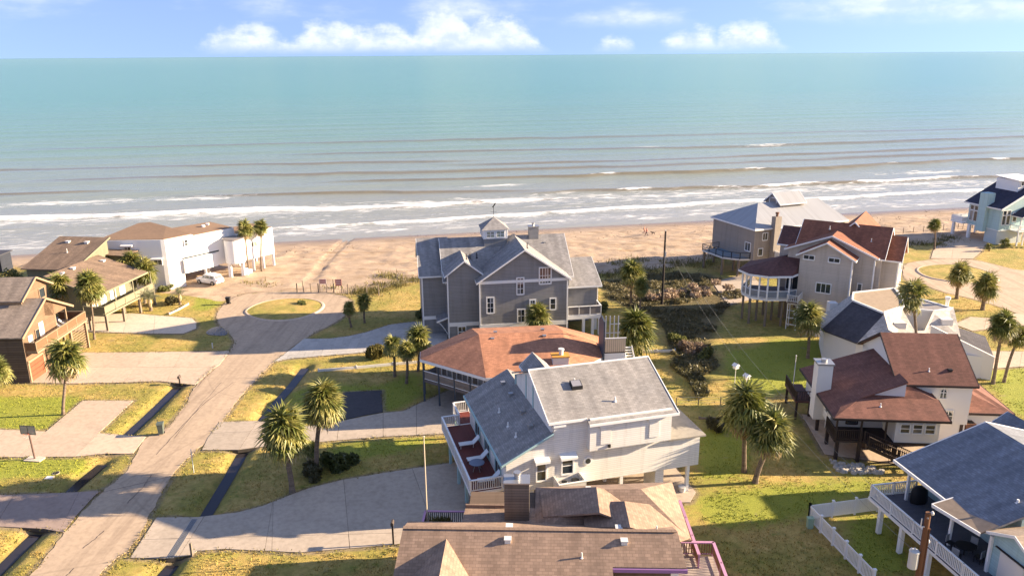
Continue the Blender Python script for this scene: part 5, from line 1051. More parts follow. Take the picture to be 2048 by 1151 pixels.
# ---- left: olive house with taupe roofs
def olive_house():
    h = house('stilt_house', 'olive green stilt house with taupe shed roofs and a long slanting deck', -54.9, 99.2, -7)
    W = M('olive_siding', 'siding', (.20, .19, .125), .85, .06, rh=.25, ax=0, ln=.85); RF = M('taupe_roof', 'shingle', (.235, .165, .115), .92, rh=.2); D = M('olive_deck', 'paint', (.22, .2, .13), .8, .12)
    MB().extrude([(-7.6, .5, 2.3), (-1.6, .5, 2.3), (-1.6, .5, 5.5), (-7.6, .5, 6.7)], (0, 11.5, 0)).build('wall', W, h)
    r = MB(); r.slab([(.9, -.6, 5.1), (.9, 11.2, 5.1), (-7.8, 13.2, 6.9), (-7.8, 1.4, 6.9)], .15); rf = r.build('roof', RF, h); t = MB(); t.beam((.95, -.6, 5.14), (.95, 11.2, 5.14), .08, .24); t.beam((.9, -.65, 5.14), (-7.8, 1.35, 6.95), .08, .24); t.build('fascia', D, rf)
    MB().extrude([(-8, 8.0, 2), (-8, 16.0, 2), (-8, 16.0, 8.6), (-8, 8.0, 6.2)], (-7.5, 0, 0)).build('tall_wall', W, h); r = MB(); r.slab([(-7.7, 7.3, 6.15), (-7.7, 16.3, 8.85), (-15.8, 16.3, 8.85), (-15.8, 7.3, 6.15)], .15); r2_ = r.build('shed_roof', RF, h); MB().beam((-7.66, 7.2, 6.2), (-7.66, 16.4, 8.95), .06, .22).build('fascia', D, r2_)
    MB().box(-11, -5.6, 15.8, 20, 2.2, 6.3).build('rear_wall', W, h); r = MB(); r.slab([(-11.5, 15.2, 6.6), (-5, 15.2, 6.3), (-5, 20.5, 6.3), (-11.5, 20.5, 6.6)], .12); r.build('rear_roof', RF, h)
    MB().box(-7.6, 1.1, .2, 12.0, 2.1, 2.35).build('deck', D, h); railing(h, [(-2, .25), (1.05, .25), (1.05, 12.0)], 2.35, 1.05, D, D, style='panel', posts=2.4, rw=.14)
    posts(h, [(1.0, .4), (1.0, 4.2), (1.0, 8.1), (1.0, 11.8), (-1.4, 8), (-1.4, .4), (-4, 4), (-7.3, .8), (-7.3, 8)], 0, 2.2, .28, POSTW); posts(h, [(.95, 3.0), (.95, 7.2), (.95, 11.6)], 2.35, 5.2, .14, D, 'porch_post')
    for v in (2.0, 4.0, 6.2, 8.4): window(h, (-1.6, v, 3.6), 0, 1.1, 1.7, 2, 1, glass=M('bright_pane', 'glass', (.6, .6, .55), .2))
    vents(h, [(-13.3, 14.6, 8.5), (-10.2, 14.5, 8.5), (-5.8, 11.2, 6.6), (-6.8, 6.0, 6.85), (-6.3, 2.6, 6.75)], OFFW, .5, .18); pipes(h, [(-11.6, 11.8, 7.7)], OFFW)
olive_house()
# ---- far left white modern house
def modern_house():
    h = house('modern_house', 'long white modern beach house with flat brown roofs and a round stair tower', -53.2, 118.8, 1)
    W = M('bright_white_wall', 'paint', (.80, .79, .77), .7, .03); RF = M('brown_flat_roof', 'concrete', (.27, .175, .11), .95, .08)
    a = R(52.5); ux, uy = math.cos(a), math.sin(a); q = lambda s, v: (s * ux - v * uy, s * uy + v * ux)     # along / behind the angled wall
    core = [(-10.7, 0), (-.9, 0), (-.3, .12), (.1, .5), q(4.5, 0), q(4.5, 7.5), (-9, 11.2)]
    MB().prism(core, 2.2, 7.95).build('wall', W, h); MB().prism([q(4.5, 0), q(12, 0), q(12, 6.5), q(4.5, 7.4)], 2.2, 7.75).build('wall', W, h)
    MB().prism([(-10.7, 0), (-.9, 0), (-.3, .12), (.1, .5), q(2.4, 0), q(2.4, 4), (-9, 7)], 0, 2.21).build('ground_wall', W, h)
    r = MB(); r.slab([(-10.6, .15, 7.96), (-.5, .2, 7.96), (*q(4.4, .35), 8.0), (*q(4.4, 7.3), 8.4), (-6.9, 10.9, 8.5), (-8.6, 10.4, 8.45)], .08); r.build('roof', RF, h); r = MB(); r.slab([(*q(4.6, .2), 7.76), (*q(11.9, .2), 7.76), (*q(11.9, 6.4), 7.95), (*q(4.6, 7.2), 7.95)], .08); r.build('roof', RF, h)
    b = MB().prism([q(2.3, -.35), q(8.2, -.35), q(8.2, .05), q(2.3, .05)], 2.15, 4.3).build('balcony_wall', W, h); MB().prism([q(2.4, -.06), q(8.8, -.06), q(8.8, .0), q(2.4, .0)], 4.4, 4.62).build('slit_window', GLASS, h)
    window(h, (-6.05, 0, 6.55), -90, .95, .8, 2, 1); awning(h, (-6.05, 0, 7.0), -90, 1.8, .5); window(h, (-1.7, 0, 4.4), -90, 1.2, .7, 2, 1); awning(h, (-2.3, 0, 4.85), -90, 2.8, .4); p = q(3.2, 0); window(h, (*p, 6.9), math.degrees(a) - 90, .5, .9, 1, 2)
    dc = q(10.6, -1.7); MB().lathe([(1.55, 2.5), (1.55, 6.4)], 32, dc).build('stair_tower', W, h); MB().lathe([(1.7, 6.4), (1.7, 6.55)], 32, dc).build('tower_roof', M('grey_flat', 'concrete', (.3, .27, .25)), h); posts(h, [q(9.6, -1.4), q(11.4, -2.3)], 0, 2.5, .5, W, 'column')
    MB().prism([q(9.2, -2.6), q(10.4, -3.2), q(11.2, -1.2), q(9.4, -.2)], 6.35, 6.5).build('canopy', W, h)
    MB().prism([q(12, -1.2), q(18.7, -1.2), q(18.7, 4.5), q(12, 4.5)], 2.2, 6.8).build('wing_wall', W, h); MB().prism([q(12.1, -1.1), q(18.6, -1.1), q(18.6, 4.4), q(12.1, 4.4)], 6.8, 6.86).build('wing_roof', RF, h); p = q(14.7, -1.2); window(h, (*p, 4.6), math.degrees(a) - 90, 1.1, .7, 2, 1, glass=M('tan_pane', 'glass', (.3, .26, .2), .2))
    posts(h, [q(14.4, -1), q(16.4, -1), q(18.5, -1), q(18.5, 4), q(6.2, .3), q(8.5, 3), q(12.5, 3), q(15, 4), q(4.5, 6)], 0, 2.25, .32, W, 'column'); MB().prism([q(11.2, -2.2), q(13.2, -2.2), q(13.2, -2.0), q(11.2, -2.0)], 0, .8).build('garden_wall', W, h)
    posts(h, [q(12.0, -2.4)], 0, 1.2, .4, W, 'column'); MB().box(-20, -10.8, 8, 20, 2.8, 3.0).build('sea_deck', W, h); railing(h, [(-19.8, 8), (-19.8, 12.5), (-18.6, 20)], 3.0, 1.1, W, W, style='rails', posts=2.5); posts(h, [(-19.5, 8.4), (-19.5, 14), (-18.4, 19.5), (-12, 19.5), (-12, 8.5)], 0, 2.8, .3, W)
    MB().lathe([(.3, 7.9), (.3, 8.25)], 12, q(9, 4)).build('roof_fan', W, h); vents(h, [(*q(10.2, 4.6), 7.9)], W, .4, .3)
modern_house()
# ------------------------------------------------------------------ vegetation
def leaf_mat(name, c0, c1, c2, trans=.3):
    m = bpy.data.materials.new(name); m.use_nodes = True; nt = m.node_tree; N = nt.nodes; L = nt.links; b = N['Principled BSDF']
    oi = N.new('ShaderNodeObjectInfo').outputs['Random']; n = noise(nt, objc(nt), 3.5, 4, .6)
    f = mnode(nt, 'ADD', mnode(nt, 'MULTIPLY', oi, .6), mnode(nt, 'MULTIPLY', n, .55))
    col = ramp(nt, f, [(.15, c0), (.5, c1), (.9, c2)]); L.new(col, b.inputs['Base Color']); b.inputs['Roughness'].default_value = .5
    tr = N.new('ShaderNodeBsdfTranslucent'); L.new(col, tr.inputs[0]); mx = N.new('ShaderNodeMixShader'); mx.inputs[0].default_value = trans
    L.new(b.outputs[0], mx.inputs[1]); L.new(tr.outputs[0], mx.inputs[2]); L.new(mx.outputs[0], N['Material Output'].inputs[0]); return m
FROND = leaf_mat('palm_frond', (.06, .08, .014), (.155, .17, .034), (.36, .32, .095)); DEAD = leaf_mat('dead_frond', (.2, .135, .06), (.34, .25, .12), (.48, .38, .22), .15); SILVER = leaf_mat('silver_frond', (.12, .14, .08), (.22, .23, .14), (.32, .32, .2))
BARK = M('palm_bark', 'siding', (.20, .15, .11), .95, .25, rh=.16, ln=.6); LEAFG = leaf_mat('shrub_leaf', (.04, .055, .012), (.085, .10, .026), (.17, .175, .055)); LEAFD = leaf_mat('dark_shrub_leaf', (.035, .036, .014), (.075, .07, .028), (.15, .125, .055)); PLUME = leaf_mat('dry_plume', (.17, .125, .08), (.28, .2, .135), (.4, .3, .21)); SCRUB = leaf_mat('scrub_leaf', (.05, .055, .02), (.11, .10, .04), (.22, .18, .09)); DUNE = leaf_mat('dune_grass', (.08, .07, .02), (.2, .17, .05), (.34, .27, .1))
def fan_frond(seed, n=17):
    rr = random.Random(seed); mb = MB(); hub = Vector((.62, 0, .02)); mb.poly([(0, -.03, 0), (0, .03, 0), (.62, .015, .02), (.62, -.015, .02)]); mb.poly([(0, -.03, 0), (.62, -.015, .02), (.62, 0, -.02), (0, 0, -.05)])
    for i in range(n):
        a = R(-118 + 236 * i / (n - 1) + rr.uniform(-6, 6)); l = (1.06 - .22 * abs(i / (n - 1) - .5) * 2) * rr.uniform(.85, 1.1); d = Vector((math.cos(a), math.sin(a), 0)); s = Vector((-d.y, d.x, 0)); dr = rr.uniform(.15, .62)
        p1 = hub + d * l * .52 + Vector((0, 0, .05 - .1 * dr)); p2 = hub + d * l * (1 - dr * .2) - Vector((0, 0, l * dr)); w = .062
        mb.poly([hub - s * .012, p1 - s * w + Vector((0, 0, .03)), p1, ]); mb.poly([hub - s * .012, p1, p1 + s * w + Vector((0, 0, .03)), hub + s * .012]); mb.poly([p1 - s * w + Vector((0, 0, .03)), p2, p1]); mb.poly([p1, p2, p1 + s * w + Vector((0, 0, .03))])
    return mb
def feather_frond(seed, n=15):
    rr = random.Random(seed); mb = MB(); P = [Vector((1.7 * t, 0, .55 * math.sin(t * 2.4) - .75 * t * t)) for t in np.linspace(0, 1, n)]
    for i in range(n - 1):
        mb.poly([P[i] + Vector((0, .015, 0)), P[i] - Vector((0, .015, 0)), P[i + 1] - Vector((0, .01, 0)), P[i + 1] + Vector((0, .01, 0))])
        if i < 2: continue
        for sg in (-1, 1):
            L_ = .42 * math.sin(math.pi * (i / n) ** .8) + .1; tip = P[i] + Vector((.24, sg * L_, -.12 + rr.uniform(-.06, .06))); mb.poly([P[i], P[i] + Vector((.06, 0, 0)), tip])
    return mb
FANS = [fan_frond(i).mesh('frond', FROND) for i in range(6)]; FDEAD = [fan_frond(20 + i, 12).mesh('frond', DEAD) for i in range(3)]; FEATH = [feather_frond(i).mesh('frond', SILVER) for i in range(4)]; FEATHG = [feather_frond(9 + i).mesh('frond', FROND) for i in range(3)]
def palm(bx, by, cx, cy, dpx, label, seed, kind='fan', n=62, r0=.19, base=None, group=None):
    """palm from its foot pixel (on the ground) and the pixel of its crown centre"""
    rr = random.Random(seed); b = G((bx, by)) if base is None else Vector(base); 
    lo, hi = 0, 25.
    for _ in range(40):
        mid = (lo + hi) / 2
        if proj_y(b.x, b.y, mid) > cy: lo = mid
        else: hi = mid
    hgt = lo; top = G((cx, cy), hgt); lean = Vector((top.x - b.x, 0, 0)); depth = (Vector((b.x, b.y, hgt - CAMH))).dot(_f); rad = dpx / 2 * depth / FPX
    o = thing('palm_tree', label, 'palm tree', (b.x, b.y, b.z), 0, group)
    pts = [Vector((lean.x * t ** 1.3 + .06 * math.sin(t * 5 + seed), .05 * math.sin(t * 4 + seed), hgt * t - .15 * (t == 0))) for t in np.linspace(0, 1, 12)]
    rs = [(r0 * (1.5 - 4 * t) if t < .08 else r0 * (1.1 - .25 * t)) * (1 + .07 * (i % 2)) for i, t in enumerate(np.linspace(0, 1, 12))]
    MB().tube(pts, rs, 9).build('trunk', BARK, o, smooth=False)
    cr = MB().tube([pts[-1] + Vector((0, 0, z)) for z in (-rad * .55, -rad * .2, .12, .5)], [r0 * .9, r0 * 1.7, r0 * 1.3, .02], 8).build('crown', DEAD, o)
    fans = {'fan': FANS, 'feather': FEATH, 'featherg': FEATHG}[kind]; sc = rad / (1.16 if kind == 'fan' else 1.75)
    n = int(n * (1.7 if kind == 'fan' else 1.2) * rr.uniform(.8, 1.1)); df = rr.uniform(.62, .8); drp = rr.uniform(135, 165); sq = rr.uniform(.9, 1.08)
    for i in range(n):
        t = (i + .5) / n; dead = kind == 'fan' and t > df + rr.uniform(-.08, .12)
        el = (84 - drp * t ** .85) + rr.uniform(-9, 9) if kind == 'fan' else 70 - 75 * t + rr.uniform(-8, 8)
        az = i * 2.39996 + rr.uniform(-.3, .3); s = sc * sq * (.88 if kind == 'fan' else 1) * rr.uniform(.6, 1.15) * (.8 if dead else 1)
        f = obj('frond', rr.choice(FDEAD if dead else fans), cr, pts[-1] + Vector((0, 0, (.3 - .62 * t) * rad if kind == 'fan' else .1)), rot=(rr.uniform(-.5, .5), -R(el), az)); f.scale = (s, s, s)
    return o
big = 'palms around the near lawns'
palm(583, 985, 570, 870, 104, 'fullest leaning palm, on the curved edge of the long grey driveway', 1, n=88, r0=.21)
palm(632, 942, 645, 810, 90, 'tall palm with tawny skirt beside the dark asphalt pad and dark bush', 2, n=84, r0=.19)
palm(1488, 943, 1489, 822, 94, 'upright palm on the shaded lawn, the farther of a crossing pair beside a bush', 3, n=84, r0=.19)
palm(1511, 964, 1542, 872, 92, 'leaning palm on the lawn edge, the nearer of a crossing pair', 4, n=84, r0=.21)
palm(128, 828, 132, 720, 70, 'slim palm on the green lawn behind the basketball driveway', 5, n=70, r0=.14)
palm(189, 678, 180, 578, 60, 'slim palm between the pale driveway and the wood house balcony', 6, n=66, r0=.12)
palm(118, 655, 124, 578, 58, 'shaded palm close behind the wood house gable', 7, n=56, r0=.14)
palm(-12, 800, -8, 745, 52, 'palm cut by the picture edge in front of the grey plank wall', 8, n=50)
palm(499, 547, 489, 462, 33, 'thin tall palm left of its twin before the round stair tower', 9, n=44, r0=.14); palm(524, 541, 521, 458, 33, 'thin tall palm nearest the open beach by the white wing', 10, n=44, r0=.14)
palm(255, 602, 262, 530, 48, 'bushy palm against the shaded white wall behind the olive deck', 11, n=56, base=tuple(G((262, 600)))); palm(285, 612, 292, 545, 48, 'bushy palm at the corner of the olive deck roof', 12, n=56, base=tuple(G((290, 606))))
palm(301, 621, 300, 600, 50, 'silvery feather palm in the stone edged bed, by the deck post', 13, 'feather', 40, .2); palm(359, 609, 359, 591, 38, 'silvery feather palm in the stone edged bed, by the lawn corner', 14, 'feather', 36, .18)
palm(702, 654, 697, 619, 30, 'shaded palm standing beside the turning circle kerb', 15, n=34, r0=.13); palm(730, 645, 727, 607, 34, 'palm on the dry lawn right behind the shaded turning circle palm', 16, n=34, r0=.13)
palm(791, 752, 785, 693, 42, 'palm at the lawn corner by the paver driveway, beside tan grass', 17, n=54, r0=.15); palm(814, 766, 814, 704, 42, 'palm in front of the orange house deck corner', 18, n=54, r0=.15); palm(836, 742, 839, 680, 54, 'sunlit palm between the paver driveway and the orange roof', 19, n=58, r0=.15)
palm(1076, 690, 1076, 638, 50, 'palm crown rising behind the orange roof below the grey wall', 20, n=54, base=tuple(G((1076, 690)))); palm(1268, 716, 1270, 668, 82, 'bright green palm with pale drooping tips beside the rear stairs', 21, n=64, r0=.2)
palm(1262, 610, 1263, 551, 48, 'palm with round crown at the scrub edge by the dune', 22, n=54, r0=.14); palm(1280, 621, 1282, 575, 36, 'shaded shorter palm next to the round crowned dune palm', 23, n=42, r0=.12)
palm(1616, 715, 1617, 640, 58, 'dark palm standing alone on the lawn before the beige house', 24, n=64, r0=.17); palm(1816, 745, 1827, 596, 66, 'tall thin palm with sparse arching fronds above the flat white house', 25, 'fan', 26, .16, base=(46.2, 84.0, 0))
palm(1985, 767, 2006, 657, 58, 'tall leaning palm by the concrete strip, beside the dark garage roof', 26, n=58, r0=.17); palm(2007, 764, 2037, 672, 46, 'second leaning palm by the concrete strip, farther from the garage roof', 27, n=50, r0=.15)
palm(1913, 597, 1919, 552, 50, 'palm on the dry verge between the far island and the flat white house', 28, n=54, r0=.22); palm(1965, 619, 1972, 577, 52, 'palm on the dry verge nearest the shaded far road', 29, n=54, r0=.24)
palm(1869, 499, 1870, 453, 26, 'small thin palm beside the aqua house driveway', 30, n=34, r0=.14)
palm(620, 918, 622, 902, 36, 'low fan palm clump at the foot of the two driveway palms', 31, n=34, r0=.1); palm(2010, 495, 2011, 487, 20, 'low fan palm shrub below the aqua house corner', 32, n=30, r0=.15); palm(1978, 502, 1978, 493, 14, 'small reddish fan shrub in the bark bed by the aqua house', 33, n=24, r0=.12)
def leaf_cloud(pts, size, rr, mat, name, parent=None, up=False, asp=2.2):
    pts = np.asarray(pts); n = len(pts); rng = np.random.default_rng(rr); V = np.zeros((n, 3, 3), np.float32)
    d = rng.normal(size=(n, 3)); 
    if up: d = d * np.array([.38, .38, .2]) + np.array([0, 0, 1.])
    d /= np.linalg.norm(d, axis=1)[:, None]; s = np.cross(d, rng.normal(size=(n, 3))); s /= np.linalg.norm(s, axis=1)[:, None]; sz = (size * rng.uniform(.5, 1.4, n))[:, None]
    V[:, 0] = pts - s * sz / asp; V[:, 1] = pts + s * sz / asp; V[:, 2] = pts + d * sz
    me = bpy.data.meshes.new(name); me.vertices.add(n * 3); me.vertices.foreach_set('co', V.ravel()); me.loops.add(n * 3); me.loops.foreach_set('vertex_index', np.arange(n * 3, dtype=np.int32)); me.polygons.add(n); me.polygons.foreach_set('loop_start', np.arange(n, dtype=np.int32) * 3); me.update(); me.materials.append(mat)
    return obj(name, me, parent)
def bush(px, py, rx, h, label, seed, mat=LEAFG, n=2200, name='bush', size=.27, up=False, stretch=1.0):
    b = G((px, py)); depth = Vector((b.x, b.y, -CAMH)).dot(_f); r = rx * depth / FPX; rng = np.random.default_rng(seed)
    o = thing(name, label, 'bush', tuple(b)); lobes = rng.normal(size=(9, 3)) * np.array([.55 * stretch, .55, .3]) * r; pts = []
    for k in range(n):
        l = lobes[k % 9]; d = rng.normal(size=3); d /= np.linalg.norm(d); q = l + d * r * .48 * rng.uniform(.72, 1.05) * np.array([1, 1, h / r * .9]); q[2] = abs(q[2] + h * .42); pts.append(q)
    leaf_cloud(pts, size, seed, mat, 'foliage', o, up)
    st = MB(); rr = random.Random(seed)
    for k in range(7): st.tube([(0, 0, -.05), (rr.uniform(-.5, .5) * r, rr.uniform(-.5, .5) * r, h * .6)], [.05, .015], 5)
    st.build('stem', BARK, o)
bush(676, 932, 26, 1.4, 'large dark rounded bush on the lawn behind the two driveway palms', 41, LEAFG, 3600); bush(625, 950, 20, 1.0, 'low dark bush between the two driveway palm trunks', 42, LEAFD, 1800); bush(1440, 858, 17, 1.2, 'round dark bush beside the crossing palms', 43, LEAFD, 2400)
bush(752, 716, 14, 1.2, 'tan and olive ornamental grass clump by the paver driveway end', 44, DUNE, 1800, 'grass_clump', .5, True); bush(1385, 700, 22, 1.0, 'pink plumed dry bush in the sunlit gap of the lawn', 45, PLUME, 4000, 'plume_bush', .3); bush(1352, 682, 14, .8, 'green spiky shrub beside the pink plumed bush', 46, LEAFG, 1500, 'bush', .4, True); bush(1415, 716, 14, 1.0, 'olive shrub at the foot of the pink plumed bush', 47, LEAFG, 1400)
bush(1300, 596, 26, .9, 'pale dry plume shrubs beside the utility pole in sunlight', 48, PLUME, 2400, 'plume_bush', .3, False, 2.2); bush(1400, 588, 22, .9, 'pale dry plume shrub beyond the utility pole', 49, PLUME, 1800, 'plume_bush', .3, False, 2.0); bush(1206, 618, 12, 1.2, 'dark shrub beside the grey house balcony', 50, LEAFG, 1200)
bush(604, 610, 7, .7, 'small dark shrub on the grass turning island', 51, LEAFG, 500); bush(842, 634, 8, .9, 'small shrub at the grey house corner', 52, LEAFG, 700); bush(330, 582, 12, .6, 'low shrubs at the white house corner', 53, LEAFG, 700); bush(345, 608, 12, .9, 'dark low shrub between the silvery palms', 54, LEAFD, 900); bush(1930, 515 + 40, 9, .6, 'small shrub on the far grass island', 55, LEAFG, 500); bush(20, 560, 16, 1.4, 'bright shrub behind the wood house ridge', 56, LEAFG, 800)
def in_poly_pts(poly, n, seed):
    rng = np.random.default_rng(seed); P = np.array(poly); lo, hi = P.min(0), P.max(0); q = rng.uniform(lo, hi, (n * 3, 2)); k = inside(q[:, 0], q[:, 1], poly); return q[k][:n]
def ground_z(q):
    ix = np.clip(np.searchsorted(TX, q[:, 0]) - 1, 0, len(TX) - 2); iy = np.clip(np.searchsorted(TY, q[:, 1]) - 1, 0, len(TY) - 2); return Zt[iy, ix]
# dense dune scrub: uncountable
q = in_poly_pts(scrub_poly, 52000, 3); edge = blur(scrub, 10)[np.clip(np.searchsorted(TY, q[:, 1]) - 1, 0, len(TY) - 2), np.clip(np.searchsorted(TX, q[:, 0]) - 1, 0, len(TX) - 2)]; q = q[(edge - .35 + (fbm(q[:, 0] / 3, q[:, 1] / 3) - .56) * 3.0) > 0]; hh = np.clip((fbm(q[:, 0] / 1.6, q[:, 1] / 1.6) - .36) * 1.8, 0, .6); z = ground_z(q) + hh * RNG.random(len(q)) ** .6
sc_ = leaf_cloud(np.column_stack([q, z]), .24, 5, SCRUB, 'dune_scrub'); tag(sc_, 'dark tangled scrub spreading between the dune and the lawns', 'scrub', kind='stuff')
hed = GP(PX, [(1350, 720), (1400, 740), (1420, 790), (1395, 800), (1375, 760), (1340, 735)]); q = in_poly_pts(hed, 3000, 4); z = RNG.random(len(q)) * .5
tag(leaf_cloud(np.column_stack([q, z]), .22, 6, SCRUB, 'dune_scrub'), 'dark low scrub strip running across the shaded lawn by the bird houses', 'scrub', kind='stuff')
dl = np.array(sand_line); pts = []
for k in range(9000):
    i = RNG.integers(9, len(dl) - 3); t = RNG.random(); p = dl[i] * (1 - t) + dl[i + 1] * t; c = np.array([round(p[0] / 2.6) * 2.6, p[1]]); pts.append(c + RNG.normal(size=2) * np.array([.9, 1.1]) + np.array([0, 1.5 * math.sin(c[0] * 3.1)]))
pts = np.array(pts); z = ground_z(pts); tag(leaf_cloud(np.column_stack([pts, z]), .42, 8, DUNE, 'dune_grass', None, True, 9), 'tufts of tan dune grass along the edge of the sand', 'dune grass', kind='stuff')
bt = []
for (px, py, n, s) in ((775, 552, 260, 1.0), (760, 570, 160, .9), (800, 556, 120, .7), (665, 575, 50, .8), (1240, 525, 200, 1.2), (1280, 520, 120, .8), (1340, 525, 160, 1.0), (1390, 532, 160, 1.2), (500, 566, 60, .8), (540, 570, 40, .8)):
    b = G((px, py)); bt.append(np.column_stack([b.x + RNG.normal(size=n) * s * 1.2, b.y + RNG.normal(size=n) * s]))
bt = np.vstack(bt); tag(leaf_cloud(np.column_stack([bt, ground_z(bt)]), .5, 9, DUNE, 'beach_grass', None, True, 8), 'sparse olive grass clumps growing on the open sand', 'beach grass', kind='stuff')
dq = []
for k in range(2600):
    s = RNG.uniform(-75, 120); d = -abs(RNG.normal(11, 7)) - 1; c = fbm(np.array([s / 6.]), np.array([d / 2.]))[0]
    if c > .47: dq.append((SH_O[0] + s * SH_S[0] + d * SH_D[0], SH_O[1] + s * SH_S[1] + d * SH_D[1]))
dq = np.array(dq); tag(leaf_cloud(np.column_stack([dq, ground_z(dq) + .01]), .3, 21, M('driftwood', 'flat', (.12, .08, .05), .95, .3), 'beach_debris', None, False, 5), 'dark seaweed and driftwood bits strewn along the beach', 'debris', kind='stuff')
# lawn grass: short uneven tufts over all unpaved ground
def lawn():
    n = 170000; rng = np.random.default_rng(12); yy = 44 + (118 - 44) * rng.random(n) ** 1.35; xx = rng.uniform(-1, 1, n) * (yy * .68 + 4); q = np.column_stack([xx, yy])
    bad = inside(xx, yy, sand_poly) | inside(xx, yy, sand2)
    for p in PAVED: bad |= inside(xx, yy, p)
    dt = np.full(n, 1e9)
    for l in ditches: dt = np.minimum(dt, pdist(xx, yy, l))
    bad |= dt < .6; bad |= fbm(xx / 1.5, yy / 1.5) < .36
    q = q[~bad]; z = ground_z(q); o = leaf_cloud(np.column_stack([q, z - .01]), .125, 13, ground.data.materials[0], 'lawn_grass', None, True, 3.2); me = o.data
    ix = np.clip(np.searchsorted(TX, q[:, 0]) - 1, 0, len(TX) - 2); iy = np.clip(np.searchsorted(TY, q[:, 1]) - 1, 0, len(TY) - 2)
    for nm, a in (('green', greenb), ('scrub', scrubb)): attr(me, nm, np.repeat(a[iy, ix], 3))
    for nm in ('sand', 'ditch', 'wet', 'edge'): attr(me, nm, np.zeros(len(q) * 3))
    tag(o, 'short uneven lawn grass, straw coloured with green patches, around the houses', 'grass', kind='stuff')
lawn()
def edge_weeds():
    pts = []; rng = np.random.default_rng(5)
    for P in PAVED[:9]:
        for a, b in zip(P, P[1:] + P[:1]):
            L_ = math.hypot(b[0] - a[0], b[1] - a[1])
            for k in range(int(L_ * 9)):
                t = rng.random(); x = a[0] + (b[0] - a[0]) * t; y = a[1] + (b[1] - a[1]) * t
                if vnoise(np.array([x * .5]), np.array([y * .5]))[0] > .42: pts.append((x + rng.normal() * .13, y + rng.normal() * .13, .02))
    tag(leaf_cloud(pts, .16, 15, DUNE, 'edge_weeds', None, True, 4), 'dry weeds creeping over the road and driveway edges', 'weeds', kind='stuff')
edge_weeds()

# ------------------------------------------------------------------ street and garden objects
WOODP = M('brown_pole', 'siding', (.19, .085, .04), .85, .2, rh=.15, ax=0, ln=.8, gr=.8); DPOLE = M('dark_pole', 'siding', (.05, .04, .035), .9, .2, rh=.2, ax=0)
b = G((1324, 608)); t = thing('utility_pole', 'tall dark wooden utility pole rising from the dune scrub', 'pole', tuple(b)); ph = height_at(1324, 608, 462)
MB().tube([(0, 0, -.2), (0, 0, ph)], [.19, .13], 10).build('pole', DPOLE, t); MB().box(-.05, .05, -.18, -.1, ph * .55, ph * .75).build('conduit', STEEL, t); MB().lathe([(.05, ph), (.08, ph + .12), (.03, ph + .22)], 8).build('insulator', OFFW, t); MB().box(.1, .24, -.1, .1, ph * .66, ph * .72).build('bracket', OFFW, t)
far_top = Vector((b.x, b.y, ph * .97))
pb_ = G((1857, 1024), 9.6); t = thing('utility_pole', 'thick brown wooden utility pole with a grey transformer by the picket fence', 'pole', (pb_.x, pb_.y, 0))
MB().tube([(0, 0, -.2), (0, 0, 9.6)], [.2, .15], 12).build('pole', WOODP, t); MB().tube([(.2, -.1, 0), (.16, -.1, 8.6)], .06, 6).build('conduit', WOODP, t)
tr = MB().lathe([(.0, 5.9), (.27, 5.9), (.28, 6.0), (.28, 6.95), (.3, 7.0), (.26, 7.05), (.05, 7.1)], 18, (-.42, .05)).build('transformer', M('transformer_grey', 'paint', (.55, .54, .5), .5, .1), t, smooth=False)
for k, (x, z) in enumerate(((-.62, 7.08), (-.42, 7.08))): MB().lathe([(.04, z), (.07, z + .08), (.03, z + .16)], 8, (x, .05)).build('bushing', OFFW, tr)
for z, x in ((9.45, .2), (7.6, .22), (9.2, -.02)): MB().lathe([(.04, z), (.1, z + .06), (.1, z + .16), (.04, z + .26)], 10, (x, -.05)).build('insulator', OFFW, t)
MB().beam((-.35, -.05, 8.7), (.1, -.05, 8.7), .05).tube([(-.35, -.05, 8.65), (-.35, -.05, 9.25)], .035, 6).build('cutout', OFFW, t); MB().beam((0, .05, 6.5), (-.3, .05, 6.5), .08, .2).build('bracket', STEEL, t)
wm = M('wire', 'paint', (.30, .28, .22), .5)
for k, (dz, sag) in enumerate(((.0, 2.6), (-1.6, 3.0))):
    A = Vector((pb_.x, pb_.y, 8.2 + dz)); Bq = far_top + Vector((0, 0, dz * .8)); P = [A.lerp(Bq, s) - Vector((0, 0, sag * 4 * s * (1 - s))) for s in np.linspace(0, 1, 24)]
    w = MB().tube([p - A for p in P], .012, 4).build('wire', wm, None, tuple(A)); tag(w, 'upper sagging wire strung between the two utility poles' if k == 0 else 'lower sagging wire strung between the two utility poles', 'wire')
b = G((157, 640)); t = thing('street_light', 'thin tan lamp pole behind the wood house balcony', 'street light', tuple(b)); hp = height_at(157, 640, 545); MB().tube([(0, 0, -.1), (-.75, 0, hp)], [.09, .06], 8).build('pole', POSTW, t); MB().tube([(-.75, 0, hp - .05), (-.75, -.5, hp + .1)], .03, 6).build('arm', STEEL, t); MB().box(-.95, -.55, -.8, -.4, hp + .06, hp + .22).build('lamp_head', OFFW, t)
def pole(name, base, top_px, r, label, m=OFFW, cat='flagpole'):
    b = Vector(base); lo, hi = 0, 20
    for _ in range(40):
        md = (lo + hi) / 2
        if proj_y(b.x, b.y, b.z + md) > top_px: lo = md
        else: hi = md
    t = thing(name, label, cat, tuple(b)); MB().tube([(0, 0, 0), (0, 0, lo)], [r, r * .7], 8).build('pole', m, t); MB().lathe([(.01, lo), (r * 1.6, lo + .06), (.01, lo + .14)], 8).build('finial', m, t)
pole('flagpole', on(PH, (-1.35, 4.6, 2.6)), 874, .05, 'bare pale flagpole standing at the pink railed deck corner', M('bamboo', 'paint', (.6, .5, .36), .6)); pole('flagpole', on(KH, (-1.4, 4.2, 2.05)), 712, .05, 'bare white flagpole on the dark side deck by the white chimney')
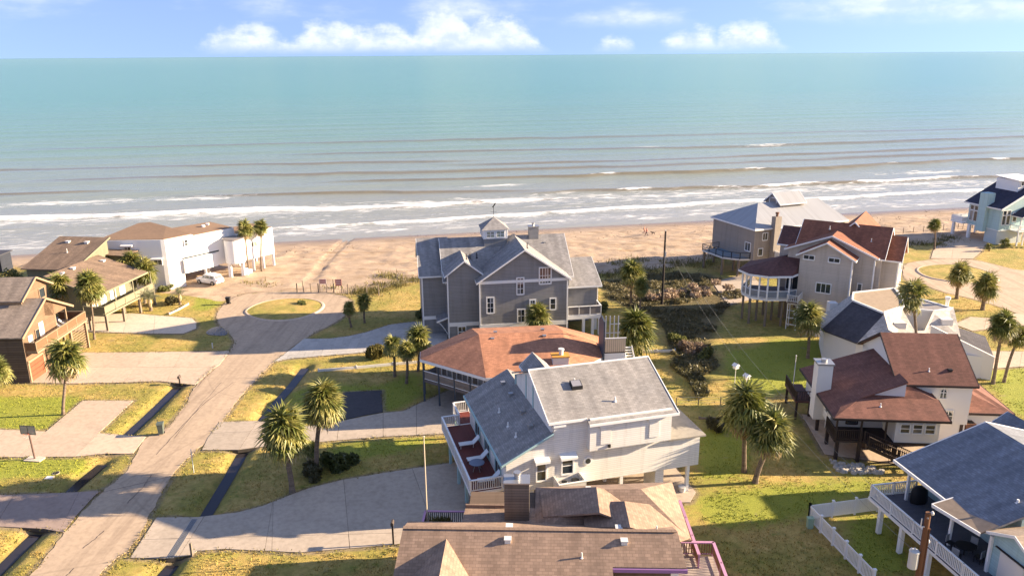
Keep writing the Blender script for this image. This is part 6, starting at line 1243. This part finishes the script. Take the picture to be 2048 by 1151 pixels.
pl = thing('potted_plant', 'green spiky potted plant on the deck by the bare flagpole', 'plant', on(PH, (-.3, 3.8, 2.6))); MB().lathe([(.25, 0), (.35, .4), (.32, .4)], 12).build('pot', M('clay_pot', 'paint', (.4, .3, .2), .8), pl); rg = np.random.default_rng(3); leaf_cloud(rg.normal(size=(500, 3)) * [.4, .3, .1] + [0, 0, .5], .5, 7, DUNE, 'foliage', pl, True, 9)
# bird houses
for (hx, hy, bx_, by_, lb) in ((1471, 733, 1469, 770, 'white bird house on a pole in the shaded lawn, nearer the scrub strip'), (1489.5, 754, 1491, 786, 'white bird house on a pole in the shaded lawn, nearer the crossing palms')):
    b = G((bx_, by_)); t = thing('bird_house', lb, 'bird house', tuple(b), .5, 'bird houses on poles'); hp = height_at(bx_, by_, hy + 3); MB().tube([(0, 0, 0), (0, 0, hp)], .04, 6).build('pole', OFFW, t); bx = MB().box(-.25, .25, -.22, .22, hp, hp + .35).build('box', WHITE, t); MB().extrude([(-.36, -.32, hp + .33), (.36, -.32, hp + .33), (0, -.32, hp + .6)], (0, .64, 0)).build('roof', WHITE, t)
    for k in (-.12, .12): MB().tube([(k, -.225, hp + .18), (k, -.24, hp + .18)], .045, 8).build('hole', BLACK, bx)
# white vinyl fence
fc = G((1617, 1040)); a1 = G((1754, 1022)); a2 = G((1745, 1175))
fe = thing('picket_fence', 'white vinyl fence with solid panels and a picket run around the shaded yard', 'fence', tuple(fc))
def fence_run(p0, p1, n, solid):
    d = (p1 - p0) / n
    for k in range(n + 1):
        q = p0 + d * k - fc; ps = MB().box(-.07, .07, -.07, .07, 0, 1.45).build('post', WHITE, fe, (q.x, q.y, 0)); MB().box(-.1, .1, -.1, .1, 1.45, 1.52).build('cap', WHITE, ps)
    for k in range(n):
        q0 = p0 + d * k - fc; q1 = q0 + d; q0 = Vector((q0.x, q0.y, 0)); q1 = Vector((q1.x, q1.y, 0)); r_ = MB(); 
        for z in (.2, 1.28): r_.beam(q0 + Vector((0, 0, z)), q1 + Vector((0, 0, z)), .05, .12)
        rl = r_.build('rails', WHITE, fe); m = max(2, int(d.length / .15)); me = MB().box(-.04 if not solid else -.066, .04 if not solid else .066, -.012, .012, .12, 1.32).mesh('picket', WHITE); ang = math.atan2(d.y, d.x)
        for j in range(m): q = q0.lerp(q1, (j + .5) / m); obj('picket', me, rl, (q.x, q.y, 0), ang)
fence_run(fc, a1, 3, True); fence_run(fc, a2, 5, False)
b = G(Y1(205, 815)); t = thing('utility_box', 'small pale green utility pedestal outside the white fence corner', 'utility box', tuple(b)); MB().box(-.22, .22, -.18, .18, 0, .8).build('cabinet', M('pale_green', 'paint', (.3, .42, .3), .6), t); MB().box(-.24, .24, -.2, .2, .8, .9).build('lid', M('pale_green', 'paint', (.3, .42, .3)), t)
# grill and patio set on the blue house deck
g = thing('covered_grill', 'barbecue grill under a black cover on the white railed deck', 'grill', on(LH, (2.3, .1, 2.45)), .3)
mb = MB(); mb.tube([(0, 0, z) for z in (0, .1, .75, .95, 1.2, 1.28)], [.62, .64, .6, .56, .42, .2], 7); o = mb.build('cover', M('black_cover', 'paint', (.012, .012, .013), .75, .3), g, smooth=True); o.scale = (1.15, .8, 1)
ct = thing('patio_table', 'round dark glass patio table under the tan porch roof', 'table', on(LH, (1.0, -6.4, 2.45))); MB().lathe([(0, .7), (.6, .7), (.6, .73), (0, .73)], 22).build('table_top', BLACK, ct); MB().tube([(0, 0, 0), (0, 0, .7)], .05, 8).build('leg', BLACK, ct)
for k in range(4):
    a = k * 1.57 + .4; o = thing('patio_chair', 'dark patio chair around the round table under the tan porch roof', 'chair', on(LH, (1.0 + .95 * math.cos(a), -6.4 + .95 * math.sin(a), 2.45)), a + R(9.5), 'patio chairs around the dark table'); MB().box(-.22, .24, -.24, .24, .4, .45).build('seat', BLACK, o); MB().box(.2, .25, -.24, .24, .45, .95).build('backrest', M('grey_sling', 'paint', (.3, .3, .3)), o)
    for x in (-.2, .2):
        for y in (-.2, .2): MB().box(x - .02, x + .02, y - .02, y + .02, 0, .4).build('leg', BLACK, o)
# air conditioner of the brown-roofed house on its stand
ac = thing('air_conditioner', 'rusty brown air conditioner on a dark stand against the white garage wall', 'air conditioner', on(KH, (13.3, -1.2, 0))); MB().box(-.6, .9, -.5, .5, .9, 1.02).build('stand', DARKW, ac); [MB().box(x - .06, x + .06, y - .06, y + .06, 0, .9).build('leg', DARKW, ac) for x in (-.5, .8) for y in (-.4, .4)]
MB().box(-.45, .45, -.42, .42, 1.02, 1.95).build('casing', M('rust_brown', 'paint', (.17, .08, .05), .7, .3), ac); MB().lathe([(.36, 1.955), (.36, 1.98)], 16).build('fan_grille', BLACK, ac)
sm = thing('air_conditioner', 'small dark air conditioner behind the rusty brown one', 'air conditioner', on(KH, (14.9, -1.1, .06))); MB().box(-.35, .35, -.3, .3, 0, .7).build('casing', M('rust_brown', 'paint', (.17, .08, .05)), sm); MB().lathe([(.25, .705), (.25, .72)], 14).build('fan_grille', BLACK, sm)
# pale stones below the stairs
rp = GP(Y1, [(345, 345), (420, 370), (600, 380), (740, 430), (700, 445), (500, 440), (390, 425)]); q = in_poly_pts(rp, 150, 8); mb = MB(); rr = random.Random(4)
for x, y in q:
    s = rr.uniform(.1, .26); pts = [(x + s * math.cos(t) * rr.uniform(.7, 1.2), y + s * math.sin(t) * rr.uniform(.7, 1.2), .0) for t in np.linspace(0, 5.3, 6)]; i0 = len(mb.v); mb.v += pts + [(x + (px_ - x) * .6, y + (py_ - y) * .6, s * .9) for px_, py_, _ in pts]
    for j in range(6): mb.f.append((i0 + j, i0 + (j + 1) % 6, i0 + 6 + (j + 1) % 6, i0 + 6 + j)); mb.m.append(0)
    mb.f.append(tuple(i0 + 6 + j for j in range(6))); mb.m.append(0)
tag(mb.build('stone_bed', M('pale_stone', 'concrete', (.5, .46, .4), .9, .3)), 'bed of pale broken stones below the dark porch stairs', 'stones', kind='stuff')
# bins
def bin_(px, label, m, h=1.1, rz=0):
    t = thing('wheelie_bin', label, 'bin', tuple(G(px, .03)), rz, 'wheelie bins'); b_ = MB(); n = [(-.25, -.28), (.25, -.28), (.25, .28), (-.25, .28)]; b_.v += [(x * .8, y * .8, .12) for x, y in n] + [(x * 1.1, y * 1.1, h * .9) for x, y in n]; b_.f += [(3, 2, 1, 0), (4, 5, 6, 7)] + [(i, (i + 1) % 4, 4 + (i + 1) % 4, 4 + i) for i in range(4)]; b_.m += [0] * 6; b_.build('body', m, t)
    MB().extrude([(-.31, -.34, h * .9), (.31, -.34, h * .9), (.31, -.2, h), (-.31, -.2, h)] if False else [(-.31, -.34, h * .9), (-.31, .36, h * .9), (-.31, .3, h), (-.31, -.25, h)], (.62, 0, 0)).build('lid', m, t); MB().tube([(-.25, .4, h * .93), (.25, .4, h * .93)], .025, 6).build('handle', BLACK, t)
    for s in (-1, 1): MB().tube([(s * .2, .26, .1), (s * .26, .26, .1)], .1, 10).build('wheel', BLACK, t)
bin_((323, 868), 'grey green wheelie bin standing at the road edge by the ditch', M('bin_green', 'paint', (.10, .12, .10), .6), 1.25, .2); bin_((457, 608), 'black wheelie bin on the grass edge by the turning circle', BLACK, 1.1)
# basketball hoop
b = G((70, 918)); t = thing('basketball_hoop', 'basketball hoop with a clear backboard on a rusty pole beside the driveway', 'basketball hoop', (b.x, b.y, .0), R(-8)); hb = height_at(70, 918, 849)
MB().box(-.8, .8, -.45, .45, -.1, .09).build('base_pad', CONC3, t); MB().tube([(0, .0, 0), (-.1, .0, hb - .75)], .075, 8).build('pole', M('rust_pole', 'paint', (.13, .075, .06), .7, .3), t); mb = MB(); z0, z1, x0 = hb - .85, hb, .75
for a in ((-x0, x0, z0, z0 + .05), (-x0, x0, z1 - .05, z1), (-x0, -x0 + .05, z0, z1), (x0 - .05, x0, z0, z1), (-.03, .03, z0, z1)): mb.box(a[0], a[1], -.2, -.15, a[2], a[3])
mb.beam((-.1, 0, hb - .8), (0, -.15, hb - .5), .06); fr = mb.build('backboard_frame', M('dark_metal', 'paint', (.06, .06, .065), .5), t); MB().box(-x0 + .05, x0 - .05, -.19, -.17, z0 + .05, z1 - .05).build('backboard', M('clear_board', 'glass', (.32, .31, .27), .2), fr)
rim = MB().tube([(.23 * math.cos(a), -.45 + .23 * math.sin(a), hb - .72) for a in np.linspace(0, 2 * math.pi, 14)], .02, 5).build('rim', M('orange_rim', 'paint', (.5, .12, .04), .5), t); nt_ = MB(); [nt_.tube([(.22 * math.cos(a), -.45 + .22 * math.sin(a), hb - .73), (.12 * math.cos(a + .3), -.45 + .12 * math.sin(a + .3), hb - 1.1)], .012, 4) for a in np.linspace(0, 5.8, 10)]; nt_.build('net', OFFW, rim)
# mailboxes and stakes
def stake(px, ty, w, label, m, cap=None, name='wooden_post', cat='post'):
    b = G(px); hp = height_at(px[0], px[1], ty); t = thing(name, label, cat, tuple(b)); MB().box(-w / 2, w / 2, -w / 2, w / 2, -.2, hp).build('post', m, t)
    if cap: MB().extrude([(-.1, -.24, hp - .1), (.1, -.24, hp - .1), (.1, -.24, hp + .12), (.05, -.24, hp + .2), (-.05, -.24, hp + .2), (-.1, -.24, hp + .12)], (0, .5, 0)).build('box', cap, t)
    else: MB().box(-w * .6, w * .6, -w * .6, w * .6, hp, hp + .03).build('cap', m, t)
stake(Z2(1218, 430), Z2(1218, 385)[1], .12, 'mailbox on a brown post at the end of the wood house lawn', DPOLE, M('dark_box', 'paint', (.08, .06, .05), .6), 'mailbox', 'mailbox'); stake(Z3(1300, 1015), Z3(1285, 930)[1], .14, 'short tan wooden post at the grass edge by the drain grate', POSTW); stake((787, 1088), 1046, .12, 'dark mailbox on a post by the long grey driveway', DPOLE, M('dark_box', 'paint', (.08, .06, .05)), 'mailbox', 'mailbox'); stake(Z3(1313, 455), Z3(1283, 295)[1], .05, 'thin white marker stake in the verge by the road', OFFW, None, 'marker_stake', 'stake'); stake(Z2(1440, 190), Z2(1435, 155)[1], .1, 'small white marker in the shaded grass tip by the turning circle', OFFW, None, 'marker_stake', 'stake')
b = G(Z3(335, 487)); t = thing('valve_box', 'small white utility lid set in the green lawn', 'lid', (b.x, b.y, 0)); MB().box(-.35, .35, -.25, .25, -.1, .05).build('rim', CONC3, t); MB().box(-.28, .28, -.19, .19, .05, .065).build('lid', WHITE, t)
b = G(Z3(380, 455)); t = thing('valve_box', 'small round dark utility cover in the green lawn', 'lid', (b.x, b.y, 0)); MB().lathe([(.25, -.1), (.25, .04), (.2, .05)], 14).build('cover', BLACK, t); MB().lathe([(.3, -.1), (.3, .03)], 14).build('rim', CONC2, t)
# low garden edgings
def edging(pts, label, m=OFFW, h=.35):
    P = [G(p) for p in pts]; t = thing('garden_edging', label, 'edging', tuple(P[0]))
    for a, c in zip(P, P[1:]): MB().beam(a - P[0] + Vector((0, 0, h / 2 - .05)), c - P[0] + Vector((0, 0, h / 2 - .05)), .12, h).build('board', m, t)
    for p in P: MB().box(p.x - P[0].x - .08, p.x - P[0].x + .08, p.y - P[0].y - .08, p.y - P[0].y + .08, -.1, h + .05).build('post', m, t)
edging([Y2(910, 702), Y2(1200, 678), Y2(1480, 652), Y2(1680, 635)], 'low white timber edging between the tan verge and the shaded lawn'); edging([Y4(360, 952), Y4(480, 950), Y4(610, 946)], 'low white board edging on the sunlit grass by the rear stairs'); edging([Y5(380, 632), Y5(450, 632), Y5(540, 632)], 'low dark timber edging behind the round bush', POSTW, .25); edging([Z1(1145, 775), Z1(1210, 745), Z1(1275, 708)], 'pale stone edging of the silvery palm bed', CONC3, .3)
# wire fence on posts across the lawns
def wire_fence(pts, n, label, h=1.1, m=POSTW, w=.08):
    P = [G(p) for p in pts]; t = thing('wire_fence', label, 'fence', tuple(P[0])); k_ = MB().box(-w / 2, w / 2, -w / 2, w / 2, -.1, h).mesh('post', m)
    for a, c in zip(P, P[1:]):
        for i in range(n + 1): q = a.lerp(c, i / n) - P[0]; obj('post', k_, t, (q.x, q.y, 0))
        for z in (.3, .65, 1.0): MB().tube([a - P[0] + Vector((0, 0, z * h)), c - P[0] + Vector((0, 0, z * h))], .012, 4).build('wire', STEEL, t)
wire_fence([Y5(230, 545), Y5(1080, 530)], 6, 'thin wire fence with dark posts crossing the sunlit lawn strip', .9); wire_fence([Y8(20, 480), Y8(440, 445), Y8(640, 435)], 6, 'low beach fence of thin posts beyond the aqua house lawn', 1.1)
# beach barrier posts and signs
BZ = Zm(560, 520, 6.827)
for i, (x, yb, yt, lean) in enumerate(((235, 440, 318, 0), (330, 440, 285, -.1), (432, 440, 322, -.08), (527, 445, 318, 0), (930, 455, 330, 0), (1035, 440, 328, 0), (1185, 460, 332, 0), (1350, 485, 330, 0), (740, 440, 325, 0))):
    b = G(BZ(x, yb)); hp = height_at(*BZ(x, yb), BZ(x, yt)[1]); t = thing('barrier_post', 'weathered round post in the row closing the beach access', 'post', tuple(b), 0, 'posts across the beach access'); MB().tube([(0, 0, -.3), (lean * 1.5, 0, hp)], .09, 8).build('post', POSTW, t); MB().tube([(lean * 1.5, 0, hp), (lean * 1.5, 0, hp + .04)], .07, 8).build('top', DPOLE, t)
RD_ = M('sign_red', 'paint', (.42, .10, .08), .5); PKS = M('sign_white', 'paint', (.72, .6, .55), .5)
for (x0, x1, yb, yt, y2, lb, inv) in ((550, 640, 440, 258, 322, 'faded pink and white notice board on two posts by the beach access', 0), (735, 845, 440, 258, 345, 'dark red striped notice board on two posts by the beach access', 1)):
    A, Bq = G(BZ(x0, yb)), G(BZ(x1, yb)); t = thing('notice_board', lb, 'sign', tuple(A), 0, 'notice boards by the beach'); hp = height_at(*BZ(x0, yb), BZ(x0, yt)[1]); hl = height_at(*BZ(x0, yb), BZ(x0, y2)[1]); w = (Bq - A).length
    for x in (0, w): MB().box(x - .05, x + .05, -.05, .05, -.2, hp).build('post', POSTW, t)
    bd = MB().box(-.05 if not inv else .35, w + .05, -.1, -.06, hl, hp).build('board', RD_ if inv else PKS, t)
    for k in range(3): z = hl + (hp - hl) * (.2 + .28 * k); MB().box(.05 if not inv else .42, w - .05, -.115, -.1, z, z + .12).build('stripe', PKS if inv else RD_, bd)
# small hut by the olive house
b = G((-30, 545)); t = thing('storage_hut', 'dark blue hut at the picture edge behind the olive house', 'hut', (b.x, b.y, 0)); MB().box(-2, 3.0, 0, 3, 0, 3.0).build('wall', M('navy_wall', 'siding', (.03, .035, .05), .8, .1), t); MB().box(-2.3, 3.3, -.3, 3.3, 3.0, 3.15).build('roof', M('navy_roof', 'paint', (.06, .06, .07)), t)
# loungers on the wood house balcony, planter pot
for k, y in enumerate((8.2, 9.2)):
    o = thing('deck_chair', 'white reclining chair on the brown wood balcony', 'chair', on(CH, (.15, y, 3.63)), R(200), 'chairs on the wood balcony'); MB().box(-.5, .5, -.25, .25, .3, .36).build('seat', WHITE, o); MB().extrude([(.5, -.25, .3), (.95, -.25, .85), (.92, -.25, .9), (.46, -.25, .36)], (0, .5, 0)).build('backrest', WHITE, o)
    for x in (-.45, .45): MB().box(x - .03, x + .03, -.22, .22, 0, .3).build('leg', OFFW, o)
b = G((1364, 982), .07); t = thing('planter', 'pale round planter pot beside the white corner post', 'pot', tuple(b)); MB().lathe([(.22, 0), (.32, .45), (.34, .5), (.28, .5)], 16).build('pot', OFFW, t); MB().lathe([(.27, .46), (.01, .47)], 14).build('soil', DPOLE, t)
# ------------------------------------------------------------------ car
def car():
    b = G((421, 568)); t = thing('parked_car', 'white sport utility car parked on the sand under the white house', 'car', (b.x, b.y, float(ground_z(np.array([[b.x, b.y]]))[0]) + .02), R(-24))
    PW = M('car_white', 'flat', (.78, .78, .78), .2, .02, spec=.6)
    secs = [(-2.25, .55, .95, .78), (-2.15, .35, 1.05, .86), (-1.2, .28, 1.08, .93), (0, .26, 1.06, .94), (1.2, .28, 1.02, .93), (2.05, .34, .92, .86), (2.28, .5, .78, .72)]
    mb = MB()
    for x, z0, z1, w in secs: mb.v += [(x, -w * .92, z0), (x, -w, z0 + .25), (x, -w * .97, z1 - .08), (x, -w * .82, z1), (x, w * .82, z1), (x, w * .97, z1 - .08), (x, w, z0 + .25), (x, w * .92, z0)]
    for i in range(len(secs) - 1):
        for j in range(8): a = i * 8 + j; c = i * 8 + (j + 1) % 8; mb.f.append((a, a + 8, c + 8, c)); mb.m.append(0)
    mb.f += [tuple(range(8)), tuple(range(len(mb.v) - 1, len(mb.v) - 9, -1))]; mb.m += [0, 0]; mb.build('body', PW, t, smooth=False)
    cab = MB(); s2 = [(-2.05, 1.05, .80), (-1.65, 1.55, .68), (-.3, 1.68, .68), (.55, 1.58, .66), (1.25, 1.03, .78)]
    for x, z, w in s2: cab.v += [(x, -.84, 1.0), (x, -w, z), (x, w, z), (x, .84, 1.0)]
    for i in range(4):
        for j in range(3): a = i * 4 + j; cab.f.append((a, a + 4, a + 5, a + 1)); cab.m.append(0)
    cab.f += [(0, 1, 2, 3), (19, 18, 17, 16)]; cab.m += [0, 0]; cab.build('cabin', PW, t)
    for sg in (-1, 1):
        for x0, x1 in ((-1.5, -.75), (-.65, .15), (.22, .75)): MB().extrude([(x0, sg * .845, 1.1), (x1, sg * .845, 1.1), (x1 - .1, sg * .735, 1.47), (x0 + .05, sg * .735, 1.47)], (0, sg * .02, 0)).build('side_window', GLASS, t)
        MB().box(2.1, 2.27, sg * .62 - .14, sg * .62 + .14, .66, .8).build('headlight', OFFW, t); MB().box(-2.27, -2.12, sg * .66 - .14, sg * .66 + .14, .78, .98).build('tail_light', RD_, t); MB().box(.75, .9, sg * 1.0 - .08, sg * 1.0 + .08, 1.05, 1.18).build('mirror', PW, t)
        for x in (-1.38, 1.42):
            w = MB().tube([(x, sg * .76, .36), (x, sg * .97, .36)], .37, 18).build('wheel', BLACK, t); MB().tube([(x, sg * .965, .36), (x, sg * .985, .36)], .23, 12).build('rim', STEEL, w)
    MB().extrude([(-2.1, -.66, 1.12), (-2.1, .66, 1.12), (-1.72, .6, 1.5), (-1.72, -.6, 1.5)], (-.02, 0, .02)).build('rear_window', GLASS, t); MB().extrude([(1.2, -.7, 1.08), (1.2, .7, 1.08), (.62, .6, 1.54), (.62, -.6, 1.54)], (.02, 0, .02)).build('windscreen', GLASS, t)
    t.rotation_euler.z = R(155)
car()
# ------------------------------------------------------------------ walkers on the beach
def person(px, label, shirt, step, face):
    b = G(px, -.35); zz = float(ground_z(np.array([[b.x, b.y]]))[0]); o0 = thing('person', label, 'person', (b.x, b.y, zz), face)
    J = dict(pel=(0, 0, .92), sp=(.02, 0, 1.15), ch=(.03, 0, 1.36), nk=(.03, 0, 1.48), hd=(.05, 0, 1.6), tp=(.05, 0, 1.72), hl=(0, .1, .88), kl=(.14 * step, .11, .5), al=(.02 + .3 * step, .11, .08), tl=(.2 + .3 * step, .11, .04), hr=(0, -.1, .88), kr=(-.04 * step, -.11, .5), ar=(-.32 * step, -.11, .1), tr=(-.16 * step, -.11, .04), sl=(.02, .19, 1.38), el=(-.1 * step, .24, 1.12), wl=(.04, .24, .9), fl=(.08, .24, .8), sr=(.02, -.19, 1.38), er=(.08 * step, -.24, 1.12), wr=(.2, -.24, .93), fr=(.25, -.24, .84))
    rad = dict(pel=.15, sp=.13, ch=.15, nk=.06, hd=.1, tp=.07, hl=.1, kl=.065, al=.045, tl=.04, hr=.1, kr=.065, ar=.045, tr=.04, sl=.065, el=.045, wl=.035, fl=.035, sr=.065, er=.045, wr=.035, fr=.035)
    E_ = [('pel', 'sp'), ('sp', 'ch'), ('ch', 'nk'), ('nk', 'hd'), ('hd', 'tp'), ('pel', 'hl'), ('hl', 'kl'), ('kl', 'al'), ('al', 'tl'), ('pel', 'hr'), ('hr', 'kr'), ('kr', 'ar'), ('ar', 'tr'), ('ch', 'sl'), ('sl', 'el'), ('el', 'wl'), ('wl', 'fl'), ('ch', 'sr'), ('sr', 'er'), ('er', 'wr'), ('wr', 'fr')]
    K = list(J); me = bpy.data.meshes.new('body'); me.from_pydata([J[k] for k in K], [(K.index(a), K.index(c)) for a, c in E_], []); o = obj('body', me, o0)
    md = o.modifiers.new('skin', 'SKIN'); sk = me.skin_vertices[0].data if me.skin_vertices else None
    if sk is None: bm_ = bmesh.new(); bm_.from_mesh(me); bm_.verts.layers.skin.verify(); bm_.to_mesh(me); bm_.free(); sk = me.skin_vertices[0].data
    for i, k in enumerate(K): sk[i].radius = (rad[k], rad[k]); sk[i].use_root = k == 'pel'
    o.modifiers.new('sub', 'SUBSURF').levels = 1; o.modifiers['sub'].render_levels = 1
    m, nt, bs = node_mat('clothed_' + shirt[0]); sx = nt.nodes.new('ShaderNodeSeparateXYZ'); nt.links.new(objc(nt), sx.inputs[0]); rp_ = ramp(nt, mnode(nt, 'DIVIDE', sx.outputs[2], 1.8), [(0, (.03, .03, .03)), (.06, shirt[2]), (.5, shirt[2]), (.51, shirt[1]), (.81, shirt[1]), (.82, (.45, .27, .2)), (.91, (.45, .27, .2)), (.93, (.06, .035, .02))]); rp_.node.color_ramp.interpolation = 'CONSTANT'; nt.links.new(rp_, bs.inputs['Base Color']); me.materials.append(m)
    return o0
person(Y4(407, 117), 'person walking on the beach in a red top and dark trousers', ('red', (.5, .06, .04), (.05, .04, .05)), 1, R(170)); person(Y4(390, 103), 'person walking on the beach in a tan top a step behind the red one', ('tan', (.5, .25, .16), (.3, .1, .08)), -1, R(170))
b = G(Y4(452, 108), -.35); dz = float(ground_z(np.array([[b.x, b.y]]))[0]); dg = thing('dog', 'small dark dog trotting behind the two beach walkers', 'dog', (b.x, b.y, dz), R(175))
mb = MB(); mb.tube([(-.42, 0, .40), (-.3, 0, .42), (-.1, 0, .42), (.12, 0, .42), (.26, 0, .47), (.36, 0, .56), (.44, 0, .58), (.56, 0, .55)], [.03, .1, .11, .14, .11, .08, .085, .04], 8); mb.tube([(-.4, 0, .42), (-.55, 0, .55), (-.6, 0, .66)], [.03, .025, .015], 6)
for x, y, k in ((.16, .07, 0), (.1, -.07, 0), (-.3, .07, 1), (-.34, -.07, 1)): mb.tube([(x, y, .4), (x + (.08 if k else .02), y, .26), (x + (-.04 if k else 0), y, .14), (x, y, 0)], [.07 if k else .055, .04, .03, .03], 6)
for y in (-.05, .05): mb.tube([(.4, y, .63), (.38, y * 1.5, .72)], [.03, .01], 5)
mb.build('body', M('dog_fur', 'flat', (.05, .035, .03), .9, .2), dg, smooth=True)
